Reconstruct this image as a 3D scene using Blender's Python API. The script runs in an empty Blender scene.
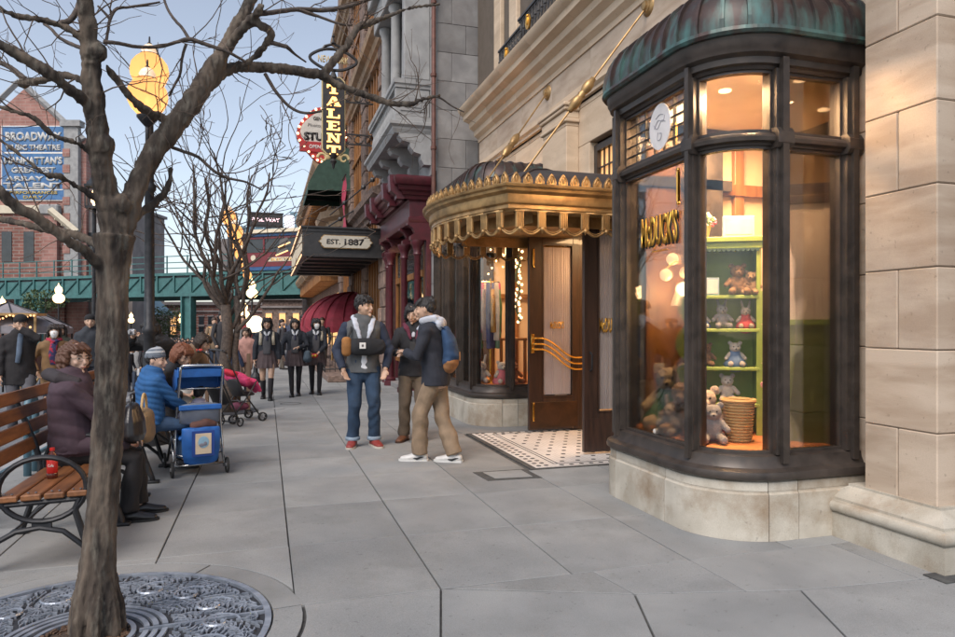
import bpy, bmesh, math, random
import numpy as np
from mathutils import Vector, Matrix, noise
R = math.radians
rnd = random.Random(7)

# ------------------------------------------------------------------ camera, sky, sun, exposure
scene = bpy.context.scene
col = scene.collection
H = 1.42
YAW = R(17.03)
cam_data = bpy.data.cameras.new('camera')
cam = bpy.data.objects.new('camera', cam_data)
col.objects.link(cam)
cam.location = (0, 0, H)
cam.rotation_euler = (R(90), 0, -YAW)
cam_data.sensor_width = 36
cam_data.lens = 26.0
cam_data.shift_y = 6.5 / 955
cam_data.clip_start = 0.05
cam_data.clip_end = 2000
scene.camera = cam

world = bpy.data.worlds.new('World')
scene.world = world
world.use_nodes = True
wn, wl = world.node_tree.nodes, world.node_tree.links
wn.clear()
sky = wn.new('ShaderNodeTexSky')
sky.sky_type = 'NISHITA'
sky.sun_disc = False
SUN_EL, SUN_ROT = 48, 222
sky.sun_elevation = R(SUN_EL)
sky.sun_rotation = R(SUN_ROT)
sky.air_density = 1.0
sky.dust_density = 1.0
sky.ozone_density = 1.6
hs = wn.new('ShaderNodeHueSaturation')
hs.inputs['Saturation'].default_value = 0.58
bgn = wn.new('ShaderNodeBackground')
bgn.inputs['Strength'].default_value = 0.098
wo = wn.new('ShaderNodeOutputWorld')
wl.new(sky.outputs[0], hs.inputs['Color'])
wl.new(hs.outputs[0], bgn.inputs[0])
wl.new(bgn.outputs[0], wo.inputs[0])

sd = bpy.data.lights.new('sun', 'SUN')
sd.energy = 1.5
sd.angle = R(34)
sd.color = (1.0, 0.9, 0.82)
sun = bpy.data.objects.new('sun', sd)
col.objects.link(sun)
# sun comes from behind-left of the camera
az, el = R(SUN_ROT), R(SUN_EL)
dirv = Vector((math.sin(az) * math.cos(el), math.cos(az) * math.cos(el), math.sin(el)))
sun.rotation_euler = dirv.to_track_quat('Z', 'Y').to_euler()
sky.sun_elevation = el

vs = scene.view_settings
vs.view_transform = 'Standard'
vs.look = 'None'
vs.gamma = 1
vs.use_curve_mapping = False
vs.exposure = 1.0

# ------------------------------------------------------------------ helpers
F_ = 690.0
def W(px, py, d):
    """point that stands at distance d along the view axis; used to read positions off the survey"""
    u = (px - 477.5) / F_
    s, c = math.sin(YAW), math.cos(YAW)
    return Vector((d * s + u * d * c, d * c - u * d * s, H - (py - 325) * d / F_))

class MB:
    def __init__(self):
        self.v, self.f, self.m = [], [], []
        self.mi = 0
    def add(self, vs_, fs):
        n = len(self.v)
        self.v.extend([tuple(p) for p in vs_])
        for f in fs:
            self.f.append(tuple(i + n for i in f)); self.m.append(self.mi)
    def box(self, x0, x1, y0, y1, z0, z1, c=0.0, M=None):
        if x0 > x1: x0, x1 = x1, x0
        if y0 > y1: y0, y1 = y1, y0
        if z0 > z1: z0, z1 = z1, z0
        if c <= 0:
            v = [(x, y, z) for z in (z0, z1) for y in (y0, y1) for x in (x0, x1)]
            f = [(0,2,3,1),(4,5,7,6),(0,1,5,4),(2,6,7,3),(0,4,6,2),(1,3,7,5)]
        else:
            c = min(c, (x1-x0)*.45, (y1-y0)*.45, (z1-z0)*.45)
            bm = bmesh.new()
            bmesh.ops.create_cube(bm, size=1)
            for q in bm.verts:
                q.co = Vector(((x0+x1)/2 + q.co.x*(x1-x0), (y0+y1)/2 + q.co.y*(y1-y0), (z0+z1)/2 + q.co.z*(z1-z0)))
            bmesh.ops.bevel(bm, geom=bm.edges[:], offset=c, segments=1, affect='EDGES')
            bm.verts.ensure_lookup_table()
            v = [q.co.copy() for q in bm.verts]
            f = [[q.index for q in fc.verts] for fc in bm.faces]
            bm.free()
        if M is not None: v = [M @ Vector(p) for p in v]
        self.add(v, f)
        return self
    def prism(self, poly, z0, z1, c=0.0):
        """poly counter-clockwise list of xy"""
        n = len(poly)
        if area2(poly) < 0: poly = poly[::-1]
        if c > 0:
            ins = inset(poly, c)
            v = [(x, y, z0) for x, y in poly] + [(x, y, z1-c) for x, y in poly] + [(x, y, z1) for x, y in ins]
            f = [tuple(range(n))[::-1], tuple(range(2*n, 3*n))]
            for k in (0, 1):
                for i in range(n):
                    j = (i+1) % n
                    f.append((k*n+i, k*n+j, (k+1)*n+j, (k+1)*n+i))
        else:
            v = [(x, y, z0) for x, y in poly] + [(x, y, z1) for x, y in poly]
            f = [tuple(range(n))[::-1], tuple(range(n, 2*n))]
            for i in range(n):
                j = (i+1) % n
                f.append((i, j, n+j, n+i))
        self.add(v, f)
        return self
    def tube(self, pts, rad, n=8, cap=True, flat=1.0, side=None):
        pts = [Vector(p) for p in pts]
        if not hasattr(rad, '__len__'): rad = [rad]*len(pts)
        prev = Vector(side) if side is not None else None
        vs_, rings = [], []
        for i, p in enumerate(pts):
            if i == 0: t = pts[1]-pts[0]
            elif i == len(pts)-1: t = pts[-1]-pts[-2]
            else: t = (pts[i+1]-pts[i]).normalized() + (pts[i]-pts[i-1]).normalized()
            if t.length < 1e-9: t = Vector((0,0,1))
            t.normalize()
            if prev is None:
                a = Vector((0,0,1)) if abs(t.z) < .9 else Vector((1,0,0))
                prev = t.cross(a).normalized()
            s = (prev - t*prev.dot(t))
            if s.length < 1e-6:
                s = t.orthogonal()
            s.normalize()
            prev = s
            b = t.cross(s)
            r = rad[i]
            ra, rb = (r if hasattr(r, '__len__') else (r, r*flat))
            for k in range(n):
                an = 2*math.pi*k/n
                vs_.append(p + s*(ra*math.cos(an)) + b*(rb*math.sin(an)))
        f = []
        for i in range(len(pts)-1):
            for k in range(n):
                k2 = (k+1) % n
                f.append((i*n+k, i*n+k2, (i+1)*n+k2, (i+1)*n+k))
        if cap:
            f.append(tuple(range(n))[::-1])
            m = (len(pts)-1)*n
            f.append(tuple(range(m, m+n)))
        self.add(vs_, f)
        return self
    def loft(self, pts, rad, side=(1,0,0), n=16, f0=False, f1=False):
        """closed tube with rounded ends; rad = list of (a,b)"""
        pts = [Vector(p) for p in pts]
        rad = [r if hasattr(r, '__len__') else (r, r) for r in rad]
        t0 = (pts[0]-pts[1]).normalized(); t1 = (pts[-1]-pts[-2]).normalized()
        P, Q = [], []
        for k in (() if f0 else (90, 65, 35)):
            rr = min(rad[0]); P.append(pts[0] + t0*(rr*.8*math.sin(R(k)))); Q.append((rad[0][0]*max(.05,math.cos(R(k))), rad[0][1]*max(.05,math.cos(R(k)))))
        P += pts; Q += rad
        for k in (() if f1 else (35, 65, 90)):
            rr = min(rad[-1]); P.append(pts[-1] + t1*(rr*.8*math.sin(R(k)))); Q.append((rad[-1][0]*max(.05,math.cos(R(k))), rad[-1][1]*max(.05,math.cos(R(k)))))
        return self.tube(P, Q, n=n, side=side)
    def lathe(self, prof, n=16, M=None, cap=True):
        v = []
        for r, z in prof:
            for k in range(n):
                a = 2*math.pi*k/n
                v.append(Vector((r*math.cos(a), r*math.sin(a), z)))
        f = []
        for i in range(len(prof)-1):
            for k in range(n):
                k2 = (k+1) % n
                f.append((i*n+k, i*n+k2, (i+1)*n+k2, (i+1)*n+k))
        if cap:
            f.append(tuple(range(n))[::-1]); m = (len(prof)-1)*n; f.append(tuple(range(m, m+n)))
        if M is not None:
            if isinstance(M, (tuple, list)): M = Matrix.Translation(M)
            v = [M @ p for p in v]
        self.add(v, f)
        return self
    def ball(self, c, r, n=12, m=8, M=None):
        if not hasattr(r, '__len__'): r = (r, r, r)
        v, f = [], []
        for i in range(m+1):
            th = math.pi*i/m
            rr = max(math.sin(th), .001)
            for k in range(n):
                a = 2*math.pi*k/n
                p = Vector((r[0]*rr*math.cos(a), r[1]*rr*math.sin(a), -r[2]*math.cos(th)))
                if M is not None: p = M @ p
                v.append(p + Vector(c))
        for i in range(m):
            for k in range(n):
                k2 = (k+1) % n
                f.append((i*n+k, i*n+k2, (i+1)*n+k2, (i+1)*n+k))
        self.add(v, f)
        return self
    def sweep(self, path, prof, closed_prof=True, caps=True, smoothflip=1):
        """path: xy polyline; prof: list of (offset to the right of travel, z)"""
        P = [Vector((p[0], p[1])) for p in path]
        offs = miters(P)
        n = len(prof); v, f = [], []
        for p, o in zip(P, offs):
            for a, z in prof:
                q = p + o*a*smoothflip
                v.append((q.x, q.y, z))
        m = n if closed_prof else n-1
        for i in range(len(P)-1):
            for k in range(m):
                k2 = (k+1) % n
                f.append((i*n+k, (i+1)*n+k, (i+1)*n+k2, i*n+k2))
        if caps and closed_prof:
            f.append(tuple(range(n))); b = (len(P)-1)*n; f.append(tuple(range(b, b+n))[::-1])
        self.add(v, f)
        return self
    def strip(self, poly, thick, M):
        """planar outline (x,z) extruded by thick in y, transformed by M"""
        n = len(poly)
        if area2(poly) < 0: poly = poly[::-1]
        v = [M @ Vector((x, -thick/2, z)) for x, z in poly] + [M @ Vector((x, thick/2, z)) for x, z in poly]
        f = [tuple(range(n)), tuple(range(n, 2*n))[::-1]]
        for i in range(n):
            j = (i+1) % n
            f.append((i, n+i, n+j, j))
        self.add(v, f)
        return self
    def xf(self, M):
        self.v = [tuple(M @ Vector(p)) for p in self.v]
        return self
    def mesh(self, name, mats, smooth=False):
        me = bpy.data.meshes.new(name)
        me.from_pydata(self.v, [], self.f)
        if not isinstance(mats, (list, tuple)): mats = [mats]
        for m in mats: me.materials.append(m)
        me.polygons.foreach_set('material_index', [min(i, len(mats)-1) for i in self.m])
        if smooth: me.polygons.foreach_set('use_smooth', [True]*len(me.polygons))
        me.validate()
        return me
    def build(self, name, mats, parent=None, smooth=False, fix=False, auto=None):
        me = self.mesh(name, mats, smooth or auto is not None)
        if fix:
            bm = bmesh.new(); bm.from_mesh(me)
            bmesh.ops.recalc_face_normals(bm, faces=bm.faces[:]); bm.to_mesh(me); bm.free()
        if auto is not None: sharp(me, auto)
        return link(name, me, parent)

def sharp(me, deg):
    bm = bmesh.new(); bm.from_mesh(me)
    for e in bm.edges:
        if len(e.link_faces) == 2:
            e.smooth = e.calc_face_angle(0) < R(deg)
        else: e.smooth = False
    bm.to_mesh(me); bm.free()

def area2(p):
    return sum(p[i][0]*p[(i+1) % len(p)][1] - p[(i+1) % len(p)][0]*p[i][1] for i in range(len(p)))
def miters(P):
    out = []
    for i in range(len(P)):
        ns = []
        if i > 0:
            t = (P[i]-P[i-1]).normalized(); ns.append(Vector((t.y, -t.x)))
        if i < len(P)-1:
            t = (P[i+1]-P[i]).normalized(); ns.append(Vector((t.y, -t.x)))
        if len(ns) == 1: out.append(ns[0])
        else:
            s = ns[0]+ns[1]
            s.normalize()
            out.append(s/max(.3, s.dot(ns[0])))
    return out
def inset(poly, c):
    P = [Vector(p) for p in poly]
    n = len(P); out = []
    for i in range(n):
        a, b, d = P[i-1], P[i], P[(i+1) % n]
        t1 = (b-a).normalized(); t2 = (d-b).normalized()
        n1 = Vector((-t1.y, t1.x)); n2 = Vector((-t2.y, t2.x))
        s = n1+n2
        if s.length < 1e-6: s = n1.copy()
        s.normalize()
        out.append(tuple(b + s*(c/max(.35, s.dot(n1)))))
    return out
def link(name, me, parent=None):
    o = bpy.data.objects.new(name, me)
    col.objects.link(o)
    if parent is not None: o.parent = parent
    return o
def tag(o, label, cat, group=None):
    o['label'] = label; o['category'] = cat
    if group: o['group'] = group
    return o
def thing(name, label, cat, loc=(0, 0, 0), rz=0, group=None):
    o = bpy.data.objects.new(name, None)
    o.empty_display_size = .1
    col.objects.link(o)
    o.location = loc; o.rotation_euler = (0, 0, rz)
    return tag(o, label, cat, group)
def struct(o):
    o['kind'] = 'structure'; return o
def stuff(o):
    o['kind'] = 'stuff'; return o
KIDS = {}
def copy_tree(root, loc=None, rz=None, label=None, scale=None):
    kids = {}
    for o in bpy.data.objects:
        if o.parent is not None: kids.setdefault(o.parent.name, []).append(o)
    def rec(o, par):
        c = o.copy(); col.objects.link(c)
        if par is not None: c.parent = par
        for k in kids.get(o.name, []): rec(k, c)
        return c
    r = rec(root, None)
    if loc is not None: r.location = loc
    if rz is not None: r.rotation_euler = (0, 0, rz)
    if label: r['label'] = label
    if scale: r.scale = (scale,)*3
    return r

# ------------------------------------------------------------------ materials
TS = bpy.data.scenes.new('workbench')
def evaluated(o):
    TS.collection.objects.link(o)
    vl = TS.view_layers[0]; vl.update()
    me = bpy.data.meshes.new_from_object(o.evaluated_get(vl.depsgraph))
    return me
def mat(name, c1, c2=None, rough=.6, metal=0, scale=6, stretch=(1,1,1), detail=5, bump=0, bscale=None, bdist=.01,
        rand=0, contrast=(.35,.65), spec=.5, rot=(0,0,0), coat=0, c3=None, s3=1.5, f3=.5, space='pos', vein=None, roughvar=0, speck=0):
    m = bpy.data.materials.new(name); m.use_nodes = True
    nt = m.node_tree; N, L = nt.nodes, nt.links
    b = N['Principled BSDF']
    b.inputs['Roughness'].default_value = rough
    b.inputs['Metallic'].default_value = metal
    b.inputs['Specular IOR Level'].default_value = spec
    if coat: b.inputs['Coat Weight'].default_value = coat
    if space == 'pos':
        g = N.new('ShaderNodeNewGeometry'); src = g.outputs['Position']
    else:
        g = N.new('ShaderNodeTexCoord'); src = g.outputs['Object']
    oi = N.new('ShaderNodeObjectInfo')
    add = N.new('ShaderNodeVectorMath'); add.operation = 'MULTIPLY_ADD'
    L.new(oi.outputs['Random'], add.inputs[0]); add.inputs[1].default_value = (37, 23, 11) if rand else (0,0,0)
    L.new(src, add.inputs[2])
    mp = N.new('ShaderNodeMapping'); mp.inputs['Scale'].default_value = stretch; mp.inputs['Rotation'].default_value = rot
    L.new(add.outputs[0], mp.inputs['Vector'])
    nz = N.new('ShaderNodeTexNoise'); nz.inputs['Scale'].default_value = scale; nz.inputs['Detail'].default_value = detail
    nz.inputs['Distortion'].default_value = .4
    L.new(mp.outputs[0], nz.inputs['Vector'])
    out = None
    c1 = (*c1, 1); c2 = (*(c2 or c1[:3]), 1)
    mr = N.new('ShaderNodeMapRange'); mr.inputs['From Min'].default_value = contrast[0]; mr.inputs['From Max'].default_value = contrast[1]
    L.new(nz.outputs['Fac'], mr.inputs['Value'])
    mx = N.new('ShaderNodeMix'); mx.data_type = 'RGBA'
    mx.inputs['A'].default_value = c1; mx.inputs['B'].default_value = c2
    L.new(mr.outputs[0], mx.inputs['Factor'])
    out = mx.outputs['Result']
    if c3:
        n3 = N.new('ShaderNodeTexNoise'); n3.inputs['Scale'].default_value = s3; n3.inputs['Detail'].default_value = 6
        n3.inputs['Roughness'].default_value = .65
        L.new(mp.outputs[0] if name == 'bark' else add.outputs[0], n3.inputs['Vector'])
        m3 = N.new('ShaderNodeMapRange'); m3.inputs['From Min'].default_value = .5; m3.inputs['From Max'].default_value = .72
        m3.inputs['To Max'].default_value = f3
        L.new(n3.outputs['Fac'], m3.inputs['Value'])
        x3 = N.new('ShaderNodeMix'); x3.data_type = 'RGBA'
        L.new(m3.outputs[0], x3.inputs['Factor']); L.new(out, x3.inputs['A']); x3.inputs['B'].default_value = (*c3, 1)
        out = x3.outputs['Result']
    if speck:
        for sc_, lo, hi, dk in ((260, .35, .65, 1-speck), (31, .66, .74, .72)):
            n4 = N.new('ShaderNodeTexNoise'); n4.inputs['Scale'].default_value = sc_; n4.inputs['Detail'].default_value = 3
            L.new(add.outputs[0], n4.inputs['Vector'])
            m4 = N.new('ShaderNodeMapRange'); m4.inputs['From Min'].default_value = lo; m4.inputs['From Max'].default_value = hi
            m4.inputs['To Min'].default_value = 1; m4.inputs['To Max'].default_value = dk
            L.new(n4.outputs['Fac'], m4.inputs['Value'])
            x4 = N.new('ShaderNodeMix'); x4.data_type = 'RGBA'; x4.blend_type = 'MULTIPLY'; x4.inputs['Factor'].default_value = 1
            L.new(out, x4.inputs['A']); L.new(m4.outputs[0], x4.inputs['B']); out = x4.outputs['Result']
    if rand:
        hv = N.new('ShaderNodeHueSaturation')
        r2 = N.new('ShaderNodeMapRange'); r2.inputs['To Min'].default_value = 1-rand; r2.inputs['To Max'].default_value = 1+rand
        L.new(oi.outputs['Random'], r2.inputs['Value']); L.new(r2.outputs[0], hv.inputs['Value'])
        L.new(out, hv.inputs['Color']); out = hv.outputs['Color']
    L.new(out, b.inputs['Base Color'])
    if roughvar:
        rr = N.new('ShaderNodeMapRange'); rr.inputs['To Min'].default_value = max(0, rough-roughvar); rr.inputs['To Max'].default_value = min(1, rough+roughvar)
        rr.inputs['From Min'].default_value = .3; rr.inputs['From Max'].default_value = .7
        L.new(nz.outputs['Fac'], rr.inputs['Value']); L.new(rr.outputs[0], b.inputs['Roughness'])
    if bump:
        nb = N.new('ShaderNodeTexNoise'); nb.inputs['Scale'].default_value = bscale or scale*4; nb.inputs['Detail'].default_value = 6
        L.new(mp.outputs[0], nb.inputs['Vector'])
        bp = N.new('ShaderNodeBump'); bp.inputs['Strength'].default_value = bump; bp.inputs['Distance'].default_value = bdist
        L.new(nb.outputs['Fac'], bp.inputs['Height']); L.new(bp.outputs[0], b.inputs['Normal'])
    return m
def emis(name, c, strength, base=None):
    m = bpy.data.materials.new(name); m.use_nodes = True
    b = m.node_tree.nodes['Principled BSDF']
    b.inputs['Base Color'].default_value = (*(base or c), 1)
    b.inputs['Emission Color'].default_value = (*c, 1)
    b.inputs['Emission Strength'].default_value = strength
    b.inputs['Roughness'].default_value = .3
    return m
def glass(name, tint=(1,1,1), refl=1.0, ior=1.5):
    m = bpy.data.materials.new(name); m.use_nodes = True
    N, L = m.node_tree.nodes, m.node_tree.links
    N.clear()
    o = N.new('ShaderNodeOutputMaterial'); t = N.new('ShaderNodeBsdfTransparent'); g = N.new('ShaderNodeBsdfGlossy')
    mx = N.new('ShaderNodeMixShader'); fr = N.new('ShaderNodeFresnel'); fr.inputs['IOR'].default_value = ior
    t.inputs[0].default_value = (*tint, 1); g.inputs['Roughness'].default_value = .02
    mu = N.new('ShaderNodeMath'); mu.operation = 'MULTIPLY'; mu.inputs[1].default_value = refl
    L.new(fr.outputs[0], mu.inputs[0]); L.new(mu.outputs[0], mx.inputs[0]); L.new(t.outputs[0], mx.inputs[1]); L.new(g.outputs[0], mx.inputs[2])
    L.new(mx.outputs[0], o.inputs[0])
    # slow waviness of old plate glass
    nz = N.new('ShaderNodeTexNoise'); nz.inputs['Scale'].default_value = 2.2; nz.inputs['Detail'].default_value = 1
    bp = N.new('ShaderNodeBump'); bp.inputs['Strength'].default_value = .15; bp.inputs['Distance'].default_value = .02
    ge = N.new('ShaderNodeNewGeometry'); L.new(ge.outputs['Position'], nz.inputs['Vector'])
    L.new(nz.outputs['Fac'], bp.inputs['Height']); L.new(bp.outputs[0], g.inputs['Normal'])
    return m
def brickmat(name, c1, c2, mortar, sx=.22, sz=.075, axis='x', rough=.85, msize=.012):
    m = bpy.data.materials.new(name); m.use_nodes = True
    N, L = m.node_tree.nodes, m.node_tree.links
    b = N['Principled BSDF']; b.inputs['Roughness'].default_value = rough
    g = N.new('ShaderNodeNewGeometry'); sp = N.new('ShaderNodeSeparateXYZ'); cb = N.new('ShaderNodeCombineXYZ')
    L.new(g.outputs['Position'], sp.inputs[0])
    if axis == 'x': L.new(sp.outputs['X'], cb.inputs['X'])
    else: L.new(sp.outputs['Y'], cb.inputs['X'])
    L.new(sp.outputs['Z'] if axis != 'xy' else sp.outputs['X'], cb.inputs['Y'])
    br = N.new('ShaderNodeTexBrick'); br.inputs['Scale'].default_value = 1
    br.inputs['Brick Width'].default_value = sx; br.inputs['Row Height'].default_value = sz; br.inputs['Mortar Size'].default_value = msize
    br.inputs['Color1'].default_value = (*c1, 1); br.inputs['Color2'].default_value = (*c2, 1); br.inputs['Mortar'].default_value = (*mortar, 1)
    L.new(cb.outputs[0], br.inputs['Vector'])
    nz = N.new('ShaderNodeTexNoise'); nz.inputs['Scale'].default_value = 1.3; nz.inputs['Detail'].default_value = 6
    L.new(g.outputs['Position'], nz.inputs['Vector'])
    mx = N.new('ShaderNodeMix'); mx.data_type = 'RGBA'; mx.blend_type = 'MULTIPLY'; mx.inputs['Factor'].default_value = .55
    mr = N.new('ShaderNodeMapRange'); mr.inputs['From Min'].default_value = .25; mr.inputs['From Max'].default_value = .65
    mr.inputs['To Min'].default_value = .45; mr.inputs['To Max'].default_value = 1.2
    L.new(nz.outputs['Fac'], mr.inputs['Value'])
    L.new(br.outputs['Color'], mx.inputs['A']); L.new(mr.outputs[0], mx.inputs['B']); L.new(mx.outputs['Result'], b.inputs['Base Color'])
    bp = N.new('ShaderNodeBump'); bp.inputs['Strength'].default_value = .4; bp.inputs['Distance'].default_value = .01
    L.new(br.outputs['Fac'], bp.inputs['Height']); bp.invert = True; L.new(bp.outputs[0], b.inputs['Normal'])
    return m

def glow_glass(name, c, strength, clear):
    m = bpy.data.materials.new(name); m.use_nodes = True
    N, L = m.node_tree.nodes, m.node_tree.links
    N.clear(); o = N.new('ShaderNodeOutputMaterial'); t = N.new('ShaderNodeBsdfTransparent'); e = N.new('ShaderNodeBsdfTranslucent'); x = N.new('ShaderNodeMixShader')
    t.inputs[0].default_value = (1,.8,.5,1); e.inputs[0].default_value = (*c, 1); x.inputs[0].default_value = 1-clear
    em = N.new('ShaderNodeEmission'); em.inputs[0].default_value = (*c, 1); em.inputs[1].default_value = strength; ad = N.new('ShaderNodeAddShader')
    L.new(e.outputs[0], ad.inputs[0]); L.new(em.outputs[0], ad.inputs[1])
    L.new(t.outputs[0], x.inputs[1]); L.new(ad.outputs[0], x.inputs[2]); L.new(x.outputs[0], o.inputs[0])
    return m
M = {}
M['concrete'] = mat('concrete', (.245,.252,.252), (.31,.316,.312), rough=.82, scale=1.7, bump=.4, bscale=140, bdist=.003, rand=.09, c3=(.18,.18,.172), s3=1.6, f3=.5, speck=.26, spec=.3, detail=8)
M['joint'] = mat('joint', (.045,.045,.045), (.085,.085,.08), rough=.95, scale=20)
M['asphalt'] = mat('asphalt', (.11,.115,.125), (.16,.165,.175), rough=.85, scale=1.2, bump=.3, bscale=90, bdist=.004)
M['kerb'] = mat('kerb', (.25,.25,.25), (.33,.33,.33), rough=.8, scale=5, bump=.2, bscale=60)
M['sandstone'] = mat('sandstone', (.54,.435,.335), (.41,.31,.225), rough=.8, scale=1.5, speck=.12, stretch=(1,1,5), rot=(.16,.1,0), bump=.22, bscale=26, bdist=.003, rand=.09, contrast=(.42,.66), c3=(.33,.235,.18), s3=1.1, f3=.45, detail=9)
M['sandstone_plain'] = mat('sandstone_plain', (.66,.52,.375), (.54,.41,.285), rough=.8, speck=.1, scale=2.0, stretch=(.5,.5,3), bump=.15, bscale=25, bdist=.003, rand=.05, c3=(.30,.22,.16), s3=1.6, f3=.35)
M['pale_stone'] = mat('pale_stone', (.56,.52,.44), (.42,.38,.31), rough=.7, speck=.2, scale=3.5, bump=.2, bscale=30, bdist=.004, rand=.06, c3=(.24,.15,.075), s3=2.2, f3=.75, detail=8, contrast=(.38,.62))
M['grey_stone'] = mat('grey_stone', (.25,.245,.24), (.165,.162,.162), rough=.85, scale=2.5, bump=.3, bscale=22, bdist=.006, rand=.14, c3=(.12,.10,.09), s3=1.3, f3=.5, detail=8)
M['light_grey_stone'] = mat('light_grey_stone', (.33,.33,.325), (.25,.25,.25), rough=.8, scale=3, bump=.2, bscale=25, rand=.05, c3=(.15,.15,.15), s3=2, f3=.5)
M['brown_stone'] = mat('brown_stone', (.24,.165,.13), (.12,.085,.07), rough=.9, scale=5, bump=.9, bscale=14, bdist=.03, rand=.2, detail=8)
M['tan_trim'] = mat('tan_trim', (.36,.25,.16), (.26,.17,.10), rough=.75, scale=4, bump=.15, rand=.06)
M['bronze_paint'] = mat('bronze_paint', (.043,.036,.032), (.07,.056,.048), rough=.42, metal=.35, scale=9, bump=.08, bscale=60, bdist=.002, c3=(.11,.085,.06), s3=3, f3=.3, roughvar=.1)
M['dark_iron'] = mat('dark_iron', (.018,.019,.022), (.035,.036,.04), rough=.5, metal=.4, scale=14, bump=.1, bscale=80, bdist=.002)
M['gold_bronze'] = mat('gold_bronze', (.46,.29,.125), (.27,.165,.07), rough=.42, metal=.6, scale=7, bump=.1, bscale=40, bdist=.003, c3=(.08,.05,.022), s3=4, f3=.6, contrast=(.4,.68))
M['brass'] = mat('brass', (.85,.5,.12), (.6,.33,.07), rough=.22, metal=1, scale=12)
M['gold_leaf'] = mat('gold_leaf', (.8,.45,.08), (.6,.3,.05), rough=.35, metal=.8, scale=12)
M['door_wood'] = mat('door_wood', (.045,.021,.014), (.024,.012,.009), rough=.38, scale=5, stretch=(5,5,.6), bump=.06, coat=.3)
M['kick'] = mat('kick', (.07,.032,.015), (.04,.02,.01), rough=.4, metal=.4, scale=6)
M['curtain'] = mat('curtain', (.86,.78,.79), (.78,.69,.70), rough=.9, scale=3)
M['maroon'] = mat('maroon', (.085,.012,.02), (.055,.009,.014), rough=.42, scale=8, bump=.08, bscale=40, bdist=.003, c3=(.05,.01,.012), s3=5, f3=.4)
M['teal_steel'] = mat('teal_steel', (.055,.165,.16), (.04,.12,.12), rough=.55, scale=3, c3=(.04,.10,.10), s3=.7, f3=.4)
M['bench_wood'] = mat('bench_wood', (.26,.105,.036), (.145,.055,.02), rough=.5, scale=4, stretch=(6,.7,6), bump=.12, bscale=20, bdist=.003, rand=.16, c3=(.10,.045,.02), s3=6, f3=.4, detail=8)
M['orange_wood'] = mat('orange_wood', (.30,.13,.035), (.19,.075,.02), rough=.45, scale=4, stretch=(4,4,.6), bump=.1, rand=.1)
M['bark'] = mat('bark', (.115,.088,.066), (.028,.021,.017), rough=.95, scale=11, stretch=(1,1,.3), bump=1.0, bscale=30, bdist=.012, contrast=(.38,.6), c3=(.17,.155,.125), s3=26, f3=.6, detail=9)
M['branch'] = mat('branch', (.095,.072,.058), (.04,.03,.025), rough=.9, scale=25, bump=.6, bscale=70, bdist=.006, c3=(.12,.10,.085), s3=20, f3=.5)
M['twig'] = mat('twig', (.12,.085,.065), (.07,.05,.038), rough=.85, scale=25)
M['grate'] = mat('grate', (.36,.40,.46), (.22,.25,.30), rough=.42, metal=.45, scale=12, bump=.2, bscale=60, bdist=.002)
M['grate_dark'] = mat('grate_dark', (.035,.038,.045), (.02,.02,.025), rough=.7, scale=20)
M['soil'] = mat('soil', (.10,.065,.045), (.045,.03,.022), rough=1, scale=60, bump=1, bscale=90, bdist=.02)
M['white_paint'] = mat('white_paint', (.74,.72,.68), (.66,.64,.6), rough=.6, scale=5)
M['warm_plaster'] = mat('warm_plaster', (.62,.46,.30), (.55,.40,.25), rough=.8, scale=3)
M['orange_floor'] = mat('orange_floor', (.52,.20,.07), (.42,.15,.05), rough=.55, scale=6)
M['peach_paper'] = mat('peach_paper', (.78,.64,.52), (.70,.55,.45), rough=.85, scale=40, stretch=(1,1,.02), contrast=(.45,.6))
M['green_panel'] = mat('green_panel', (.21,.25,.065), (.18,.22,.055), rough=.6, scale=5)
M['lime_paint'] = mat('lime_paint', (.30,.40,.07), (.25,.34,.055), rough=.5, scale=6)
M['dark_green'] = mat('dark_green', (.03,.07,.05), (.02,.05,.035), rough=.7, scale=6)
M['red_canvas'] = mat('red_canvas', (.28,.025,.045), (.2,.018,.03), rough=.8, scale=5)
M['grey_canvas'] = mat('grey_canvas', (.27,.25,.27), (.2,.19,.2), rough=.85, scale=3)
M['copper_pipe'] = mat('copper_pipe', (.14,.06,.045), (.09,.04,.03), rough=.6, metal=.2, scale=9)
M['brick_red'] = brickmat('brick_red', (.24,.10,.075), (.18,.07,.055), (.26,.2,.17), .9, .3, msize=.04)
M['brick_pink'] = brickmat('brick_pink', (.34,.175,.145), (.28,.135,.11), (.33,.22,.19), .9, .3, msize=.03)
M['brick_side'] = brickmat('brick_side', (.22,.12,.085), (.16,.085,.06), (.22,.18,.15), .25, .08, axis='y')
M['blue_sign'] = mat('blue_sign', (.04,.13,.30), (.07,.18,.36), rough=.7, scale=2, c3=(.2,.25,.34), s3=.8, f3=.5)
M['far_stone'] = mat('far_stone', (.25,.22,.21), (.17,.15,.145), rough=.85, scale=.8)
M['slate_blue'] = mat('slate_blue', (.15,.25,.30), (.11,.19,.235), rough=.55, scale=1.2)
M['window_dark'] = mat('window_dark', (.02,.025,.03), (.04,.045,.05), rough=.12, scale=1)
M['tram_red'] = mat('tram_red', (.17,.02,.028), (.13,.015,.02), rough=.35, scale=3)
M['tram_blue'] = mat('tram_blue', (.03,.10,.24), (.02,.07,.18), rough=.4, scale=3)
M['cream'] = mat('cream', (.62,.55,.42), (.55,.48,.36), rough=.6, scale=3)
M['black_paint'] = mat('black_paint', (.022,.021,.022), (.035,.033,.033), rough=.45, scale=8)
M['chrome'] = mat('chrome', (.55,.56,.58), (.45,.46,.48), rough=.25, metal=1, scale=9)
M['rubber'] = mat('rubber', (.02,.02,.02), (.03,.03,.03), rough=.8, scale=20)
M['lamp_glow'] = glow_glass('lamp_glow', (1.0,.60,.28), .22, .05)
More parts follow.
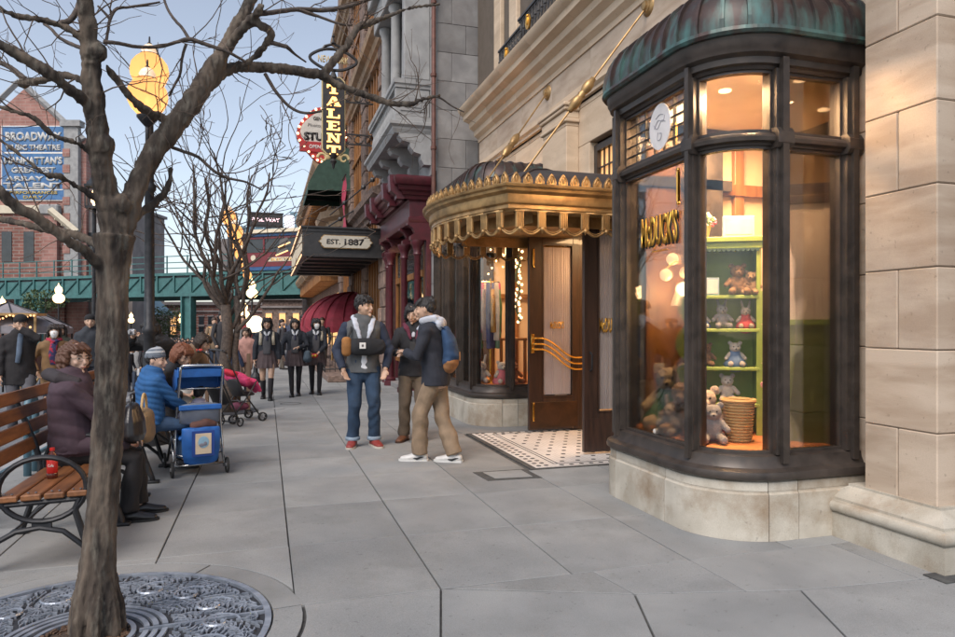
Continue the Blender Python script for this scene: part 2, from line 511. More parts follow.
M['lamp_hot'] = emis('lamp_hot', (1.0,.66,.30), 2.2)
M['bulb'] = emis('bulb', (1.0,.62,.30), 2.4)
M['letter_lit'] = emis('letter_lit', (1.0,.45,.13), 1.6)
M['white_glow'] = emis('white_glow', (1.0,.84,.58), .85)
M['far_warm'] = emis('far_warm', (1.0,.5,.2), .9)
M['window_warm'] = emis('window_warm', (1.0,.52,.2), .38)
M['glass'] = glass('glass', (.98,.975,.96), .9)
M['glass_clear'] = glass('glass_clear', (.98,.98,.97), .8)

def copper_mat():
    m = mat('copper_patina', (.07,.042,.036), (.04,.03,.028), rough=.45, metal=.35, scale=5, bump=.15, bscale=30, bdist=.004)
    N, L = m.node_tree.nodes, m.node_tree.links
    b = N['Principled BSDF']
    old = b.inputs['Base Color'].links[0].from_socket
    g = N.new('ShaderNodeNewGeometry'); sp = N.new('ShaderNodeSeparateXYZ'); L.new(g.outputs['Position'], sp.inputs[0])
    mp = N.new('ShaderNodeMapping'); mp.inputs['Scale'].default_value = (1,1,.25); L.new(g.outputs['Position'], mp.inputs[0])
    nz = N.new('ShaderNodeTexNoise'); nz.inputs['Scale'].default_value = 7; nz.inputs['Detail'].default_value = 7; L.new(mp.outputs[0], nz.inputs['Vector'])
    # patina gathers at the foot of the curve where the rain runs off
    r1 = N.new('ShaderNodeMapRange'); r1.inputs['From Min'].default_value = 3.38; r1.inputs['From Max'].default_value = 3.78
    r1.inputs['To Min'].default_value = .11; r1.inputs['To Max'].default_value = -.10
    L.new(sp.outputs['Z'], r1.inputs['Value'])
    ad = N.new('ShaderNodeMath'); ad.operation = 'ADD'; L.new(nz.outputs['Fac'], ad.inputs[0]); L.new(r1.outputs[0], ad.inputs[1])
    r2 = N.new('ShaderNodeMapRange'); r2.inputs['From Min'].default_value = .5; r2.inputs['From Max'].default_value = .78
    L.new(ad.outputs[0], r2.inputs['Value'])
    mx = N.new('ShaderNodeMix'); mx.data_type = 'RGBA'; L.new(r2.outputs[0], mx.inputs['Factor']); L.new(old, mx.inputs['A'])
    mx.inputs['B'].default_value = (.085,.20,.185,1)
    L.new(mx.outputs['Result'], b.inputs['Base Color'])
    return m
M['copper'] = copper_mat()

_cm = {}
def cloth(name, c, rough=.85, bump=.35, bscale=14):
    if name not in _cm:
        c2 = tuple(x*.72 for x in c)
        _cm[name] = mat('cloth_'+name, c, c2, rough=rough, scale=9, bump=bump, bscale=bscale, bdist=.012, space='obj')
    return _cm[name]
def plain(name, c, rough=.6, metal=0):
    if name not in _cm:
        _cm[name] = mat(name, c, tuple(x*.85 for x in c), rough=rough, metal=metal, scale=9, space='obj')
    return _cm[name]

def text(s, m, parent, loc, rot, width=None, height=None, extrude=.003, bold=0.0, name='lettering', spacing=1.0):
    cu = bpy.data.curves.new('t', 'FONT'); cu.body = s; cu.size = 1; cu.extrude = 0; cu.offset = bold; cu.align_x = 'CENTER'; cu.align_y = 'CENTER'
    cu.space_character = spacing; cu.resolution_u = 3
    o = bpy.data.objects.new('t', cu)
    me = evaluated(o)
    bpy.data.objects.remove(o)
    n = len(me.vertices)
    co = np.empty(n*3); me.vertices.foreach_get('co', co); co = co.reshape(-1, 3)
    mn, mxx = co.min(0), co.max(0); ce = (mn+mxx)/2
    co -= ce
    w, h = mxx[0]-mn[0], mxx[1]-mn[1]
    sx = (width/w) if width else (height/h); sy = (height/h) if height else sx
    co[:, 0] *= sx; co[:, 1] *= sy
    me.vertices.foreach_set('co', co.reshape(-1))
    bm = bmesh.new(); bm.from_mesh(me)
    r = bmesh.ops.extrude_face_region(bm, geom=bm.faces[:])
    for v in r['geom']:
        if isinstance(v, bmesh.types.BMVert): v.co.z += extrude
    bmesh.ops.recalc_face_normals(bm, faces=bm.faces[:])
    bm.to_mesh(me); bm.free()
    me.materials.clear(); me.materials.append(m)
    ob = link(name, me, parent)
    ob.location = loc; ob.rotation_euler = rot
    return ob
FACE_CAM = (R(90), 0, 0)          # reads when looking along +Y
FACE_STREET = (R(90), 0, R(-90))  # reads when looking along +X
# ================================================================== GROUND
def gz(x, y):
    # the street falls away gently beyond the schoolgirls
    if -2.45 < x < 4.2 and y < 27: return 0.0
    return -.13 - 1.0*min(1, max(0, (y-14)/16))
gm = MB()
yy_ = [-60, 14, 18, 22, 26, 30, 600]
gm.add([(x, y, gz(500, y)) for y in yy_ for x in (-300, 300)], [(2*i, 2*i+1, 2*i+3, 2*i+2) for i in range(len(yy_)-1)])
road = struct(gm.build('road', M['asphalt']))
pm = MB(); pm.box(-2.45, 4.2, -3, 27, -1.3, -.014)
pavement = struct(pm.build('pavement', M['joint']))
km = MB()
for i in range(20):
    km.box(-2.62, -2.455, -3+i*1.5+.006, -1.5+i*1.5-.006, -1.2, .002, .012)
struct(km.build('kerb', M['kerb']))

TREE = (-.80, 3.52)
slab_cache = {}
def slab_rect(x0, x1, y0, y1, gx=.005, gy=.0018):
    w, h = round(x1-x0, 3), round(y1-y0, 3)
    k = (w, h, gx, gy)
    if k not in slab_cache:
        mb = MB(); mb.prism([(-w/2+gx, -h/2+gy), (w/2-gx, -h/2+gy), (w/2-gx, h/2-gy), (-w/2+gx, h/2-gy)], -.05, 0, .003)
        slab_cache[k] = mb.mesh('paving_slab', M['concrete'])
    o = link('paving_slab', slab_cache[k], pavement)
    o.location = ((x0+x1)/2, (y0+y1)/2, rnd.uniform(-.0012, .0012))
    return o
def slab_poly(poly, g=.005):
    mb = MB()
    if area2(poly) < 0: poly = poly[::-1]
    mb.prism(inset(poly, g), -.05, 0, .003)
    return mb.build('paving_slab', M['concrete'], pavement)
xs = [-2.45, -1.57, -.63, .14, .90, 1.67, 2.45, 3.2, 4.15]
ys = [3.61 + .98*k for k in range(18)]
def circ_clip(poly, c, r, n=28):
    """part of a rectangle outside a circle (rectangle corners outside, circle cuts one side)"""
    out = []
    for i in range(len(poly)):
        a, b = Vector(poly[i]), Vector(poly[(i+1) % len(poly)])
        for k in range(n):
            p = a.lerp(b, k/n)
            d = p - Vector(c)
            if d.length < r:
                p = Vector(c) + d.normalized()*r
            if not out or (Vector(out[-1])-p).length > .01: out.append((p.x, p.y))
    return out
for i in range(len(xs)-1):
    for j in range(len(ys)-1):
        x0, x1, y0, y1 = xs[i], xs[i+1], ys[j], ys[j+1]
        if x0 >= 2.44 and y0 < 5.6: 
            if x0 > 2.5: continue
        if 2.4 < x0 and 6.0 < y1 and y0 < 8.7: continue
        if j == 0 and x1 < .2: continue
        slab_rect(x0, x1, y0, y1)
# around the doorway mosaic
slab_rect(2.45, 3.2, 5.57, 6.30); slab_rect(3.2, 4.15, 5.57, 6.30)
slab_rect(2.45, 3.2, 8.67, 9.49); slab_rect(3.2, 4.15, 8.67, 9.49)
slab_rect(3.2, 4.15, 4.59, 5.57); slab_rect(3.2, 4.15, 3.61, 4.59)
# rows beside the tree grate
RG = .985
for (x0, x1) in ((-.63, .14), (-1.57, -.63), (-2.45, -1.57)):
    a = [(x0, 3.61), (x1, 3.61), (x1, 4.59), (x0, 4.59)]
    n = 40; pts = []
    for k in range(n+1):      # bottom edge bent round the ring
        x = x0 + (x1-x0)*k/n
        dx = x-TREE[0]
        y = 3.61
        if abs(dx) < RG: y = max(y, TREE[1] + math.sqrt(RG*RG-dx*dx))
        pts.append((x, y))
    pts = [p for p in pts if p[1] < 4.585]
    slab_poly(pts + [(x1, 4.59), (x0, 4.59)], .003)
# corner area nearest the camera, cut on the skew
slab_poly([(.95, 3.60), (1.80, 3.61), (1.86, 3.24)], .004)
slab_poly([(1.80, 3.61), (2.45, 3.61), (2.45, 3.10), (1.86, 3.24)], .003)
slab_poly([(2.45, 3.61), (3.50, 3.61), (3.50, 2.96), (2.74, 3.03), (2.45, 3.10)], .003)
slab_poly([(3.50, 3.61), (4.2, 3.61), (4.2, 2.90), (3.50, 2.96)], .006)
slab_poly([(.90, 3.61), (1.86, 3.24), (1.69, 2.77), (1.35, 1.6), (.30, 1.6), (.76, 3.05)], .006)
slab_poly([(1.86, 3.24), (2.74, 3.03), (2.50, 2.45), (2.1, 1.6), (1.35, 1.6), (1.69, 2.77)], .006)
slab_poly([(2.74, 3.03), (3.50, 2.96), (4.2, 2.90), (4.2, 1.6), (2.1, 1.6), (2.50, 2.45)], .005)
pts = []
for k in range(31):
    an = R(5.2 - 110*k/30)
    pts.append((TREE[0] + RG*math.cos(an), TREE[1] + RG*math.sin(an)))
slab_poly([(.90, 3.61)] + [(.19, 3.61)] + pts + [(-1.1, 1.6), (.30, 1.6), (.76, 3.05)], .005)
slab_rect(-2.45, -1.57, .5, 3.61)
# far part of the pavement, where single slabs are too small to pick apart
M['far_slabs'] = brickmat('far_slabs', (.25,.255,.26), (.29,.295,.3), (.12,.12,.12), .98, .77, axis='xy', msize=.008)
fp = MB(); fp.box(-2.45, 4.2, ys[-1]+.01, 27, -.05, 0)
fo = fp.build('far_paving', mat('far_paving', (.245,.252,.252), (.31,.316,.312), rough=.8, scale=1), pavement)

# ring of concrete round the grate, in curved pieces
for a0, a1 in ((5, 60), (60, 130), (130, 200), (200, 290), (290, 365)):
    n = 14; o_, i_ = [], []
    for k in range(n+1):
        an = R(a0+.4 + (a1-a0-.8)*k/n)
        o_.append((TREE[0]+.972*math.cos(an), TREE[1]+.972*math.sin(an)))
        i_.append((TREE[0]+.835*math.cos(an), TREE[1]+.835*math.sin(an)))
    mb = MB(); mb.prism(o_ + i_[::-1], -.05, .0015, 0)
    mb.build('ring_slab', M['concrete'], pavement)

# ------------------------------------------------------------------ cast iron tree grate
grate = thing('tree_grate', 'round cast iron grate with leafy pattern set in the pavement around the near tree trunk', 'tree grate', (TREE[0], TREE[1], 0))
mb = MB(); mb.lathe([(.20, -.03), (.815, -.03), (.815, -.012), (.20, -.012)], 72, cap=False)
mb.build('backing', M['grate_dark'], grate)
mb = MB()
for r0, r1 in ((.795, .825), (.20, .222)):
    mb.lathe([(r0, -.02), (r0, .004), (r1, .004), (r1, -.02), (r0, -.02)], 80, cap=False)
mb.build('rim', M['grate'], grate, fix=True)
for k in range(4):
    mb = MB(); mb.box(.235, .797, -.008, .008, -.012, .003)
    o = mb.build('spoke', M['grate'], grate); o.rotation_euler = (0, 0, R(5+90*k))
mb = MB()
for r in (.265, .305, .345):
    for q in range(4):
        a0 = 90*q+5
        for k in range(1):
            n = 20; o_, i_ = [], []
            for t in range(n+1):
                an = R(a0+4 + 82*t/n)
                o_.append(((r+.013)*math.cos(an), (r+.013)*math.sin(an))); i_.append(((r-.011)*math.cos(an), (r-.011)*math.sin(an)))
            mb.prism(o_+i_[::-1], -.012, .002)
mb.build('inner_ring', M['grate'], grate, fix=True)
mb = MB()   # scrolling leaves
def leaf(mb, x, y, a, L_, w, bend):
    n = 5; l, r = [], []
    for i in range(n+1):
        t = i/n
        ang = a + bend*t
        px = x + L_*t*math.cos(a+bend*t*.5); py = y + L_*t*math.sin(a+bend*t*.5)
        ww = w*math.sin(math.pi*min(1, .12+t*.86))**.8
        l.append((px-math.sin(ang)*ww, py+math.cos(ang)*ww)); r.append((px+math.sin(ang)*ww, py-math.cos(ang)*ww))
    mb.prism(r+l[::-1], -.012, .001+rnd.uniform(0, .002))
rr = .385
while rr < .775:
    nn = int(2*math.pi*rr/.030)
    for k in range(nn):
        an = 2*math.pi*(k+rnd.random()*.6)/nn
        q = (math.degrees(an)-5) % 90
        if q < 1.5 or q > 88.5: continue
        sw = math.sin(an*12 + rr*18)
        leaf(mb, rr*math.cos(an), rr*math.sin(an), an + sw*1.5 + rnd.uniform(-.35,.35), rnd.uniform(.028,.052), rnd.uniform(.0032,.006), rnd.uniform(-1.6,1.6))
    rr += .023
for k in range(16):     # large scroll stems
    an = 2*math.pi*k/16
    pts = []
    for t in range(22):
        tt = t/21; r = .10*(1-tt*.8); b_ = an+tt*7
        pts.append(((.58*math.cos(an)+r*math.cos(b_)), (.58*math.sin(an)+r*math.sin(b_)), .0))
    mb.tube(pts, .008, 5)
stuff(mb.build('leaf_tracery', M['grate'], grate))
mb = MB(); n = 40
v = [(0,0,.01)]+[(.21*math.cos(2*math.pi*k/n), .21*math.sin(2*math.pi*k/n), -.015) for k in range(n)]
mb.add(v, [(0, k+1, (k+1) % n+1) for k in range(n)])
mb.build('soil', M['soil'], grate)
mb = MB()
for k in range(260):
    a = rnd.random()*6.28; r = rnd.uniform(.09, .205); s = rnd.uniform(.004, .011)
    mb.box(-s, s, -s*.6, s*.6, 0, s, M=Matrix.Translation((r*math.cos(a), r*math.sin(a), -.008)) @ Matrix.Rotation(a*3, 4, 'Z'))
stuff(mb.build('bark_chips', mat('bark_chips', (.16,.09,.055), (.07,.045,.03), scale=60), grate))

# utility cover and small drain rings
uc = thing('utility_cover', 'rectangular concrete-filled utility cover with black metal rim in front of the mosaic', 'utility cover', (0,0,0))
P4 = [W(478,473,0) for _ in range(1)]
mb = MB(); mb.prism([(1.90,6.36), (1.93,5.98), (2.45,5.95), (2.44,6.36)], -.01, .0035); mb.build('rim', M['joint'], uc)
mb = MB(); mb.prism([(1.99,6.32), (2.02,6.04), (2.38,6.01), (2.38,6.32)], .002, .006, .001); mb.build('cover_plate', M['concrete'], uc)
tag(MB().lathe([(.001,.002),(.10,.002),(.10,.006),(.085,.008),(.001,.008)], 24, (.20, 12.2, 0)).build('floor_cap', M['kerb']), 'small round metal cap in the pavement in front of the walking schoolgirls', 'drain cover')
mb = MB(); mb.lathe([(.17,.001),(.17,.004),(.185,.004),(.185,.001)], 32, (.42, 12.9, 0), cap=False)
tag(mb.build('manhole_ring', M['joint'], fix=True), 'thin dark ring of a manhole in the pavement near the schoolgirls\' feet', 'manhole')

# ------------------------------------------------------------------ mosaic doormat area
mos = thing('mosaic_floor', 'white mosaic doorstep with black dots and border lines in front of the open doors', 'mosaic floor')
mb = MB(); mb.box(2.50, 4.3, 6.32, 8.66, -.05, .001); mb.build('edge_band', M['joint'], mos)
mb = MB(); mb.box(2.56, 4.28, 6.37, 8.61, -.01, .004)
mtile = brickmat('mosaic_tile', (.74,.70,.67), (.68,.64,.61), (.42,.4,.38), .05, .044, axis='xy', rough=.45, msize=.003)
mb.build('tile_bed', mtile, mos)
mb = MB()
for x in (2.80, 2.845):
    mb.box(x, x+.012, 6.50, 8.50, .003, .0065)
mb.box(2.80, 4.2, 6.50, 6.512, .003, .0065); mb.box(2.80, 4.2, 8.49, 8.502, .003, .0065)
mb.build('border_line', M['joint'], mos)
mb = MB()
def dot(x, y, s=.027):
    mb.prism([(x+s*math.cos(R(60*k)), y+s*math.sin(R(60*k))) for k in range(6)], .003, .0068)
for k in range(18):
    for xx in (2.62, 2.70): dot(xx+(.0 if k % 2 else .0), 6.45+k*.125)
for k in range(14):
    dot(2.86+k*.11, 6.43); dot(2.86+k*.11, 8.555)
for i in range(8):
    for j in range(11):
        dot(2.94+i*.18+(.09 if j % 2 else 0), 6.60+j*.185)
stuff(mb.build('black_tile', M['joint'], mos))

# ================================================================== MAIN SHOP BUILDING
shop = thing('shop_building', 'cream sandstone shop building with two rounded bay windows and an entrance canopy', 'building')
WX = 3.95
def block_wall_x(x, y0, y1, z0, z1, course=.495, zbase=.28, width=.62, phase=0, thick=.12, parent=None, m='sandstone', c=.006, name='stone_block', gap=.004, front=-1, openings=()):
    """courses of blocks in a wall whose face lies at x (facing -X)"""
    k = math.floor((z0-zbase)/course)
    z = zbase + k*course
    while z < z1-.01:
        za, zb = max(z, z0), min(z+course, z1)
        if zb-za > .03:
            y = y0 - ((k+phase) % 2)*width*.5
            while y < y1-.01:
                ya, yb = max(y, y0), min(y+width, y1)
                segs = [(ya, yb)]
                for (oy0, oy1, oz0, oz1) in openings:
                    if za < oz1-.02 and zb > oz0+.02:
                        ns = []
                        for a, b in segs:
                            if b <= oy0 or a >= oy1: ns.append((a, b)); continue
                            if a < oy0: ns.append((a, oy0))
                            if b > oy1: ns.append((oy1, b))
                        segs = ns
                for a, b in segs:
                    if b-a > .04:
                        mb = MB(); mb.box(x, x+thick, a+gap/2, b-gap/2, za+gap/2, zb-gap/2, c)
                        mb.build(name, M[m], parent)
                y += width
        z += course; k += 1
def block_wall_y(y, x0, x1, z0, z1, course=.495, zbase=.28, width=.62, phase=0, thick=.12, parent=None, m='sandstone', c=.006, name='stone_block', gap=.004):
    k = math.floor((z0-zbase)/course)
    z = zbase + k*course
    while z < z1-.01:
        za, zb = max(z, z0), min(z+course, z1)
        if zb-za > .03:
            x = x0 - ((k+phase) % 2)*width*.5
            while x < x1-.01:
                a, b = max(x, x0), min(x+width, x1)
                if b-a > .04:
                    mb = MB(); mb.box(a+gap/2, b-gap/2, y, y+thick, za+gap/2, zb-gap/2, c)
                    mb.build(name, M[m], parent)
                x += width
        z += course; k += 1

# core behind the block facing (dark joint showing in the gaps)
mb = MB()
mb.box(WX+.02, 7.5, 2.98, 3.86, .0, 5.2)
mb.box(WX+.01, 7.5, 3.86, 12.9, 3.9, 9.5)
mb.box(WX+.01, WX+.3, 5.46, 6.75, 0, 3.9)
mb.box(WX+.01, WX+.3, 8.62, 9.0, 0, 3.9)
mb.box(WX+.01, WX+.3, 12.3, 12.95, 0, 3.9)
mb.box(WX+.16, 7.5, 6.75, 8.62, 2.72, 3.9)
mb.box(7.4, 7.5, 3.0, 12.9, 0, 9.5); mb.box(WX+.3, 7.5, 2.98, 3.3, 5.2, 9.5)
mb.build('wall_core', mat('wall_core', (.12,.095,.075), (.10,.08,.06), rough=.9), shop)

# corner pier, whole-width course alternating with a two-block course
for k in range(14):
    z0 = .34 if k == 0 else .28+.495*k
    z1 = .28+.495*(k+1)
    if k % 2 == 0: parts = [(3.09, 3.36), (3.36, 3.61)]
    else: parts = [(3.09, 3.61)]
    for a, b in parts:
        # near blocks turn the corner
        x1 = 4.7 if a < 3.1 else 4.2
        mb = MB(); mb.box(3.78, x1, a+.002, b-.002, z0+.002, z1-.002, .007); mb.build('stone_block', M['sandstone'], shop)
    mb = MB(); mb.box(4.70, 5.6, 3.11, 3.4, z0+.002, z1-.002, .007); mb.build('stone_block', M['sandstone'], shop)
    mb = MB(); mb.box(3.955, 4.2, 3.615, 3.885, z0+.002, z1-.002, .006); mb.build('stone_block', M['sandstone'], shop)
# moulded base of the pier
path = [(4.2, 3.77), (3.72, 3.77), (3.72, 3.01), (5.6, 3.01)]
def base_prof(): 
    p = [(-.02, 0), (.07, 0), (.07, .155), (.055, .165)]
    for k in range(9):
        a = R(-90+180*k/8); p.append((.055+.038*math.cos(a), .205+.038*math.sin(a)))
    p += [(.045, .245), (.045, .262), (.02, .29), (-.01, .31), (-.045, .335), (-.045, .35), (-.2, .35), (-.2, 0)]
    return p
mb = MB(); mb.sweep(path, base_prof(), smoothflip=1)
mb.build('pier_base', M['pale_stone'], shop, auto=35, fix=True)
mb = MB(); mb.box(3.56, 5.6, 2.86, 3.0, .001, .008)  # flashing strip
mb.build('base_joint', M['joint'], shop)

# ------------------------------------------------------------------ bay windows
def bay_path(y_off, L_):
    p = [(4.0, 3.75+y_off)]
    for k in range(13):
        a = R(-90-90*k/12); p.append((3.25+.5*math.cos(a), 4.25+y_off+.5*math.sin(a)))
    for k in range(11):
        a = R(180-90*k/10); p.append((3.07+.32*math.cos(a), 5.13+y_off+L_+.32*math.sin(a)))
    p.append((4.0, 5.45+y_off+L_))
    return p
def subpath(path, s0, s1):
    P = [Vector(p) for p in path]; out = []; s = 0
    for i in range(len(P)-1):
        l = (P[i+1]-P[i]).length
        a, b = max(s0, s), min(s1, s+l)
        if b > a+1e-6:
            q0, q1 = P[i].lerp(P[i+1], (a-s)/l), P[i].lerp(P[i+1], (b-s)/l)
            if not out: out.append(q0)
            out.append(q1)
        s += l
    return [(q.x, q.y) for q in out]
ARC1 = .75                   # straight run before the near arc (from x=4.0 to 3.25)
ARC1E = .75 + .5*math.pi/2   # end of near arc
def bay(y_off, L_, detail=True):
    path = bay_path(y_off, L_)
    STR = ARC1E + (.88+L_)    # end of long straight run
    END = STR + .32*math.pi/2 + .93
    sgn = -1
    # stone base blocks
    cuts = [.02, .62, ARC1+.10, ARC1E+.12, STR-.02, STR+.45, END] if L_ < .3 else [.02, .62, ARC1+.10, ARC1E+.12, ARC1E+1.1, STR-.35, STR+.55, END]
    for a, b in zip(cuts[:-1], cuts[1:]):
        sp = subpath(path, a+.003, b-.003)
        mb = MB(); mb.sweep(sp, [(0, 0), (0, .305), (-.012, .315), (-.012, .325), (-.2, .325), (-.2, 0)], smoothflip=sgn)
        mb.build('base_block', M['pale_stone'], shop, auto=30, fix=True)
        mb = MB(); mb.sweep(sp, [(-.012, .327), (-.012, .382), (-.03, .392), (-.2, .392), (-.2, .327)], smoothflip=sgn)
        mb.build('base_lip', M['pale_stone'], shop, auto=30, fix=True)
    # frame: sill, transom bar, head
    fr = MB()
    full = subpath(path, 0, END)
    sill = [(-.2, .395), (.0, .395), (.018, .407), (.022, .427), (.015, .452), (-.01, .465), (-.03, .472), (-.05, .51), (-.055, .545), (-.085, .555), (-.2, .555)]
    fr.sweep(full, sill, smoothflip=sgn)
    root = fr.build('bay_window_frame', M['bronze_paint'], shop, auto=35, fix=True)
    fr = MB()
    fr.sweep(full, [(-.2, 2.62), (-.085, 2.62), (-.08, 2.635), (-.045, 2.645), (-.04, 2.67), (-.055, 2.69), (-.085, 2.705), (-.2, 2.71)], smoothflip=sgn)
    fr.build('transom_bar', M['bronze_paint'], root, auto=35, fix=True)
    fr = MB()
    fr.sweep(full, [(-.2, 3.13), (-.085, 3.13), (-.075, 3.15), (-.05, 3.16), (-.045, 3.2), (-.01, 3.22), (0, 3.25), (.012, 3.27), (.02, 3.335), (-.02, 3.345), (-.2, 3.345)], smoothflip=sgn)
    fr.build('window_head', M['bronze_paint'], root, auto=35, fix=True)
    # posts
    def post(s0, s1, deep=.0):
        mb = MB(); sp = subpath(path, s0, s1)
        mb.sweep(sp, [(-.2, .555), (-.05+deep, .555), (-.05+deep, 3.13), (-.2, 3.13)], smoothflip=sgn)
        w = s1-s0
        sp = subpath(path, s0+w*.28, s1-w*.28)
        mb.sweep(sp, [(-.06, .50), (-.018+deep, .50), (-.018+deep, 3.2), (-.06, 3.2)], smoothflip=sgn)
        mb.build('post', M['bronze_paint'], root, fix=True)
        # little cap where the post meets the transom bar
        mb = MB(); sp = subpath(path, s0-.01, s1+.01)
        mb.sweep(sp, [(-.1, 2.60), (-.035+deep, 2.60), (-.015+deep, 2.63), (-.015+deep, 2.70), (-.04+deep, 2.735), (-.1, 2.735)], smoothflip=sgn)
        mb.build('post_block', M['bronze_paint'], root, fix=True)
    posts = [(.07, .17), (.65, .76), (ARC1E-.15, ARC1E-.07)]
    if L_ < .3: posts += [(ARC1E+.86, ARC1E+.94), (STR+.20, STR+.29), (END-.3, END-.1)]
    else: posts += [(ARC1E+.55, ARC1E+.61), (ARC1E+1.4, ARC1E+1.48), (STR+.02, STR+.12), (END-.3, END-.1)]
    for a, b in posts: post(a, b)
    # glass and slim inner rails
    for (a0, a1), (b0, b1) in zip(posts[:-1], posts[1:]):
        for z0, z1 in ((.555, 2.62), (2.71, 3.13)):
            sp = subpath(path, a1, b0)
            mb = MB(); mb.sweep(sp, [(-.13, z0), (-.125, z0), (-.125, z1), (-.13, z1)], smoothflip=sgn)
            mb.build('glass_pane', M['glass'], root, smooth=False, fix=True)
            mb = MB()
            for zz in ((z0, z0+.02), (z1-.02, z1)):
                mb.sweep(sp, [(-.15, zz[0]), (-.1, zz[0]), (-.1, zz[1]), (-.15, zz[1])], smoothflip=sgn)
            for e0, e1 in ((a1, a1+.014), (b0-.014, b0)):
                mb.sweep(subpath(path, e0, e1), [(-.15, z0+.02), (-.1, z0+.02), (-.1, z1-.02), (-.15, z1-.02)], smoothflip=sgn)
            mb.build('sash', M['bronze_paint'], root, fix=True)
    return path, root, posts, STR, END
pathA, bayA, postsA, STRA, ENDA = bay(0, 0)
pathB, bayB, postsB, STRB, ENDB = bay(5.33, 1.15)

# slim curved copper hoods with standing seams
def hood(path, END, y_hi=None):
    prof = [(.03, 3.35), (.035, 3.42), (.02, 3.50), (-.01, 3.58), (-.06, 3.655), (-.13, 3.715), (-.22, 3.75), (-.33, 3.765), (-.45, 3.77)]
    mb = MB(); mb.sweep(subpath(path, .03, END-.03), prof, closed_prof=False, smoothflip=-1)
    me = mb.mesh('copper_roof', M['copper'], True)
    bm = bmesh.new(); bm.from_mesh(me); bmesh.ops.recalc_face_normals(bm, faces=bm.faces[:]); bm.to_mesh(me); bm.free()
    r = link('copper_roof', me, shop)
    n = int(END/.155)
    for k in range(n+1):
        s = .05 + (END-.1)*k/n
        sp = subpath(path, max(0, s-.011), s+.011)
        mb = MB()
        p2 = prof + [(a-.02, z-.02) for a, z in prof[::-1]]
        p2 = [(a+.02, z+.012) for a, z in prof] + [(a-.01, z-.01) for a, z in prof[::-1]]
        mb.sweep(sp, p2, smoothflip=-1)
        mb.build('standing_seam', M['copper'], r, fix=True)
    mb = MB()
    mb.sweep(subpath(path, 0, END), [(.02, 3.325), (.045, 3.325), (.06, 3.345), (.055, 3.37), (.03, 3.375), (0, 3.35)], smoothflip=-1)
    mb.build('gutter', M['copper'], r, fix=True)
    # lead flat behind the curve
    mb = MB(); mb.box(2.75+.44, 4.1, 4.2, 5.13, 3.74, 3.762); mb.box(3.25, 4.1, 3.95, 4.2, 3.74, 3.762)
    if path is pathA: mb.build('roof_flat', M['copper'], r)
hood(pathA, ENDA)
hood(pathB, ENDB)

# leaded transom with oval shop emblem in the flat street-side pane
lead = MB()
for k in range(1, 7):
    y = 4.17 + .92*k/7 + .0
    lead.box(2.865, 2.878, y-.004, y+.004, 2.74, 3.10)
for k in range(1, 5):
    z = 2.72+.40*k/5
    lead.box(2.864, 2.879, 4.17, 5.10, z-.004, z+.004)
lead.build('lead_bars', M['dark_iron'], bayA)
ov = MB(); n = 32
Mo = Matrix.Translation((2.858, 4.60, 2.925)) @ Matrix.Rotation(R(-90), 4, 'Z')
ov.strip([(.145*math.cos(2*math.pi*k/n), .175*math.sin(2*math.pi*k/n)) for k in range(n)], .006, Mo)
ov.build('oval_emblem', plain('emblem_glass', (.72,.68,.66), .35), bayA)
eg = MB()
def curve3(pts, n=24):
    out = []
    for i in range(len(pts)-1):
        p0 = pts[max(0, i-1)]; p1 = pts[i]; p2 = pts[i+1]; p3 = pts[min(len(pts)-1, i+2)]
        for k in range(n//(len(pts)-1)+1):
            t = k/(n//(len(pts)-1)+1)
            out.append(tuple(.5*((2*b)+(-a+c)*t+(2*a-5*b+4*c-d)*t*t+(-a+3*b-3*c+d)*t**3) for a, b, c, d in zip(p0, p1, p2, p3)))
    out.append(tuple(pts[-1])); return out
for pts in ([(-.08,.03),(-.03,-.01),(.03,.04),(.08,.02)], [(-.07,.0),(-.02,.05),(.05,.03),(.07,.07)], [(-.02,-.04),(-.03,-.09),(.01,-.10),(.03,-.06),(0,-.05)], [(-.05,.07),(0,.09),(.05,.08)]):
    eg.tube([Mo @ Vector((a, -.005, b)) for a, b in curve3(pts)], .0028, 5)
eg.build('emblem_script', plain('emblem_ink', (.35,.34,.38), .5), bayA)
for zz in (0, 1):
    pass
# gold lettering on the big pane
text("McDUCK'S", M['gold_leaf'], bayA, (2.866, 4.63, 2.15), FACE_STREET, width=.50, height=.24, extrude=.006, bold=.03)
text("McDUCK'S", M['black_paint'], bayA, (2.874, 4.625, 2.143), FACE_STREET, width=.515, height=.255, extrude=.003, bold=.045)
mb = MB(); mb.box(2.862, 2.868, 4.52, 4.72, 1.985, 1.99); mb.build('lettering_rule', M['gold_leaf'], bayA)
mb = MB(); mb.box(2.80, 2.83, 4.285, 4.30, 2.30, 2.52, .004); mb.ball((2.815, 4.292, 2.53), .014); mb.ball((2.815, 4.292, 2.29), .014)
mb.build('hinge', M['brass'], bayA)

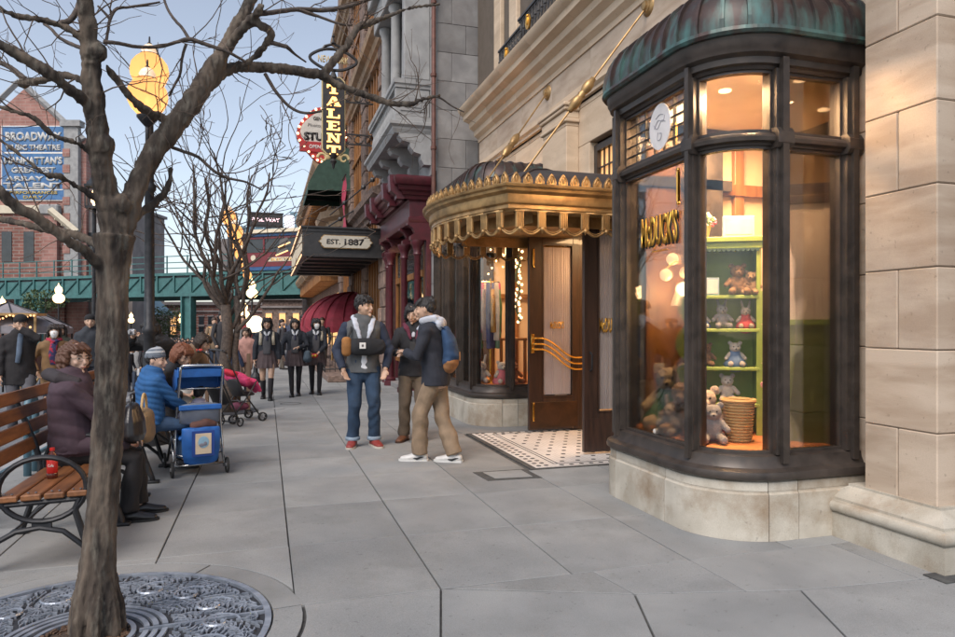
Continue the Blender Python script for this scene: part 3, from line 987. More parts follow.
# ------------------------------------------------------------------ inside of bay A
def inset_path2(path, d):
    P = [Vector(p) for p in path]; P[0].x = P[-1].x = 4.6; O = miters(P)
    return [tuple(p + o*d) for p, o in zip(P, O)]
mb = MB()
mb.prism([(x_, y_) for x_, y_ in inset_path2(pathA, .14)], .50, .565)
mb.build('display_floor', M['orange_floor'], shop)
PM_ = Matrix.Translation((3.62, 4.20, 0)) @ Matrix.Rotation(math.atan2(-.25, .33), 4, 'Z')
mb = MB(); mb.box(0, .42, 0, .03, .566, 1.42, M=PM_); mb.build('wainscot', M['green_panel'], shop)
mb = MB(); mb.box(0, .42, -.012, .04, 1.42, 1.46, M=PM_); mb.build('dado_rail', M['lime_paint'], shop)
mb = MB(); mb.box(0, .34, .003, .03, 1.46, 2.30, M=PM_); mb.build('wallpaper', M['peach_paper'], shop)
mb = MB(); mb.box(.345, .42, -.02, .05, .57, 3.1, .005, M=PM_); mb.box(0, .34, -.015, .045, 2.30, 2.36, .005, M=PM_); mb.box(0, .34, 0, .04, 2.37, 2.45, M=PM_)
mb.build('wood_trim', M['door_wood'], shop)
mb = MB()
mb.box(5.6, 5.66, 3.9, 5.7, .5, 3.9); mb.box(3.3, 5.6, 5.40, 5.44, .5, 3.15)
mb.box(3.95, 5.6, 3.88, 3.92, .5, 3.9)
mb.build('inner_wall', M['warm_plaster'], shop)
mb = MB(); mb.prism([(x_, y_) for x_, y_ in inset_path2(pathA, .14)], 3.16, 3.2); mb.build('display_ceiling', M['warm_plaster'], shop)
# wooden pilasters and cabinets at the back of the display
mb = MB()
for y in (5.60,):
    for x in (3.32, 3.62, 4.1, 4.6): mb.box(x, x+.10, 5.34, 5.395, .565, 3.15, .006)
for y in (4.1, 4.6, 5.1): mb.box(5.52, 5.6, y, y+.1, .565, 3.15, .006)
mb.box(3.32, 5.6, 5.32, 5.398, 2.60, 2.70)
mb.build('wood_pilaster', M['orange_wood'], shop)
mb = MB()
for k in range(26):
    y = 4.0 + k*.05
    mb.tube([(5.35+.03*math.sin(k*2.1), y, .6), (5.35+.03*math.sin(k*2.1+.6), y, 3.1)], .034, 6)
mb.build('backdrop_curtain', plain('tan_drape', (.42,.27,.15)), shop)
# small downlights
mb = MB()
for p in ((3.25, 4.35), (3.2, 5.0), (4.3, 4.5), (3.62, 4.0)): mb.lathe([(.001, 3.15), (.045, 3.15), (.045, 3.158), (.001, 3.158)], 16, (p[0], p[1], 0))
mb.build('downlight', M['bulb'], shop)
def area_light(name, loc, size, power, color, down=True, rot=None):
    l = bpy.data.lights.new(name, 'AREA'); l.energy = power; l.size = size; l.color = color
    o = bpy.data.objects.new(name, l); col.objects.link(o); o.location = loc
    if rot: o.rotation_euler = rot
    return o
area_light('display_lamp_light', (3.45, 4.7, 3.12), .8, 90, (1,.62,.32)); area_light('display_lamp_light', (3.34, 3.99, 3.12), .15, 34, (1,.62,.34)); area_light('display_lamp_light', (3.12, 4.3, 3.12), .2, 14, (1,.6,.3))
area_light('display_lamp_light', (3.35, 9.3+1.2, 3.12), .9, 44, (1,.66,.36))

# inside of bay B
mb = MB(); mb.prism(inset_path2(pathB, .14), .50, .565); mb.build('display_floor', M['orange_floor'], shop)
mb = MB(); mb.box(4.6, 4.66, 9.2, 12, .5, 3.2); mb.box(3.3, 4.6, 11.85, 11.9, .5, 3.2); mb.build('inner_wall', M['warm_plaster'], shop)
mb = MB()
for y in (9.9, 10.5, 11.1): mb.box(4.5, 4.6, y, y+.1, .565, 3.15, .006)
for x in (3.32, 3.8, 4.3): mb.box(x, x+.09, 11.78, 11.845, .565, 3.15, .006)
mb.box(3.32, 4.6, 11.77, 11.84, 1.9, 1.98)
mb.build('wood_pilaster', M['orange_wood'], shop)

# ------------------------------------------------------------------ doorway
blk = dict(parent=shop, m='sandstone_plain')
block_wall_x(WX-.03, 5.48, 6.72, .02, 2.84, width=.55, **blk)
block_wall_x(WX-.03, 8.66, 9.06, .02, 2.84, width=.45, **blk)
mb = MB()
mb.box(3.93, 4.12, 6.72, 6.85, 0, 2.72, .006); mb.box(3.93, 4.12, 8.53, 8.66, 0, 2.72, .006); mb.box(3.93, 4.12, 6.85, 8.53, 2.64, 2.72, .004)
mb.build('door_frame', M['door_wood'], shop)
mb = MB(); mb.box(4.9, 5.0, 6.6, 8.8, 0, 2.75); mb.box(4.1, 4.9, 6.66, 6.7, 0, 2.75); mb.box(4.1, 4.9, 8.62, 8.66, 0, 2.75); mb.box(4.1, 5.0, 6.7, 8.62, 2.70, 2.74)
mb.build('vestibule', M['warm_plaster'], shop)
mb = MB(); mb.box(4.25, 5.0, 6.6, 8.7, -.02, .002); mb.build('vestibule_floor', mtile, shop)
def door(y, face, cols, label):
    """leaf standing at right angles to the wall, hinged at x=4.05"""
    d = MB()
    x0, x1, z0, z1 = 3.31, 4.03, .03, 2.60
    gx0, gx1, gz0, gz1 = cols
    t = .025
    d.box(x0, gx0, y-t, y+t, z0, z1, .004); d.box(gx1, x1, y-t, y+t, z0, z1, .004)
    d.box(gx0, gx1, y-t+.001, y+t-.001, z0, gz0, .004); d.box(gx0, gx1, y-t+.001, y+t-.001, gz1, z1, .004)
    for a, b, c_, e in ((gx0, gx0+.018, gz0, gz1), (gx1-.018, gx1, gz0, gz1), (gx0+.018, gx1-.018, gz0, gz0+.018), (gx0+.018, gx1-.018, gz1-.018, gz1)):
        d.box(a, b, y-t-.006, y-t+.02, c_, e)
    o = d.build('door', M['door_wood'], shop)
    o['label'] = label
    mb = MB(); mb.box(gx0, gx1, y-.002, y+.004, gz0, gz1); mb.build('door_glass', M['glass_clear'], o)
    mb = MB(); n = 90; v = []
    for k in range(n+1):
        x = gx0 + .01 + (gx1-gx0-.02)*k/n
        w_ = .009*math.sin(k*1.25) + .004*math.sin(k*.5)
        for z in (gz0+.03, (gz0+gz1)/2, gz1-.03): v.append((x, y+.018+w_, z))
    mb.add(v, [(3*k, 3*k+3, 3*k+4, 3*k+1) for k in range(n)]+[(3*k+1, 3*k+4, 3*k+5, 3*k+2) for k in range(n)])
    mb.build('curtain', M['curtain'], o, smooth=True)
    mb = MB(); mb.tube([(gx0+.01, y+.012, gz1-.035), (gx1-.01, y+.012, gz1-.035)], .006, 8); mb.build('curtain_rod', M['brass'], o)
    return o
dA = door(8.52, -1, (3.50, 3.95, .46, 2.50), 'far open door leaf with three wavy brass push bars over its curtained glass')
dB = door(6.87, -1, (3.475, 3.93, .46, 2.50), 'near open door leaf, half hidden behind the near bay window, with a small pull handle')
mb = MB(); mb.box(3.33, 4.01, 8.488, 8.494, .06, .40, .002); mb.build('kick_plate', M['kick'], dA)
mb = MB()
for k, (za, zb) in enumerate(((1.245, .985), (1.17, .905), (1.10, .83))):
    pts = [(3.37+.70*t/24, 8.43-.02*math.sin(t/24*3.1), za+(zb-za)*(.5-.5*math.cos(math.pi*min(1, max(0, (t/24-.1)/.75))))) for t in range(25)]
    mb.tube(pts, .013, 8)
for z in (1.245, 1.17, 1.10): mb.ball((3.375, 8.455, z), (.02, .04, .02))
for z in (.985, .905, .83): mb.ball((4.06, 8.455, z), (.016, .03, .016))
mb.box(3.335, 3.385, 8.47, 8.495, 1.05, 1.30, .004)
mb.build('push_bars', M['brass'], dA, auto=40)
for z in (.17, 2.2):
    mb = MB(); mb.box(3.36, 3.385, 8.475, 8.494, z, z+.2, .003); mb.ball((3.372, 8.48, z+.215), .014); mb.ball((3.372, 8.48, z-.012), .014); mb.build('hinge', M['brass'], dA)
mb = MB(); mb.tube([(3.385, 6.845, .92), (3.385, 6.80, .94), (3.385, 6.80, 1.10), (3.385, 6.845, 1.12)], .011, 8); mb.build('handle', M['dark_iron'], dB, auto=40)
mb = MB(); mb.box(3.33, 4.01, 6.84, 6.844, .06, .40, .002); mb.build('kick_plate', M['door_wood'], dB)
text("McDUCK'S", M['gold_leaf'], dA, (3.72, 8.51, 1.42), FACE_CAM, width=.20, height=.10, extrude=.002, bold=.02)
text("McDUCK'S", M['gold_leaf'], dB, (3.64, 6.86, 1.42), FACE_CAM, width=.28, height=.17, extrude=.002, bold=.03)
area_light('vestibule_light', (4.4, 7.6, 2.66), .5, 24, (1,.62,.3))

# wall above the doorway: blocks, leaded transom window, pilasters, mouldings
block_wall_x(WX-.03, 5.48, 12.6, 2.85, 4.30, width=1.15, openings=[(6.25, 7.95, 2.9, 3.70)], **blk)
block_wall_x(WX-.03, 3.9, 5.48, 3.76, 4.30, width=1.15, **blk)
mb = MB(); mb.box(WX-.035, WX+.12, 6.72, 8.66, 2.73, 2.845, .006); mb.build('lintel', M['sandstone_plain'], shop)
win = MB()
win.box(WX+.03, WX+.10, 6.26, 6.34, 2.92, 3.69); win.box(WX+.03, WX+.10, 7.86, 7.94, 2.92, 3.69)
win.box(WX+.03, WX+.10, 6.34, 7.86, 3.61, 3.69); win.box(WX+.03, WX+.10, 6.34, 7.86, 2.92, 2.98)
for k in range(1, 12): win.box(WX+.06, WX+.08, 6.34+k*.127-.008, 6.34+k*.127+.008, 2.98, 3.61)
for z in (3.19, 3.40): win.box(WX+.058, WX+.082, 6.34, 7.86, z-.008, z+.008)
wo_ = win.build('transom_window', M['bronze_paint'], shop)
mb = MB(); mb.box(WX+.09, WX+.097, 6.34, 7.86, 2.98, 3.61); mb.build('lit_pane', M['window_warm'], wo_)
def pilaster(y0, y1, x=3.85, z0=2.86):
    mb = MB(); mb.box(x, WX-.03, y0+.06, y1-.06, z0, 4.02, .008)
    o = mb.build('pilaster', M['sandstone_plain'], shop)
    mb = MB()
    for k, (e, a, b) in enumerate(((.0, 4.02, 4.07), (.03, 4.07, 4.12), (.012, 4.122, 4.22), (.04, 4.222, 4.27), (.06, 4.272, 4.32))):
        mb.box(x-e, WX-.028, y0+.06-e, y1-.06+e, a, b, .01)
    mb.build('capital', M['sandstone_plain'], o)
pilaster(8.20, 9.12, 3.74)
pilaster(12.0, 12.6)
# entablature and cornice running the length of the front (butted pieces, so each reads as a stone)
prof_low = [(0, 4.322), (.05, 4.322), (.05, 4.36), (.09, 4.39), (.09, 4.43), (.03, 4.47), (.03, 4.52), (0, 4.52)]
prof_frieze = [(0, 4.524), (.02, 4.524), (.02, 4.90), (0, 4.90)]
prof_corn = [(0, 4.904), (.04, 4.904), (.05, 4.97), (.12, 5.02), (.13, 5.11), (.22, 5.16), (.23, 5.25), (.34, 5.29), (.35, 5.37), (.40, 5.40), (.44, 5.45), (.45, 5.49), (.2, 5.50), (0, 5.50)]
yy = 3.0
while yy < 12.6:
    y2 = min(yy+1.22, 12.62)
    for nm, pr, mm in (('moulding_stone', prof_low, 'sandstone_plain'), ('frieze_stone', prof_frieze, 'sandstone'), ('cornice_stone', prof_corn, 'sandstone_plain')):
        mb = MB(); mb.sweep([(WX-.03, yy+.002), (WX-.03, y2-.002)], [(-a, z) for a, z in pr])
        mb.build(nm, M[mm], shop, fix=True, auto=30)
    yy = y2
# cornice corner by the near pier return
for nm, pr, mm in (('moulding_stone', prof_low, 'sandstone_plain'), ('cornice_stone', prof_corn, 'sandstone_plain')):
    pass
# upper storey
block_wall_x(WX+.05, 10.2, 12.6, 5.35, 8.4, width=.8, zbase=5.35, **blk)
block_wall_x(WX+.05, 7.2, 8.6, 5.35, 8.4, width=.7, zbase=5.35, **blk)
block_wall_x(WX+.05, 4.2, 5.8, 5.35, 8.4, width=.8, zbase=5.35, **blk)
for y0, y1 in ((8.6, 10.2), (5.8, 7.2)):
    mb = MB(); mb.box(WX+.10, WX+.16, y0, y0+.1, 5.35, 8.3); mb.box(WX+.10, WX+.16, y1-.1, y1, 5.35, 8.3); mb.box(WX+.1, WX+.16, (y0+y1)/2-.04, (y0+y1)/2+.04, 5.35, 8.3)
    for z in (6.3, 7.3): mb.box(WX+.1, WX+.158, y0+.1, y1-.1, z, z+.06)
    w_ = mb.build('upper_window', M['light_grey_stone'], shop)
    mb = MB(); mb.box(WX+.17, WX+.18, y0, y1, 5.35, 8.3); mb.build('window_glass', M['window_dark'], w_)
for y0 in (10.55, 11.35):
    mb = MB(); mb.box(WX-.06, WX+.05, y0, y0+.36, 5.35, 8.4, .015); mb.build('upper_pilaster', M['sandstone_plain'], shop)

# ------------------------------------------------------------------ balcony railing with gilt medallions
rail = thing('balcony_railing', 'black wrought iron balcony railing with gilt medallions above the stone cornice', 'railing')
mb = MB(); yA, yB, xr = 3.6, 10.75, 3.57
pts = [(3.93, yB), (xr+.10, yB), (xr+.10, 9.55), (xr, 9.55), (xr, yA)]
for z, s in ((5.40, .018), (5.78, .022), (5.74, .009)):
    mb.sweep(pts, [(-s, z-s*.7), (s, z-s*.7), (s, z+s*.7), (-s, z+s*.7)])
mb.build('rail', M['black_paint'], rail, fix=True)
def bal_spots():
    out = []
    y = yB
    while y > yA: out.append((xr+(.10 if y > 9.55 else 0), y)); y -= .115
    x = 3.93
    while x > xr+.12: out.append((x, yB)); x -= .115
    return out
mb = MB(); mb.tube([(0,0,5.35),(0,0,5.80)], .011, 6); mb.ball((0,0,5.60), .022, 8, 6)
bme = mb.mesh('baluster', M['black_paint'], True)
for x, y in bal_spots():
    o = link('baluster', bme, rail); o.location = (x, y, 0)
mb = MB()
for s in (-1, 1):
    mb.tube([(0, s*(.018+.028*math.sin(t*.6)), 5.42+t*.028) for t in range(12)], .006, 5)
    mb.tube([(0, s*(.03+.015*math.cos(t*.8)), 5.55+.015*math.sin(t*.8)) for t in range(9)], .005, 5)
sme = mb.mesh('scroll', M['black_paint'], True)
for k, (x, y) in enumerate(bal_spots()):
    if k < 62 and x < 3.9:
        o = link('scroll', sme, rail); o.location = (x, y-.057, 0)
mb = MB(); n = 20
Mm = Matrix.Rotation(R(-90), 4, 'Z')
mb.strip([(.085*math.cos(2*math.pi*k/n)*(1+.10*math.cos(k*math.pi*2/n*6)), 5.59+.105*math.sin(2*math.pi*k/n)) for k in range(n)], .018, Mm)
mb.ball((-.012, 0, 5.60), (.02, .035, .06), 10, 8); mb.ball((-.014, 0, 5.67), (.016, .03, .02), 8, 6)
mme = mb.mesh('medallion', M['gold_leaf'])
for y in (10.35, 9.15, 8.0, 6.8):
    o = link('medallion', mme, rail); o.location = (xr+(.10 if y > 9.55 else 0)-.02, y, 0)

rail.location.z = .135
# ------------------------------------------------------------------ entrance canopy
can = thing('entrance_canopy', 'gilded bronze entrance canopy with scalloped fringe over the open doors', 'canopy')
cy0, cy1, cxc = 6.32, 9.12, 2.24
cp = [(3.90, cy0), (cxc, cy0)]
NB = 22
for k in range(1, NB):
    t = k/NB
    cp.append((cxc - .42*math.sin(math.pi*t), cy0 + (cy1-cy0)*t))
cp += [(cxc, cy1), (3.90, cy1)]
fas = [(-.3, 2.60), (-.06, 2.60), (-.04, 2.615), (-.045, 2.65), (-.02, 2.665), (-.015, 2.68), (-.015, 2.75), (.005, 2.765), (.03, 2.775), (.035, 2.80), (.06, 2.815), (.065, 2.835), (.03, 2.85), (-.3, 2.85)]
fs_ = MB(); fs_.sweep(cp, fas, smoothflip=-1)
fs_.build('fascia', M['gold_bronze'], can, auto=35, fix=True)
def inset_path(path, d):
    P = [Vector(p) for p in path]; O = miters(P)
    return [tuple(p + o*d) for p, o in zip(P, O)]
ip = inset_path(cp, .12)
top = MB(); top.prism(ip, 2.63, 2.66); top.build('soffit', M['gold_bronze'], can, fix=True)
# inner drop ring of the soffit
top = MB(); top.sweep(inset_path(cp, .40), [(0, 2.50), (.03, 2.50), (.03, 2.63), (0, 2.63)], smoothflip=1); top.build('soffit_moulding', M['gold_bronze'], can, fix=True)
# roof of the canopy: low ribbed dome
dm = MB(); 
rings = [(.10, 2.845), (.16, 2.90), (.26, 2.99), (.42, 3.08), (.65, 3.14), (.9, 3.16)]
base = cp[1:-1]
nv = len(base)
v = []
for d_, z in rings:
    for (x, y) in base:
        t = (y-cy0)/(cy1-cy0)
        xx = x + d_ ; yq = cy0 + d_*.9 + (cy1-cy0-1.8*d_)*t
        v.append((min(xx, 3.8), yq, z))
for (x, y) in base:
    t = (y-cy0)/(cy1-cy0); v.append((3.90, cy0+.85+(cy1-cy0-1.7)*t, 3.16))
f = []
for i in range(len(rings)):
    for k in range(nv-1): f.append((i*nv+k, i*nv+k+1, (i+1)*nv+k+1, (i+1)*nv+k))
# close the two ends against the wall
dm.add(v, f)
for side_y, sg in ((cy0, 1), (cy1, -1)):
    e = [(cxc+d_, side_y+sg*d_*.9, z) for d_, z in rings] + [(3.90, side_y+sg*.85, 3.16)]
    e2 = [(3.90, side_y+sg*d_*.9, z) for d_, z in rings] + [(3.90, side_y+sg*.85, 3.16)]
    vv = e+e2; m_ = len(e)
    dm.add(vv, [(i, i+1, m_+i+1, m_+i) for i in range(m_-1)])
M['dome_lead'] = mat('dome_lead', (.055,.048,.05), (.04,.034,.038), rough=.55, metal=.2, scale=6, bump=.1, bscale=30, c3=(.06,.085,.09), s3=4, f3=.4)
dome = dm.build('canopy_roof', M['dome_lead'], can, smooth=True, fix=True)
for k in range(0, nv, 2):
    x, y = base[k]; t = (y-cy0)/(cy1-cy0)
    mb = MB(); mb.tube([(x+d_, cy0+d_*.9+(cy1-cy0-1.8*d_)*t, z+.006) for d_, z in rings], .012, 6)
    mb.build('rib', M['dome_lead'], dome)
# ornaments along the edge
def along(path, step, off=0.0, start=.05):
    P = [Vector(p) for p in path]; out = []
    tot = sum((P[i+1]-P[i]).length for i in range(len(P)-1))
    n = int((tot-2*start)/step); s_ = start + ((tot-2*start)-n*step)/2
    for k in range(n+1):
        s = s_+k*step; acc = 0
        for i in range(len(P)-1):
            l = (P[i+1]-P[i]).length
            if acc+l >= s:
                t = (P[i+1]-P[i]).normalized(); p = P[i]+t*(s-acc)
                nrm = Vector((-t.y, t.x))
                out.append((p+nrm*off*1.0, math.atan2(t.y, t.x), nrm)); break
            acc += l
    return out
# outward normal of travel order (wall->corner->far) is to the right of travel? checked by sign
mb = MB(); n = 14
fan = [(-.045, 0), (-.05, .03), (-.04, .065), (-.015, .10), (0, .115), (.015, .10), (.04, .065), (.05, .03), (.045, 0)]
mb.strip(fan, .016, Matrix.Identity(4))
mb.tube([(-.03, -.012, .01), (-.034, -.012, .045), (-.018, -.012, .08), (0, -.012, .092), (.018, -.012, .08), (.034, -.012, .045), (.03, -.012, .01)], .007, 6)
mb.ball((0, -.012, .045), (.012, .010, .028), 8, 6)
crest = mb.mesh('crest_ornament', M['gold_bronze'])
for p, a, nr in along(cp, .125):
    o = link('crest_ornament', crest, can); o.location = (p.x, p.y, 2.848); o.rotation_euler = (0, 0, a+math.pi)
    o.location.x -= 0; 
mb = MB()
mb.box(-.044, .044, -.012, .014, -.175, 0, .005)
for x in (-.03, -.01, .01, .03): mb.tube([(x, -.014, -.165), (x, -.014, -.01)], .008, 5)
mb.box(-.052, .052, -.02, .02, -.02, .0, .004)
mb.ball((0, -.016, -.185), .024, 10, 8); mb.tube([(0,-.01,-.20),(0,-.01,-.225)], [.012,.002], 6)
pend = mb.mesh('fringe_pendant', M['gold_bronze'])
mb = MB()
sc = [(-.1175+.235*t/12, 0, -.175-.065*math.sin(math.pi*t/12)) for t in range(13)]
mb.tube(sc, .012, 6); mb.tube([(p[0], p[1], p[2]+.022) for p in sc], .006, 5)
mb.box(-.1175, .1175, .01, .018, -.02, 0)
scal = mb.mesh('fringe_scallop', M['gold_bronze'], True)
sp_ = along(inset_path(cp, .055), .235)
for k, (p, a, nr) in enumerate(sp_):
    o = link('fringe_pendant', pend, can); o.location = (p.x, p.y, 2.60); o.rotation_euler = (0, 0, a+math.pi)
    if k < len(sp_)-1:
        q = sp_[k+1][0]; m_ = (p+q)/2; dd = q-p
        o = link('fringe_scallop', scal, can); o.location = (m_.x, m_.y, 2.605); o.rotation_euler = (0, 0, math.atan2(dd.y, dd.x)); o.scale = (dd.length/.235, 1, 1)
can.location.z = -.045
# stay rods
def stay(a, b, label):
    a, b = Vector(a), Vector(b)
    t = thing('stay_rod', label, 'stay rod', a, group='rods holding up the canopy')
    d = b-a; L_ = d.length; u = d.normalized()
    q = u.to_track_quat('Z', 'Y').to_matrix().to_4x4()
    mb = MB(); mb.tube([(0,0,0), d*.42], .011, 8); mb.tube([d*.62, d], .011, 8)
    mb.build('rod', M['gold_bronze'], t)
    mb = MB(); L2 = L_*.20; s = L_*.42
    pr = [(r_*1.02, z_) for r_, z_ in [(.014, s), (.03, s+.01), (.034, s+.05), (.05, s+.07), (.055, s+L2*.3), (.04, s+L2*.42), (.034, s+L2*.45), (.046, s+L2*.5), (.034, s+L2*.55), (.04, s+L2*.58), (.055, s+L2*.7), (.05, s+L2-.07), (.034, s+L2-.05), (.03, s+L2-.01), (.014, s+L2)]]
    mb.lathe(pr, 14, q); mb.build('turnbuckle', M['gold_bronze'], t, smooth=True)
    mb = MB(); mq = Matrix.Rotation(R(-90), 4, 'Y')
    mb.lathe([(.001,-.03),(.10,-.03),(.11,-.015),(.10,.0),(.075,.01),(.07,.025),(.05,.03),(.045,.05),(.001,.06)], 20, mq); mb.build('wall_rosette', M['gold_bronze'], t, auto=40)
    mb = MB(); mb.ball(d, .03); mb.tube([d, d+Vector((.0,-.03,-.05)), d+Vector((.02,-.06,-.02))], .012, 6); mb.build('hook', M['gold_bronze'], t, auto=50)
stay((3.885, 9.25, 4.78), (2.42, 8.15, 2.93), 'far stay rod from the wall rosette down to the canopy roof')
stay((3.885, 6.50, 4.82), (2.62, 6.95, 3.02), 'near stay rod, ending beside the green copper hood, down to the canopy roof')
# ================================================================== GREY STONE / MAROON SHOPFRONT BUILDING
gb = thing('grey_stone_building', 'grey stone building with a maroon shopfront and a balustraded balcony', 'building')
GX = 3.17
mb = MB(); mb.box(GX+.06, 9, 13.06, 17.3, 0, 16); mb.build('wall_core', M['joint'], gb)
block_wall_y(13.0, GX, 4.15, 0, 10.5, course=.56, zbase=0, width=.58, parent=gb, m='grey_stone', thick=.07, c=.008)
block_wall_x(GX-.005, 13.075, 13.5, 0, 3.9, course=.56, zbase=0, width=.5, parent=gb, m='grey_stone', thick=.07, c=.008)
block_wall_x(GX-.02, 13.075, 17.3, 4.42, 10.8, course=.56, zbase=.28, width=.95, parent=gb, m='light_grey_stone', thick=.08, c=.008, openings=[(14.2, 16.4, 6.4, 9.2)])
mb = MB(); mb.box(GX+.02, GX+.05, 14.2, 16.4, 6.4, 9.2); mb.build('upper_window', M['window_dark'], gb)
# loggia columns and raking cornice above the balcony
for y in (13.95, 15.3, 16.6):
    mb = MB(); mb.lathe([(.17, 6.32), (.17, 6.42), (.14, 6.44), (.125, 6.6), (.11, 8.3), (.13, 8.34), (.13, 8.40), (.17, 8.46), (.17, 8.55)], 18, (2.78, y, 0)); mb.build('column', M['light_grey_stone'], gb, auto=40)
mb = MB(); mb.box(2.55, GX-.02, 13.6, 17.1, 8.56, 9.1, .02); mb.box(2.40, GX-.02, 13.45, 17.2, 9.11, 9.4, .03); mb.build('loggia_lintel', M['light_grey_stone'], gb)
mb = MB(); mb.box(2.62, GX-.02, 13.52, 13.75, 6.32, 8.55, .02); mb.build('loggia_pier', M['light_grey_stone'], gb)
# balcony
bx = 2.42
path = [(GX-.02, 13.5), (bx, 13.5), (bx, 17.1), (GX-.02, 17.1)]
mb = MB(); mb.sweep(path, [(.3, 5.22), (-.0, 5.22), (-.04, 5.30), (-.04, 5.34), (-.10, 5.38), (-.10, 5.44), (-.02, 5.47), (.3, 5.47)][::-1], smoothflip=1)
mb.box(bx+.25, GX-.02, 13.7, 16.9, 5.23, 5.46)
mb.build('balcony_slab', M['light_grey_stone'], gb, fix=True)
mb = MB(); mb.sweep(path, [(.02, 6.20), (.02, 6.14), (.22, 6.14), (.22, 6.20), (.25, 6.22), (.25, 6.31), (-.01, 6.31), (-.01, 6.22)]); mb.build('balcony_rail', M['light_grey_stone'], gb, fix=True)
mb = MB(); mb.sweep(path, [(.02, 5.475), (.22, 5.475), (.22, 5.58), (.02, 5.58)]); mb.build('balcony_plinth', M['light_grey_stone'], gb, fix=True)
mb = MB(); mb.box(bx+.03, GX-.03, 13.54, 13.68, 5.585, 6.135, .008); mb.box(bx+.12, GX-.12, 13.52, 13.54, 5.68, 6.04, .008); mb.box(bx+.2, GX-.2, 13.505, 13.52, 5.75, 5.97, .006)
mb.build('balcony_panel', M['light_grey_stone'], gb)
mb = MB(); mb.lathe([(.05,5.58),(.05,5.62),(.03,5.64),(.055,5.72),(.065,5.80),(.045,5.92),(.028,6.0),(.045,6.04),(.05,6.06),(.05,6.14)], 12)
bm_ = mb.mesh('baluster', M['light_grey_stone'], True)
for k in range(19):
    o = link('baluster', bm_, gb); o.location = (bx+.12, 13.85+k*.17, 0)
for y in (13.6, 14.75, 15.9, 16.95):
    mb = MB()
    pr = [(0, 4.62), (-.14, 4.62), (-.20, 4.72), (-.20, 4.82), (-.34, 4.86), (-.42, 4.96), (-.42, 5.04), (-.58, 5.08), (-.64, 5.16), (-.64, 5.22), (0, 5.22)]
    mb.sweep([(GX-.02, y-.13), (GX-.02, y+.13)], pr)
    mb.build('corbel', M['light_grey_stone'], gb, fix=True)
# maroon shopfront
path = [(GX, 13.48), (2.62, 13.48), (2.62, 17.25), (GX, 17.25)]
mb = MB(); mb.sweep(path, [(.35, 3.92), (.0, 3.92), (-.02, 3.99), (-.05, 4.0), (-.07, 4.06), (-.13, 4.09), (-.15, 4.16), (-.20, 4.18), (-.24, 4.26), (-.24, 4.32), (-.18, 4.36), (.35, 4.40)][::-1])
mb.build('shopfront_cornice', M['maroon'], gb, fix=True, auto=35)
mb = MB(); mb.sweep([(GX, 13.52), (2.72, 13.52), (2.72, 17.2), (GX, 17.2)], [(.25, 3.45), (.0, 3.45), (-.02, 3.50), (-.02, 3.56), (.01, 3.58), (.01, 3.88), (-.03, 3.91), (.25, 3.915)][::-1])
mb.build('shopfront_frieze', M['maroon'], gb, fix=True, auto=35)
for y in (13.60, 14.45, 16.15, 17.05):
    mb = MB()
    x = 2.80 if 14 < y < 17 else 2.9
    mb.lathe([(.15,0),(.15,.10),(.12,.12),(.13,.16),(.085,.20),(.08,.75),(.10,.78),(.10,.83),(.072,.86),(.062,2.8),(.09,2.84),(.07,2.88),(.10,3.0),(.14,3.06),(.14,3.12)], 16, (x, y, 0))
    mb.build('column', M['maroon'], gb, auto=40)
    mb = MB()
    mb.sweep([(GX, y-.09), (GX, y+.09)], [(-.0, 3.12), (-.42, 3.12), (-.42, 3.2), (-.33, 3.26), (-.38, 3.36), (-.48, 3.42), (-.48, 3.46), (0, 3.46)]); mb.build('bracket', M['maroon'], gb, fix=True)
    mb = MB(); mb.box(3.07, GX, y-.10, y+.10, 0, 3.12, .01); mb.build('pilaster', M['maroon'], gb)
    mb = MB(); mb.sweep([(2.62, y-.12), (2.62, y+.12)], [(.2, 3.92), (-.16, 3.92), (-.16, 3.99), (-.28, 4.07), (-.30, 4.38), (.2, 4.40)]); mb.build('cornice_block', M['maroon'], gb, fix=True)
def shop_window(y0, y1, parent):
    mb = MB()
    mb.box(GX-.10, GX-.02, y0, y0+.07, .55, 3.40); mb.box(GX-.10, GX-.02, y1-.07, y1, .55, 3.40); mb.box(GX-.10, GX-.02, y0+.07, y1-.07, 3.33, 3.40)
    mb.box(GX-.12, GX-.02, y0+.07, y1-.07, 2.42, 2.55); mb.box(GX-.12, GX-.02, y0+.07, y1-.07, 0.55, .64)
    w = mb.build('shop_window', M['orange_wood'], parent)
    mb = MB(); mb.box(GX-.06, GX-.05, y0+.07, y1-.07, .64, 2.42); mb.box(GX-.06, GX-.05, y0+.07, y1-.07, 2.55, 3.33); mb.build('glass_pane', M['glass'], w)
    mb = MB(); n = int((y1-y0)/.09)
    for k in range(1, n): mb.box(GX-.075, GX-.065, y0+.07+k*.09-.004, y0+.07+k*.09+.004, 2.55, 3.10)
    for z in (2.66, 2.77, 2.88, 2.99, 3.10): mb.box(GX-.078, GX-.062, y0+.07, y1-.07, z-.004, z+.004)
    mb.build('lead_lattice', M['chrome'], w)
    mb = MB(); mb.box(GX-.03, GX-.02, y0+.07, y1-.07, .64, 2.1); mb.box(GX-.04, GX-.02, y0+.07, y1-.07, 1.1, 1.14)
    mb.build('window_back', plain('navy_cloth', (.02,.035,.09)), w)
    mb = MB()
    for k in range(int((y1-y0)/.18)):
        for z in (.72, 1.0, 1.3, 1.6): mb.ball((GX-.035, y0+.15+k*.18+rnd.uniform(-.04,.04), z+rnd.uniform(-.04,.04)), rnd.uniform(.02,.05), 7, 5)
    stuff(mb.build('displayed_goods', plain('goods', (.45,.25,.10)), w))
    mb = MB(); mb.box(GX-.08, GX, y0, y1, 0.12, .545, .01); mb.build('stall_riser', M['maroon'], parent)
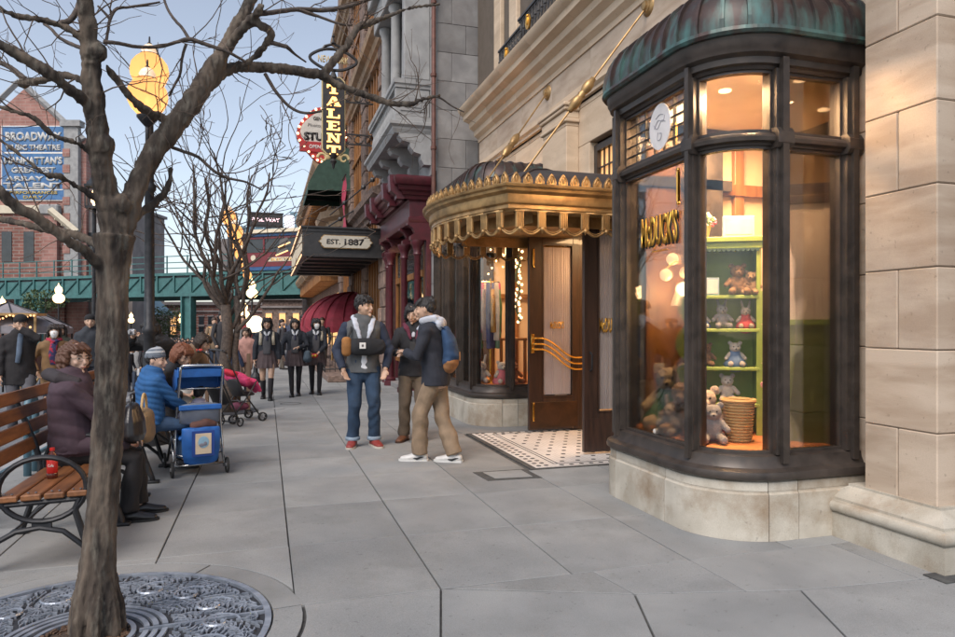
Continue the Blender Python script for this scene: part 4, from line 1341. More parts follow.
shop_window(13.75, 14.38, gb); shop_window(14.62, 16.03, gb); shop_window(16.27, 16.93, gb)
area_light('shop_lamp_light', (GX+.0-.12, 15.3, 3.3), .3, 3, (1,.6,.3))
mb = MB(); mb.box(2.78, GX, 13.05, 17.3, 0, .11, .01); mb.build('plinth', M['grey_stone'], gb)
# rain pipe with the swan neck
pipe = thing('rain_pipe', 'rust-red rain pipe with a swan neck on the corner of the grey stone building', 'rain pipe')
mb = MB(); mb.tube([(3.08,12.94,10), (3.08,12.94,3.92), (3.10,12.93,3.84), (3.16,12.92,3.80), (3.30,12.92,3.78), (3.36,12.92,3.74), (3.38,12.92,3.66), (3.38,12.92,.1)], .045, 10); mb.build('pipe_run', M['copper_pipe'], pipe, smooth=True)
for z in (9.2, 7.6, 6.2, 4.8): 
    mb = MB(); mb.lathe([(.046,z),(.06,z),(.06,z+.06),(.046,z+.06)], 12, (3.08,12.94,0)); mb.build('collar', M['copper_pipe'], pipe)
for z in (2.8, 1.4, .5): 
    mb = MB(); mb.lathe([(.046,z),(.06,z),(.06,z+.06),(.046,z+.06)], 12, (3.38,12.92,0)); mb.build('collar', M['copper_pipe'], pipe)

# ================================================================== BROWNSTONE THEATRE BUILDING
tb = thing('brownstone_building', 'tall brown stone building with orange timber windows behind the hanging signs', 'building')
TX = 3.0
mb = MB(); mb.box(TX+.06, 10, 17.32, 29, 0, 17.5); mb.build('wall_core', M['brown_stone'], tb)
piers = [(17.32, 18.3), (20.9, 21.9), (24.5, 25.5), (28.0, 29.0)]
for (a, b) in piers:
    z = 0
    while z < 15.6:
        h_ = rnd.uniform(.38, .6)
        y = a
        while y < b-.02:
            w_ = min(rnd.uniform(.35, .7), b-y)
            if b-(y+w_) < .2: w_ = b-y
            pj = rnd.uniform(0, .07)
            if z+h_ > 1 or True:
                mb = MB(); mb.box(TX-.12-pj, TX+.06, y+.006, y+w_-.006, z+.005, z+h_-.005, .025); mb.build('rough_stone', M['brown_stone'], tb)
            y += w_
        z += h_
for (a, b) in ((18.3, 20.9), (21.9, 24.5), (25.5, 28.0)):
    for z0, z1 in ((0, 4.4), (5.3, 8.6), (9.4, 12.6), (13.2, 15.6)):
        n = 5
        for k in range(n+1):
            y = a+.04 + (b-a-.16)*k/n
            mb = MB(); mb.box(TX-.05, TX+.055, y, y+.09, z0, z1, .01); mb.build('timber_mullion', M['orange_wood'], tb)
        mb = MB(); mb.box(TX+.02, TX+.058, a, b, z0, z1); mb.build('window_glass', M['window_dark'] if z0 > 1 else M['orange_wood'], tb)
        if z0 > 1:
            mb = MB(); mb.box(TX-.10, TX+.055, a, b, (z0+z1)/2-.06, (z0+z1)/2+.06, .01); mb.build('timber_rail', M['orange_wood'], tb)
for z in (4.4, 8.6, 12.6, 15.6):
    mb = MB(); mb.sweep([(TX+.05, 17.35), (TX+.05, 29.05)], [(0, z), (-.20, z), (-.22, z+.10), (-.30, z+.14), (-.34, z+.3), (-.48, z+.36), (-.52, z+.5), (-.30, z+.56), (-.28, z+.68), (0, z+.7)])
    mb.build('cornice', M['tan_trim'] if z > 5 else M['brown_stone'], tb, fix=True)
for k in range(24):
    mb = MB(); mb.box(TX-.62, TX, 17.5+k*.49, 17.7+k*.49, 15.9, 16.3, .02); mb.build('modillion', M['tan_trim'], tb)
mb = MB(); mb.box(TX-.85, TX+.1, 17.33, 29.2, 16.31, 16.7, .04); mb.build('roof_cornice', M['tan_trim'], tb)
# steps and iron railing at the foot
stp = thing('stone_step', 'low brown stone platform and step at the foot of the brownstone building', 'step')
mb = MB(); mb.box(1.45, 2.85, 17.33, 27, 0.002, .16, .015); mb.build('lower_step', M['brown_stone'], stp)
mb = MB(); mb.box(1.95, 2.85, 17.9, 26.6, .162, .30, .015); mb.build('upper_step', M['brown_stone'], stp)
def iron_rail(name, label, pts, z0, h, step=.11, group=None, mt='black_paint'):
    t = thing(name, label, 'railing', group=group)
    mb = MB()
    for z in (z0+.08, z0+h): mb.tube([(p[0], p[1], z) for p in pts], .018, 6)
    mb.build('rail', M[mt], t)
    mb = MB(); mb.tube([(0,0,z0), (0,0,z0+h)], .009, 5); bmh = mb.mesh('baluster', M[mt])
    P = [Vector(p) for p in pts]
    for i in range(len(P)-1):
        l = (P[i+1]-P[i]).length; n = max(1, int(l/step))
        for k in range(n+1):
            o = link('baluster', bmh, t); q = P[i].lerp(P[i+1], k/n); o.location = (q.x, q.y, 0)
    return t
iron_rail('step_railing', 'black iron stair railing under the dark red awning', [(1.5, 21.5), (1.5, 18.8), (2.7, 18.8)], .16, .95, .13)

# ------------------------------------------------------------------ EST. 1887 marquee
mq = thing('marquee', 'dark box marquee lettered EST. 1887 jutting out over the pavement', 'marquee')
mx0, mx1, my0, my1 = .88, 2.88, 17.75, 25.2
zb, zt = 3.14, 3.86
mb = MB(); mb.box(mx0, mx1, my0, my1, zb+.03, zt-.04); mb.build('marquee_box', M['black_paint'], mq)
mb = MB()
mb.sweep([(mx1, my0), (mx0, my0), (mx0, my1)], [(-.02, zt-.09), (-.02, zt-.02), (-.06, zt), (-.06, zt+.04), (.05, zt+.04), (.05, zt-.09)])
mb.sweep([(mx1, my0), (mx0, my0), (mx0, my1)], [(-.03, zb), (-.03, zb+.09), (.05, zb+.09), (.05, zb)])
mb.build('edge_moulding', M['black_paint'], mq, fix=True)
mb = MB(); mb.box(mx0-.05, mx0-.035, my0-.02, my1, zb+.005, zb+.05); mb.box(mx0-.08, mx0-.062, my0-.02, my1, zt-.01, zt+.03); mb.build('light_strip', emis('strip_light', (1,.55,.3), .7), mq)
for k in range(6):
    mb = MB(); mb.box(mx0-.03, mx0-.005, my0+.25+k*1.2, my0+1.3+k*1.2, zb+.16, zt-.14, .008); mb.build('side_panel', M['cream'], mq)
for k in range(6):
    mb = MB(); mb.box(mx0+.1, mx1-.1, my0+.2+k*1.2, my0+.3+k*1.2, zb-.03, zb+.028, .006); mb.build('soffit_rib', M['black_paint'], mq)
# lozenge plate
cx_, cz_ = 1.93, 3.52
pl = [(-.60,-.09), (-.53,-.15), (.53,-.15), (.60,-.09), (.60,-.05), (.66,0), (.60,.05), (.60,.09), (.53,.15), (-.53,.15), (-.60,.09), (-.60,.05), (-.66,0), (-.60,-.05)]
mb = MB(); mb.strip(pl, .03, Matrix.Translation((cx_, my0-.075, cz_))); o = mb.build('name_plate', plain('plate_cream', (.50,.46,.38)), mq)
mb = MB(); mb.strip([(a*1.035, b*1.12) for a, b in pl], .02, Matrix.Translation((cx_, my0-.068, cz_))); mb.build('plate_border', M['gold_bronze'], mq)
text('EST.', M['black_paint'], mq, (1.62, my0-.092, 3.52), FACE_CAM, width=.34, height=.125, bold=.025)
text('1887', M['black_paint'], mq, (2.14, my0-.092, 3.52), FACE_CAM, width=.50, height=.165, bold=.035)

# ------------------------------------------------------------------ TALENT blade sign
GLY = {  # slab-serif capitals from strokes (x 0..1, y 0..1, thickness)
 'T': [[(0,.82),(1,.82),(1,1),(0,1)], [(.36,0),(.64,0),(.64,.82),(.36,.82)], [(0,.62),(.12,.62),(.12,.82),(0,.82)], [(.88,.62),(1,.62),(1,.82),(.88,.82)], [(.2,0),(.36,0),(.36,.12),(.2,.12)], [(.64,0),(.8,0),(.8,.12),(.64,.12)]],
 'A': [[(.05,.12),(.22,.12),(.52,1),(.38,1)], [(.38,1),(.66,1),(.97,.12),(.66,.12)], [(.3,.30),(.66,.30),(.66,.42),(.3,.42)], [(0,0),(.34,0),(.34,.12),(0,.12)], [(.54,0),(1.02,0),(1.02,.12),(.54,.12)]],
 'L': [[(.14,.14),(.42,.14),(.42,.88),(.14,.88)], [(0,.88),(.56,.88),(.56,1),(0,1)], [(0,0),(.95,0),(.95,.14),(0,.14)], [(.80,.14),(.95,.14),(.95,.40),(.84,.40)]],
 'E': [[(.14,.14),(.42,.14),(.42,.86),(.14,.86)], [(0,.86),(.92,.86),(.92,1),(0,1)], [(0,0),(.95,0),(.95,.14),(0,.14)], [(.80,.14),(.95,.14),(.95,.34),(.84,.34)], [(.80,.66),(.92,.66),(.92,.86),(.82,.86)], [(.42,.43),(.68,.43),(.68,.57),(.42,.57)]],
 'N': [[(.10,.12),(.26,.12),(.26,.88),(.10,.88)], [(.76,.12),(.92,.12),(.92,.88),(.76,.88)], [(.12,.88),(.40,.88),(.92,.0),(.70,.0)], [(0,.88),(.4,.88),(.4,1),(0,1)], [(.6,.88),(1.05,.88),(1.05,1),(.6,1)], [(0,0),(.38,0),(.38,.12),(0,.12)]],
}
ts = thing('blade_sign', 'vertical black blade sign spelling TALENT in glowing letters', 'sign')
SY = 20.0
sx0, sx1, sz0, sz1 = 1.53, 2.13, 6.30, 8.45
c_ = .12
outl = [(sx0+c_, sz0), (sx1-c_, sz0), (sx1, sz0+c_), (sx1, sz1-c_), (sx1-c_, sz1), (sx0+c_, sz1), (sx0, sz1-c_), (sx0, sz0+c_)]
cxs, czs = (sx0+sx1)/2, (sz0+sz1)/2
mb = MB(); mb.strip(outl, .16, Matrix.Translation((0, SY, 0))); mb.build('sign_board', M['black_paint'], ts)
rim = [(cxs+(a-cxs)*1.10, czs+(b-czs)*1.03) for a, b in outl]
mb = MB(); mb.strip(rim, .10, Matrix.Translation((0, SY, 0))); mb.build('gilt_edge', plain('gilt', (.62,.48,.24), .5), ts)
for k, ch in enumerate('TALENT'):
    mb = MB(); zc = sz1-.20-k*.345
    for s_ in GLY[ch]:
        mb.strip([(cxs-.19+.38*a, zc-.27+.255*b) for a, b in s_], .03, Matrix.Translation((0, SY-.095, 0)))
    mb.build('letter', M['letter_lit'], ts)
for s_ in (-1, 1):
    mb = MB(); pts = [(cxs+s_*(.30+.14*math.cos(t*.42)*(1-t*.045)), SY, 6.16+.15*math.sin(t*.42)*(1-t*.05)) for t in range(16)]
    mb.tube(pts, [.045-.0015*t for t in range(16)], 7); mb.ball((cxs+s_*.16, SY, 6.22), (.10,.04,.10), 10, 6); mb.build('scroll_foot', plain('gilt', (.62,.48,.24)), ts)
mb = MB(); mb.lathe([(.001,5.85),(.03,5.9),(.05,6.0),(.10,6.08),(.05,6.15),(.14,6.25),(.14,6.30)], 12, (cxs, SY, 0)); mb.build('drop_finial', M['black_paint'], ts, auto=50)
# oval wrought frame on top
mb = MB(); n = 40
ovp = [(cxs+.62*math.cos(2*math.pi*k/n)*(1+.06*math.cos(8*math.pi*k/n)), SY, 8.98+.30*math.sin(2*math.pi*k/n)) for k in range(n+1)]
mb.tube(ovp, .045, 7)
mb.tube([(cxs-.34, SY, 9.20), (cxs-.24, SY, 9.34), (cxs-.08, SY, 9.40), (cxs, SY, 9.46), (cxs+.08, SY, 9.40), (cxs+.24, SY, 9.34), (cxs+.34, SY, 9.20)], .04, 6)
mb.lathe([(.001,9.75),(.02,9.68),(.05,9.64),(.02,9.6),(.03,9.5),(.08,9.44)], 10, (cxs, SY, 0))
mb.lathe([(.12,8.45),(.08,8.55),(.05,8.62),(.08,8.68)], 10, (cxs, SY, 0))
mb.build('oval_frame', M['black_paint'], ts)
text('NEW YORK', plain('gilt', (.62,.48,.24)), ts, (cxs, SY, 8.97), FACE_CAM, width=.86, height=.20, extrude=.03, bold=.02)
for z in (6.75, 7.95):
    mb = MB(); mb.box(sx1+.02, 3.0, SY-.02, SY+.02, z+.12, z+.16); mb.box(sx1+.02, 3.0, SY-.02, SY+.02, z-.16, z-.12)
    mb.tube([(sx1+.10+.11*math.cos(t*.7)*(1-t*.03), SY, z+.10*math.sin(t*.7)) for t in range(9)], .018, 5)
    mb.tube([(sx1+.40+.13*math.cos(-t*.7)*(1-t*.03), SY, z+.11*math.sin(-t*.7)) for t in range(9)], .018, 5)
    mb.tube([(sx1+.68+.10*math.cos(t*.7)*(1-t*.03), SY, z+.10*math.sin(t*.7)) for t in range(9)], .018, 5)
    mb.build('bracket', M['black_paint'], ts)

# ------------------------------------------------------------------ red and white bulb-edged studio sign further down
ss = thing('studio_sign', 'red and white shield sign edged with bulbs, half hidden behind the blade sign', 'sign')
SY2 = 25.5; scx, scz, sr = 1.92, 8.25, .92
shp = []
for k in range(48):
    a = 2*math.pi*k/48
    rr_ = sr*(1+.045*math.cos(4*a))
    z = math.sin(a)*rr_*1.05; x = math.cos(a)*rr_*.92
    if z < -.2*sr: x *= 1-.28*((-z-.2*sr)/sr)
    shp.append((scx+x, scz+z))
mb = MB(); mb.strip(shp, .22, Matrix.Translation((0, SY2, 0))); mb.build('sign_board', plain('sign_red', (.42,.03,.03), .5), ss)
mb = MB(); mb.strip([(scx+(a-scx)*.86, scz+.07+(b-scz)*.74) for a, b in shp if True], .24, Matrix.Translation((0, SY2-.01, 0))); mb.build('white_face', plain('sign_white', (.62,.58,.52), .5), ss)
mb = MB(); mb.box(scx-.78, scx+.72, SY2-.16, SY2-.02, scz-.62, scz-.26); mb.build('red_band', plain('sign_red', (.42,.03,.03), .5), ss)
bm2 = MB().ball((0,0,0), .045, 8, 6).mesh('bulb', M['bulb'], True)
for k in range(0, 48, 2):
    a, b = shp[k]; o = link('bulb', bm2, ss); o.location = (scx+(a-scx)*.95, SY2-.13, scz+(b-scz)*.95)
mb = MB(); mb.ball((scx+.35, SY2-.1, scz+1.08), (.16,.08,.14)); mb.tube([(scx+.35,SY2-.1,scz+1.18),(scx+.42,SY2-.1,scz+1.3)], .02, 6); mb.build('red_topper', plain('sign_red', (.42,.03,.03), .5), ss)
text('STUDIO', M['black_paint'], ss, (scx+.05, SY2-.14, scz-.07), FACE_CAM, width=1.38, height=.30, bold=.06)
text('GENERAL', M['black_paint'], ss, (scx, SY2-.14, scz+.58), FACE_CAM, width=.62, height=.13, bold=.02)
text('Photographic', plain('ink_grey', (.3,.28,.27)), ss, (scx, SY2-.14, scz+.32), FACE_CAM, width=1.0, height=.15, bold=.01)
text('OPEN DAILY', M['white_paint'], ss, (scx, SY2-.165, scz-.44), FACE_CAM, width=.9, height=.13, bold=.02)
mb = MB(); mb.box(scx+.8, 3.0, SY2-.03, SY2+.03, scz+.3, scz+.36); mb.box(scx+.8, 3.0, SY2-.03, SY2+.03, scz-.36, scz-.3); mb.build('bracket', M['black_paint'], ss)

# ------------------------------------------------------------------ striped green awning, red banners, dark red dome awning
ga = thing('green_awning', 'dark green scalloped awning under the signs on the far buildings', 'awning')
gc = W(316, 194, 26)
mb = MB(); v = []; n = 16
for k in range(n+1):
    y = -1.6 + 3.2*k/n
    v += [(1.3, y, 1.05), (.55, y, .75), (-.05, y, .25), (-.35, y, -.35), (-.38, y, -.62-.10*abs(math.sin(k*math.pi/2)))]
mb.add(v, [(5*k+i, 5*k+i+1, 5*k+6+i, 5*k+5+i) for k in range(n) for i in range(4)])
for yy_ in (-1.6, 1.6):
    mb.add([(1.3, yy_, 1.05), (.55, yy_, .75), (-.05, yy_, .25), (-.35, yy_, -.35), (-.38,yy_,-.6), (1.3, yy_, -.55)], [(0,1,2,3,4,5)])
mb.xf(Matrix.Translation(gc+Vector((0,0,.45))) @ Matrix.Scale(1.05, 4)); mb.build('canvas', M['dark_green'], ga)
gc.z += .45
mb = MB(); mb.tube([gc+Vector((1.3,-1.6,-.4)), gc+Vector((-.36,-1.6,-.36))], .03, 6); mb.tube([gc+Vector((1.3,1.6,-.4)), gc+Vector((-.36,1.6,-.36))], .03, 6); mb.build('awning_arm', M['black_paint'], ga)
for i, (px, py, d, lb) in enumerate(((344, 205, 23, 'crimson hanging banner above the EST. 1887 marquee'), (337, 135, 27, 'upper crimson banner partly behind the TALENT sign'))):
    t = thing('banner', lb, 'banner', W(px, py, d))
    mb = MB(); v = []
    for k in range(9):
        for j in range(7): v.append((.04*math.sin(j*1.3+k*.3), -.45+.9*k/8*1.0, .9-1.8*j/6))
    mb.add(v, [(7*k+j, 7*k+j+1, 7*k+8+j, 7*k+7+j) for k in range(8) for j in range(6)]); mb.build('banner_cloth', plain('crimson', (.42,.03,.07)), t, smooth=True)
    mb = MB(); mb.tube([(0, -.5, .92), (0, .5, .92)], .025, 6); mb.build('pole', M['black_paint'], t)
ra = thing('dome_awning', 'dark red ribbed dome awning beyond the man in the grey vest', 'awning', (2.9, 24.0, 1.38))
mb = MB(); nseg, nr = 18, 8; Rr = 1.75; v = []
for i in range(nr+1):
    ph = (math.pi/2)*(i/nr)
    for k in range(nseg+1):
        th = R(90) + R(180)*k/nseg
        pinch = 1 + .035*abs(math.sin(k*math.pi/2))*math.sin(ph)
        v.append((Rr*math.sin(ph)*math.cos(th)*pinch, Rr*1.25*math.sin(ph)*math.sin(th)*pinch, 1.15*math.cos(ph)))
for k in range(nseg+1):
    th = R(90) + R(180)*k/nseg
    v.append((Rr*math.cos(th)*1.01, Rr*1.25*math.sin(th)*1.01, -.16-.05*abs(math.sin(k*math.pi/2))))
f = [(i*(nseg+1)+k, i*(nseg+1)+k+1, (i+1)*(nseg+1)+k+1, (i+1)*(nseg+1)+k) for i in range(nr+1) for k in range(nseg)]
mb.add(v, f); mb.build('canvas', M['red_canvas'], ra)
for k in range(0, nseg+1, 2):
    th = R(90) + R(180)*k/nseg
    mb = MB(); mb.tube([(Rr*1.02*math.sin(p)*math.cos(th), Rr*1.27*math.sin(p)*math.sin(th), 1.17*math.cos(p)) for p in [math.pi/2*i/8 for i in range(9)]], .022, 5); mb.build('rib', M['red_canvas'], ra)
for y in (-2.0, 2.0):
    mb = MB(); mb.tube([(-.9, y*.85, -1.38), (-.9, y*.85, -.1)], .03, 6); mb.build('post', M['gold_bronze'], ra)

# small ornate porch roofs beyond the marquee
fb = thing('ornate_shopfront', 'row of far shopfronts with tan bracketed cornices beyond the marquee', 'building')
mb = MB(); mb.box(3.0, 12, 29.3, 62, -1.2, 8.3); mb.build('wall', M['brick_side'], fb)
for y0 in (29.5, 34.0, 38.5, 43.0):
    for z in (3.55, 7.6):
        mb = MB(); mb.sweep([(3.0, y0), (3.0, y0+4.2)], [(0, z), (-.5, z), (-.6, z+.2), (-1.0, z+.3), (-1.15, z+.55), (-1.15, z+.7), (-.3, z+.8), (0, z+.8)]); mb.build('cornice', M['tan_trim'], fb, fix=True)
        for k in range(7):
            mb = MB(); mb.box(2.15, 2.98, y0+.2+k*.6, y0+.4+k*.6, z-.3, z+.28, .03); mb.build('bracket', M['orange_wood'], fb)
    for k in range(3):
        mb = MB(); mb.box(2.94, 3.05, y0+.5+k*1.3, y0+1.4+k*1.3, 4.8, 7.0); w = mb.build('window', M['window_dark'], fb)
        mb = MB(); mb.box(2.9, 3.0, y0+.4+k*1.3, y0+1.5+k*1.3, 7.02, 7.2); mb.box(2.88, 3.0, y0+.4+k*1.3, y0+1.5+k*1.3, 4.66, 4.78); mb.build('window_trim', M['tan_trim'], w)
        mb = MB(); mb.box(2.94, 3.05, y0+.3+k*1.3, y0+1.5+k*1.3, .5, 2.8); w = mb.build('window', M['window_warm'], fb)
ar = thing('angled_cornice', 'tan corner roof with dark rods above the marquee', 'roof')
c0 = W(328, 215, 27)
mb = MB(); mb.sweep([(3.0, c0.y-1.5), (c0.x+.15, c0.y-.3), (c0.x+.15, c0.y+2.2)], [(0, 5.1), (-.15, 5.15), (-.2, 5.4), (-.45, 5.5), (-.5, 5.75), (0, 5.9)]); mb.build('cornice', M['tan_trim'], ar, fix=True)
for (p, q) in (((330, 215), (372, 176)), ((326, 228), (372, 192))):
    t = thing('marquee_rod', '%s dark tie rod from the marquee up to the brown stone wall' % ('upper' if q[1] < 180 else 'lower'), 'tie rod', group='tie rods of the marquee')
    a, b = W(*p, 22.5), Vector((2.9, 18.9+(q[1]-176)*.08, 0)); b.z = H+(325-q[1])*18.9/690
    mb = MB(); mb.tube([a, b], .022, 6); mb.build('rod', M['black_paint'], t)
    for k in (.35, .75, .92):
        mb = MB(); mb.ball(a.lerp(b, k), .075, 8, 6); mb.build('knuckle', M['black_paint'], t)

# ================================================================== BACKGROUND: ELEVATED RAILWAY
el_ = thing('elevated_railway', 'teal steel elevated railway crossing behind the street', 'railway bridge')
A = W(-60, 300, 57); B = W(380, 300, 44)
A.z = B.z = 0
Z0 = 4.95
dirb = (B-A).normalized(); Lb = (B-A).length
Mb = Matrix.Translation(A) @ Matrix.Rotation(math.atan2(dirb.y, dirb.x), 4, 'Z')
def eb(name, boxes, m, parent=el_, c=0):
    mb = MB()
    for b_ in boxes: mb.box(*b_, c=c, M=Mb)
    return mb.build(name, M[m], parent)
eb('deck', [(0, Lb, 0, 7, Z0-.15, Z0)], 'dark_iron')
eb('girder', [(0, Lb, -.12, 0, Z0-.02, Z0+.18), (0, Lb, -.10, 0, Z0-1.5, Z0-1.25), (0, Lb, .0, .05, Z0-1.25, Z0-.16)], 'teal_steel')
eb('rear_girder', [(0, Lb, 6.9, 7, Z0-1.5, Z0)], 'teal_steel')
for k in range(int(Lb/1.5)):
    x = k*1.5
    mb = MB(); mb.box(x, x+.12, -.11, -.005, Z0-1.25, Z0-.02, M=Mb)
    mb.tube([Mb @ Vector((x+.12, -.05, Z0-1.22)), Mb @ Vector((x+1.5, -.05, Z0-.1))], .05, 4)
    mb.build('truss_web', M['teal_steel'], el_)
for z in (.35, .75, 1.2):
    eb('hand_rail', [(0, Lb, -.08, -.03, Z0+.18+z-.04, Z0+.18+z+.02)], 'teal_steel')
for k in range(int(Lb/1.8)+1):
    eb('rail_post', [(k*1.8, k*1.8+.07, -.09, -.02, Z0+.18, Z0+1.42)], 'teal_steel')
for x in (9.1, 10.9, 19.0, 25.2, 28.6):
    mb = MB()
    mb.box(x-.45, x-.33, -.2, .35, -1.2, Z0-1.5, M=Mb); mb.box(x+.33, x+.45, -.2, .35, -1.2, Z0-1.5, M=Mb); mb.box(x-.33, x+.33, .05, .12, -1.2, Z0-1.5, M=Mb)
    mb.build('column', M['teal_steel'], el_)
    eb('base_plate', [(x-.6, x+.6, -.4, .5, -1.15, -.9)], 'teal_steel')
eb('sign_plate', [(9.3, 9.7, -.26, -.21, 1.3, 1.9)], 'orange_wood')
# tram standing on the deck
a = W(243, 268, 46.2); 
tr = thing('tram_car', 'dark red and blue electric tram car standing on the elevated railway', 'tram', (a.x, a.y+1.0, Z0+.02), math.atan2(dirb.y, dirb.x))
mb = MB(); mb.box(0, 9, 0, 2.2, .35, 1.35, .05); mb.build('body', M['tram_red'], tr)
mb = MB(); mb.box(-.05, 9.05, -.05, 2.25, .12, .38, .03); mb.box(-.1, 9.1, -.08, 2.28, 2.42, 2.62, .03); mb.build('blue_band', M['tram_blue'], tr)
mb = MB()
for x in (0, 1.55, 3.1, 4.65, 6.2, 7.75, 8.86): mb.box(x, x+.14, 0, 2.2, 1.36, 2.42, .01)
mb.box(0, 9, .0, .1, 2.28, 2.415); mb.build('window_posts', M['tram_red'], tr)
mb = MB(); mb.box(.05, 8.95, .05, 2.15, 1.36, 2.28); mb.build('window_glass', M['window_dark'], tr)
mb = MB(); mb.box(-.3, 9.3, -.25, 2.45, 2.625, 2.72, .03); mb.box(.2, 8.8, .4, 1.8, 2.73, 3.0, .05); mb.build('roof', M['cream'], tr)
mb = MB(); mb.box(2.0, 6.4, -.03, -.002, .72, 1.0, .005); mb.build('name_board', M['cream'], tr)
text('ELECTRIC RAILWAY', M['gold_leaf'], tr, (4.2, -.035, .86), FACE_CAM, width=3.9, height=.17, bold=.02)
mb = MB(); mb.lathe([(.001,0),(.2,0),(.2,.03),(.001,.03)], 16, Matrix.Translation((.8,-.002,1.0)) @ Matrix.Rotation(R(90), 4, 'X')); mb.build('round_crest', M['cream'], tr)
for x in (1.2, 2.1, 6.6, 7.5):
    mb = MB(); mb.lathe([(.001,-.05),(.32,-.05),(.32,.05),(.001,.05)], 16, Matrix.Translation((x,.3,.28)) @ Matrix.Rotation(R(90), 4, 'X')); mb.build('wheel', M['dark_iron'], tr)
for x in (.6, 2.3, 3.6):    # passengers are only shapes behind the panes
    pass
mb = MB(); mb.lathe([(.001,0),(.10,0),(.10,.06),(.001,.06)], 12, Matrix.Translation((-.03,.2,1.9)) @ Matrix.Rotation(R(-90), 4, 'Y')); mb.build('head_lamp', M['bulb'], tr)
# station roofs and lit board
st = thing('station_canopy', 'pale blue-green metal station roofs behind the tram', 'station roof')
p = W(238, 232, 52)
mb = MB()
for k in range(14):
    mb.box(p.x+k*.62, p.x+k*.62+.59, p.y, p.y+3, 8.1+.0, 8.9, .02)
mb.build('roof_sheet', M['slate_blue'], st)
p = W(291, 235, 56)
for k in range(9):
    mb = MB(); x = p.x+k*.6
    mb.add([(x, p.y, 8.2), (x+.57, p.y, 8.2), (x+.57, p.y+2.4, 11.0), (x, p.y+2.4, 11.0), (x, p.y+.1, 8.1), (x+.57, p.y+.1, 8.1), (x+.57, p.y+2.5, 10.9), (x, p.y+2.5, 10.9)], [(0,1,2,3),(7,6,5,4),(0,4,5,1),(1,5,6,2),(2,6,7,3),(3,7,4,0)])
    mb.build('roof_panel', M['slate_blue'], st)
mb = MB(); p2_ = W(262, 250, 54); mb.box(p2_.x-3, p2_.x+8, p2_.y, p2_.y+3, Z0, 8.08); mb.build('station_wall', M['far_stone'], st)
sg = thing('destination_board', 'dark board with pinkish lit lettering above the tram roof', 'sign', W(266, 220, 49))
mb = MB(); mb.box(-1.15, 1.15, -.1, .1, -.42, .42, .03); mb.build('board', M['black_paint'], sg)
mb = MB(); mb.box(-1.2, 1.2, -.12, .12, .43, .52); mb.box(-1.2, 1.2, -.12, .12, -.52, -.43); mb.build('board_frame', M['black_paint'], sg)
text('RAIL WAY', emis('board_letters', (1,.66,.72), .7), sg, (0, -.115, 0), FACE_CAM, width=1.9, height=.27, bold=.03)
mb = MB(); mb.box(1.25, 1.95, -.15, .1, -.5, .4, .1); mb.build('white_lantern', emis('cool_lantern', (.95,.9,1), .5), sg)
mb = MB(); mb.tube([(-.9,0,-.4),(-.9,0,-1.3)], .05, 6); mb.tube([(.9,0,-.4),(.9,0,-1.3)], .05, 6); mb.build('post', M['black_paint'], sg)

# ------------------------------------------------------------------ left brick building with the painted wall sign
lb = thing('brick_gable_building', 'red brick gabled building carrying a big blue painted theatre advertisement', 'building')
D = 62
def LW(px, py, d=D): 
    return W(px, py, d)
g0, g1, gp = LW(-60, 330), LW(84, 330), LW(26, 330)
cs, sn = math.cos(YAW), -math.sin(YAW)
ML = Matrix.Translation(LW(0, 325, D)) @ Matrix.Rotation(-YAW, 4, 'Z')   # local x right, z up from eye level; faces the street crossing
k_ = D/690
def lp(px, py): return (px*k_, (325-py)*k_)
mb = MB(); mb.strip([lp(-90, 360), lp(86, 360), lp(86, 138), lp(72, 132), lp(26, 87), lp(-24, 132), lp(-90, 200)], 1.0, ML @ Matrix.Translation((0,.5,0)))
mb.build('wall', M['brick_pink'], lb, fix=True)
mb = MB(); 
for a_, b_ in (((20, 81), (-30, 130)), ((20, 81), (84, 140))):
    p0, p1 = lp(*a_), lp(*b_)
    mb.tube([ML @ Vector((p0[0], -.1, p0[1])), ML @ Vector((p1[0], -.1, p1[1]))], .28, 4)
mb.build('coping', M['light_grey_stone'], lb)
def LB(name, x0, y0, x1, y1, m, dy0=-.12, dy1=.0, parent=None, c=0):
    a_, b_ = lp(x0, y1), lp(x1, y0)
    mb = MB(); mb.box(a_[0], b_[0], dy0, dy1, a_[1], b_[1], c, M=ML)
    return mb.build(name, M[m] if isinstance(m, str) else m, parent or lb)
LB('quoin_pier', 67, 128, 81, 300, 'light_grey_stone', -.5, -.0)
LB('pier_cap', 64, 122, 84, 128, 'light_grey_stone', -.7, .1)
for k in range(9): LB('quoin', 66, 150+k*16, 73, 158+k*16, 'brick_pink', -.56, -.5)
LB('string_course', -60, 206, 48, 214, 'cream', -.5, 0)
LB('lower_wall', -60, 214, 66, 360, 'brick_red', -.3, -.0)
LB('brick_pier', 47, 205, 62, 300, 'brick_pink', -.8, -.3)
LB('pier_head', 45, 206, 64, 216, 'light_grey_stone', -1.0, -.3, c=.1)
p0, p1 = lp(58, 212), lp(84, 234)
mb = MB(); mb.tube([ML @ Vector((p0[0], -1.2, p0[1])), ML @ Vector((p1[0], -1.2, p1[1]))], .32, 4)
for t in (.2, .45, .7): q = Vector((p0[0]+(p1[0]-p0[0])*t, -1.2, p0[1]+(p1[1]-p0[1])*t-.5)); mb.tube([ML @ q, ML @ (q+Vector((.25,0,.4)))], .12, 4)
mb.build('raking_cornice', M['cream'], lb)
LB('side_tower', 83, 205, 130, 360, 'far_stone', .4, 3)
for k in range(3): LB('window', 86+k*14, 232, 94+k*14, 262, 'window_dark', .3, .5)
for k in range(4): LB('window', -40+k*22, 232, -30+k*22, 262, 'window_dark', -.36, -.3)
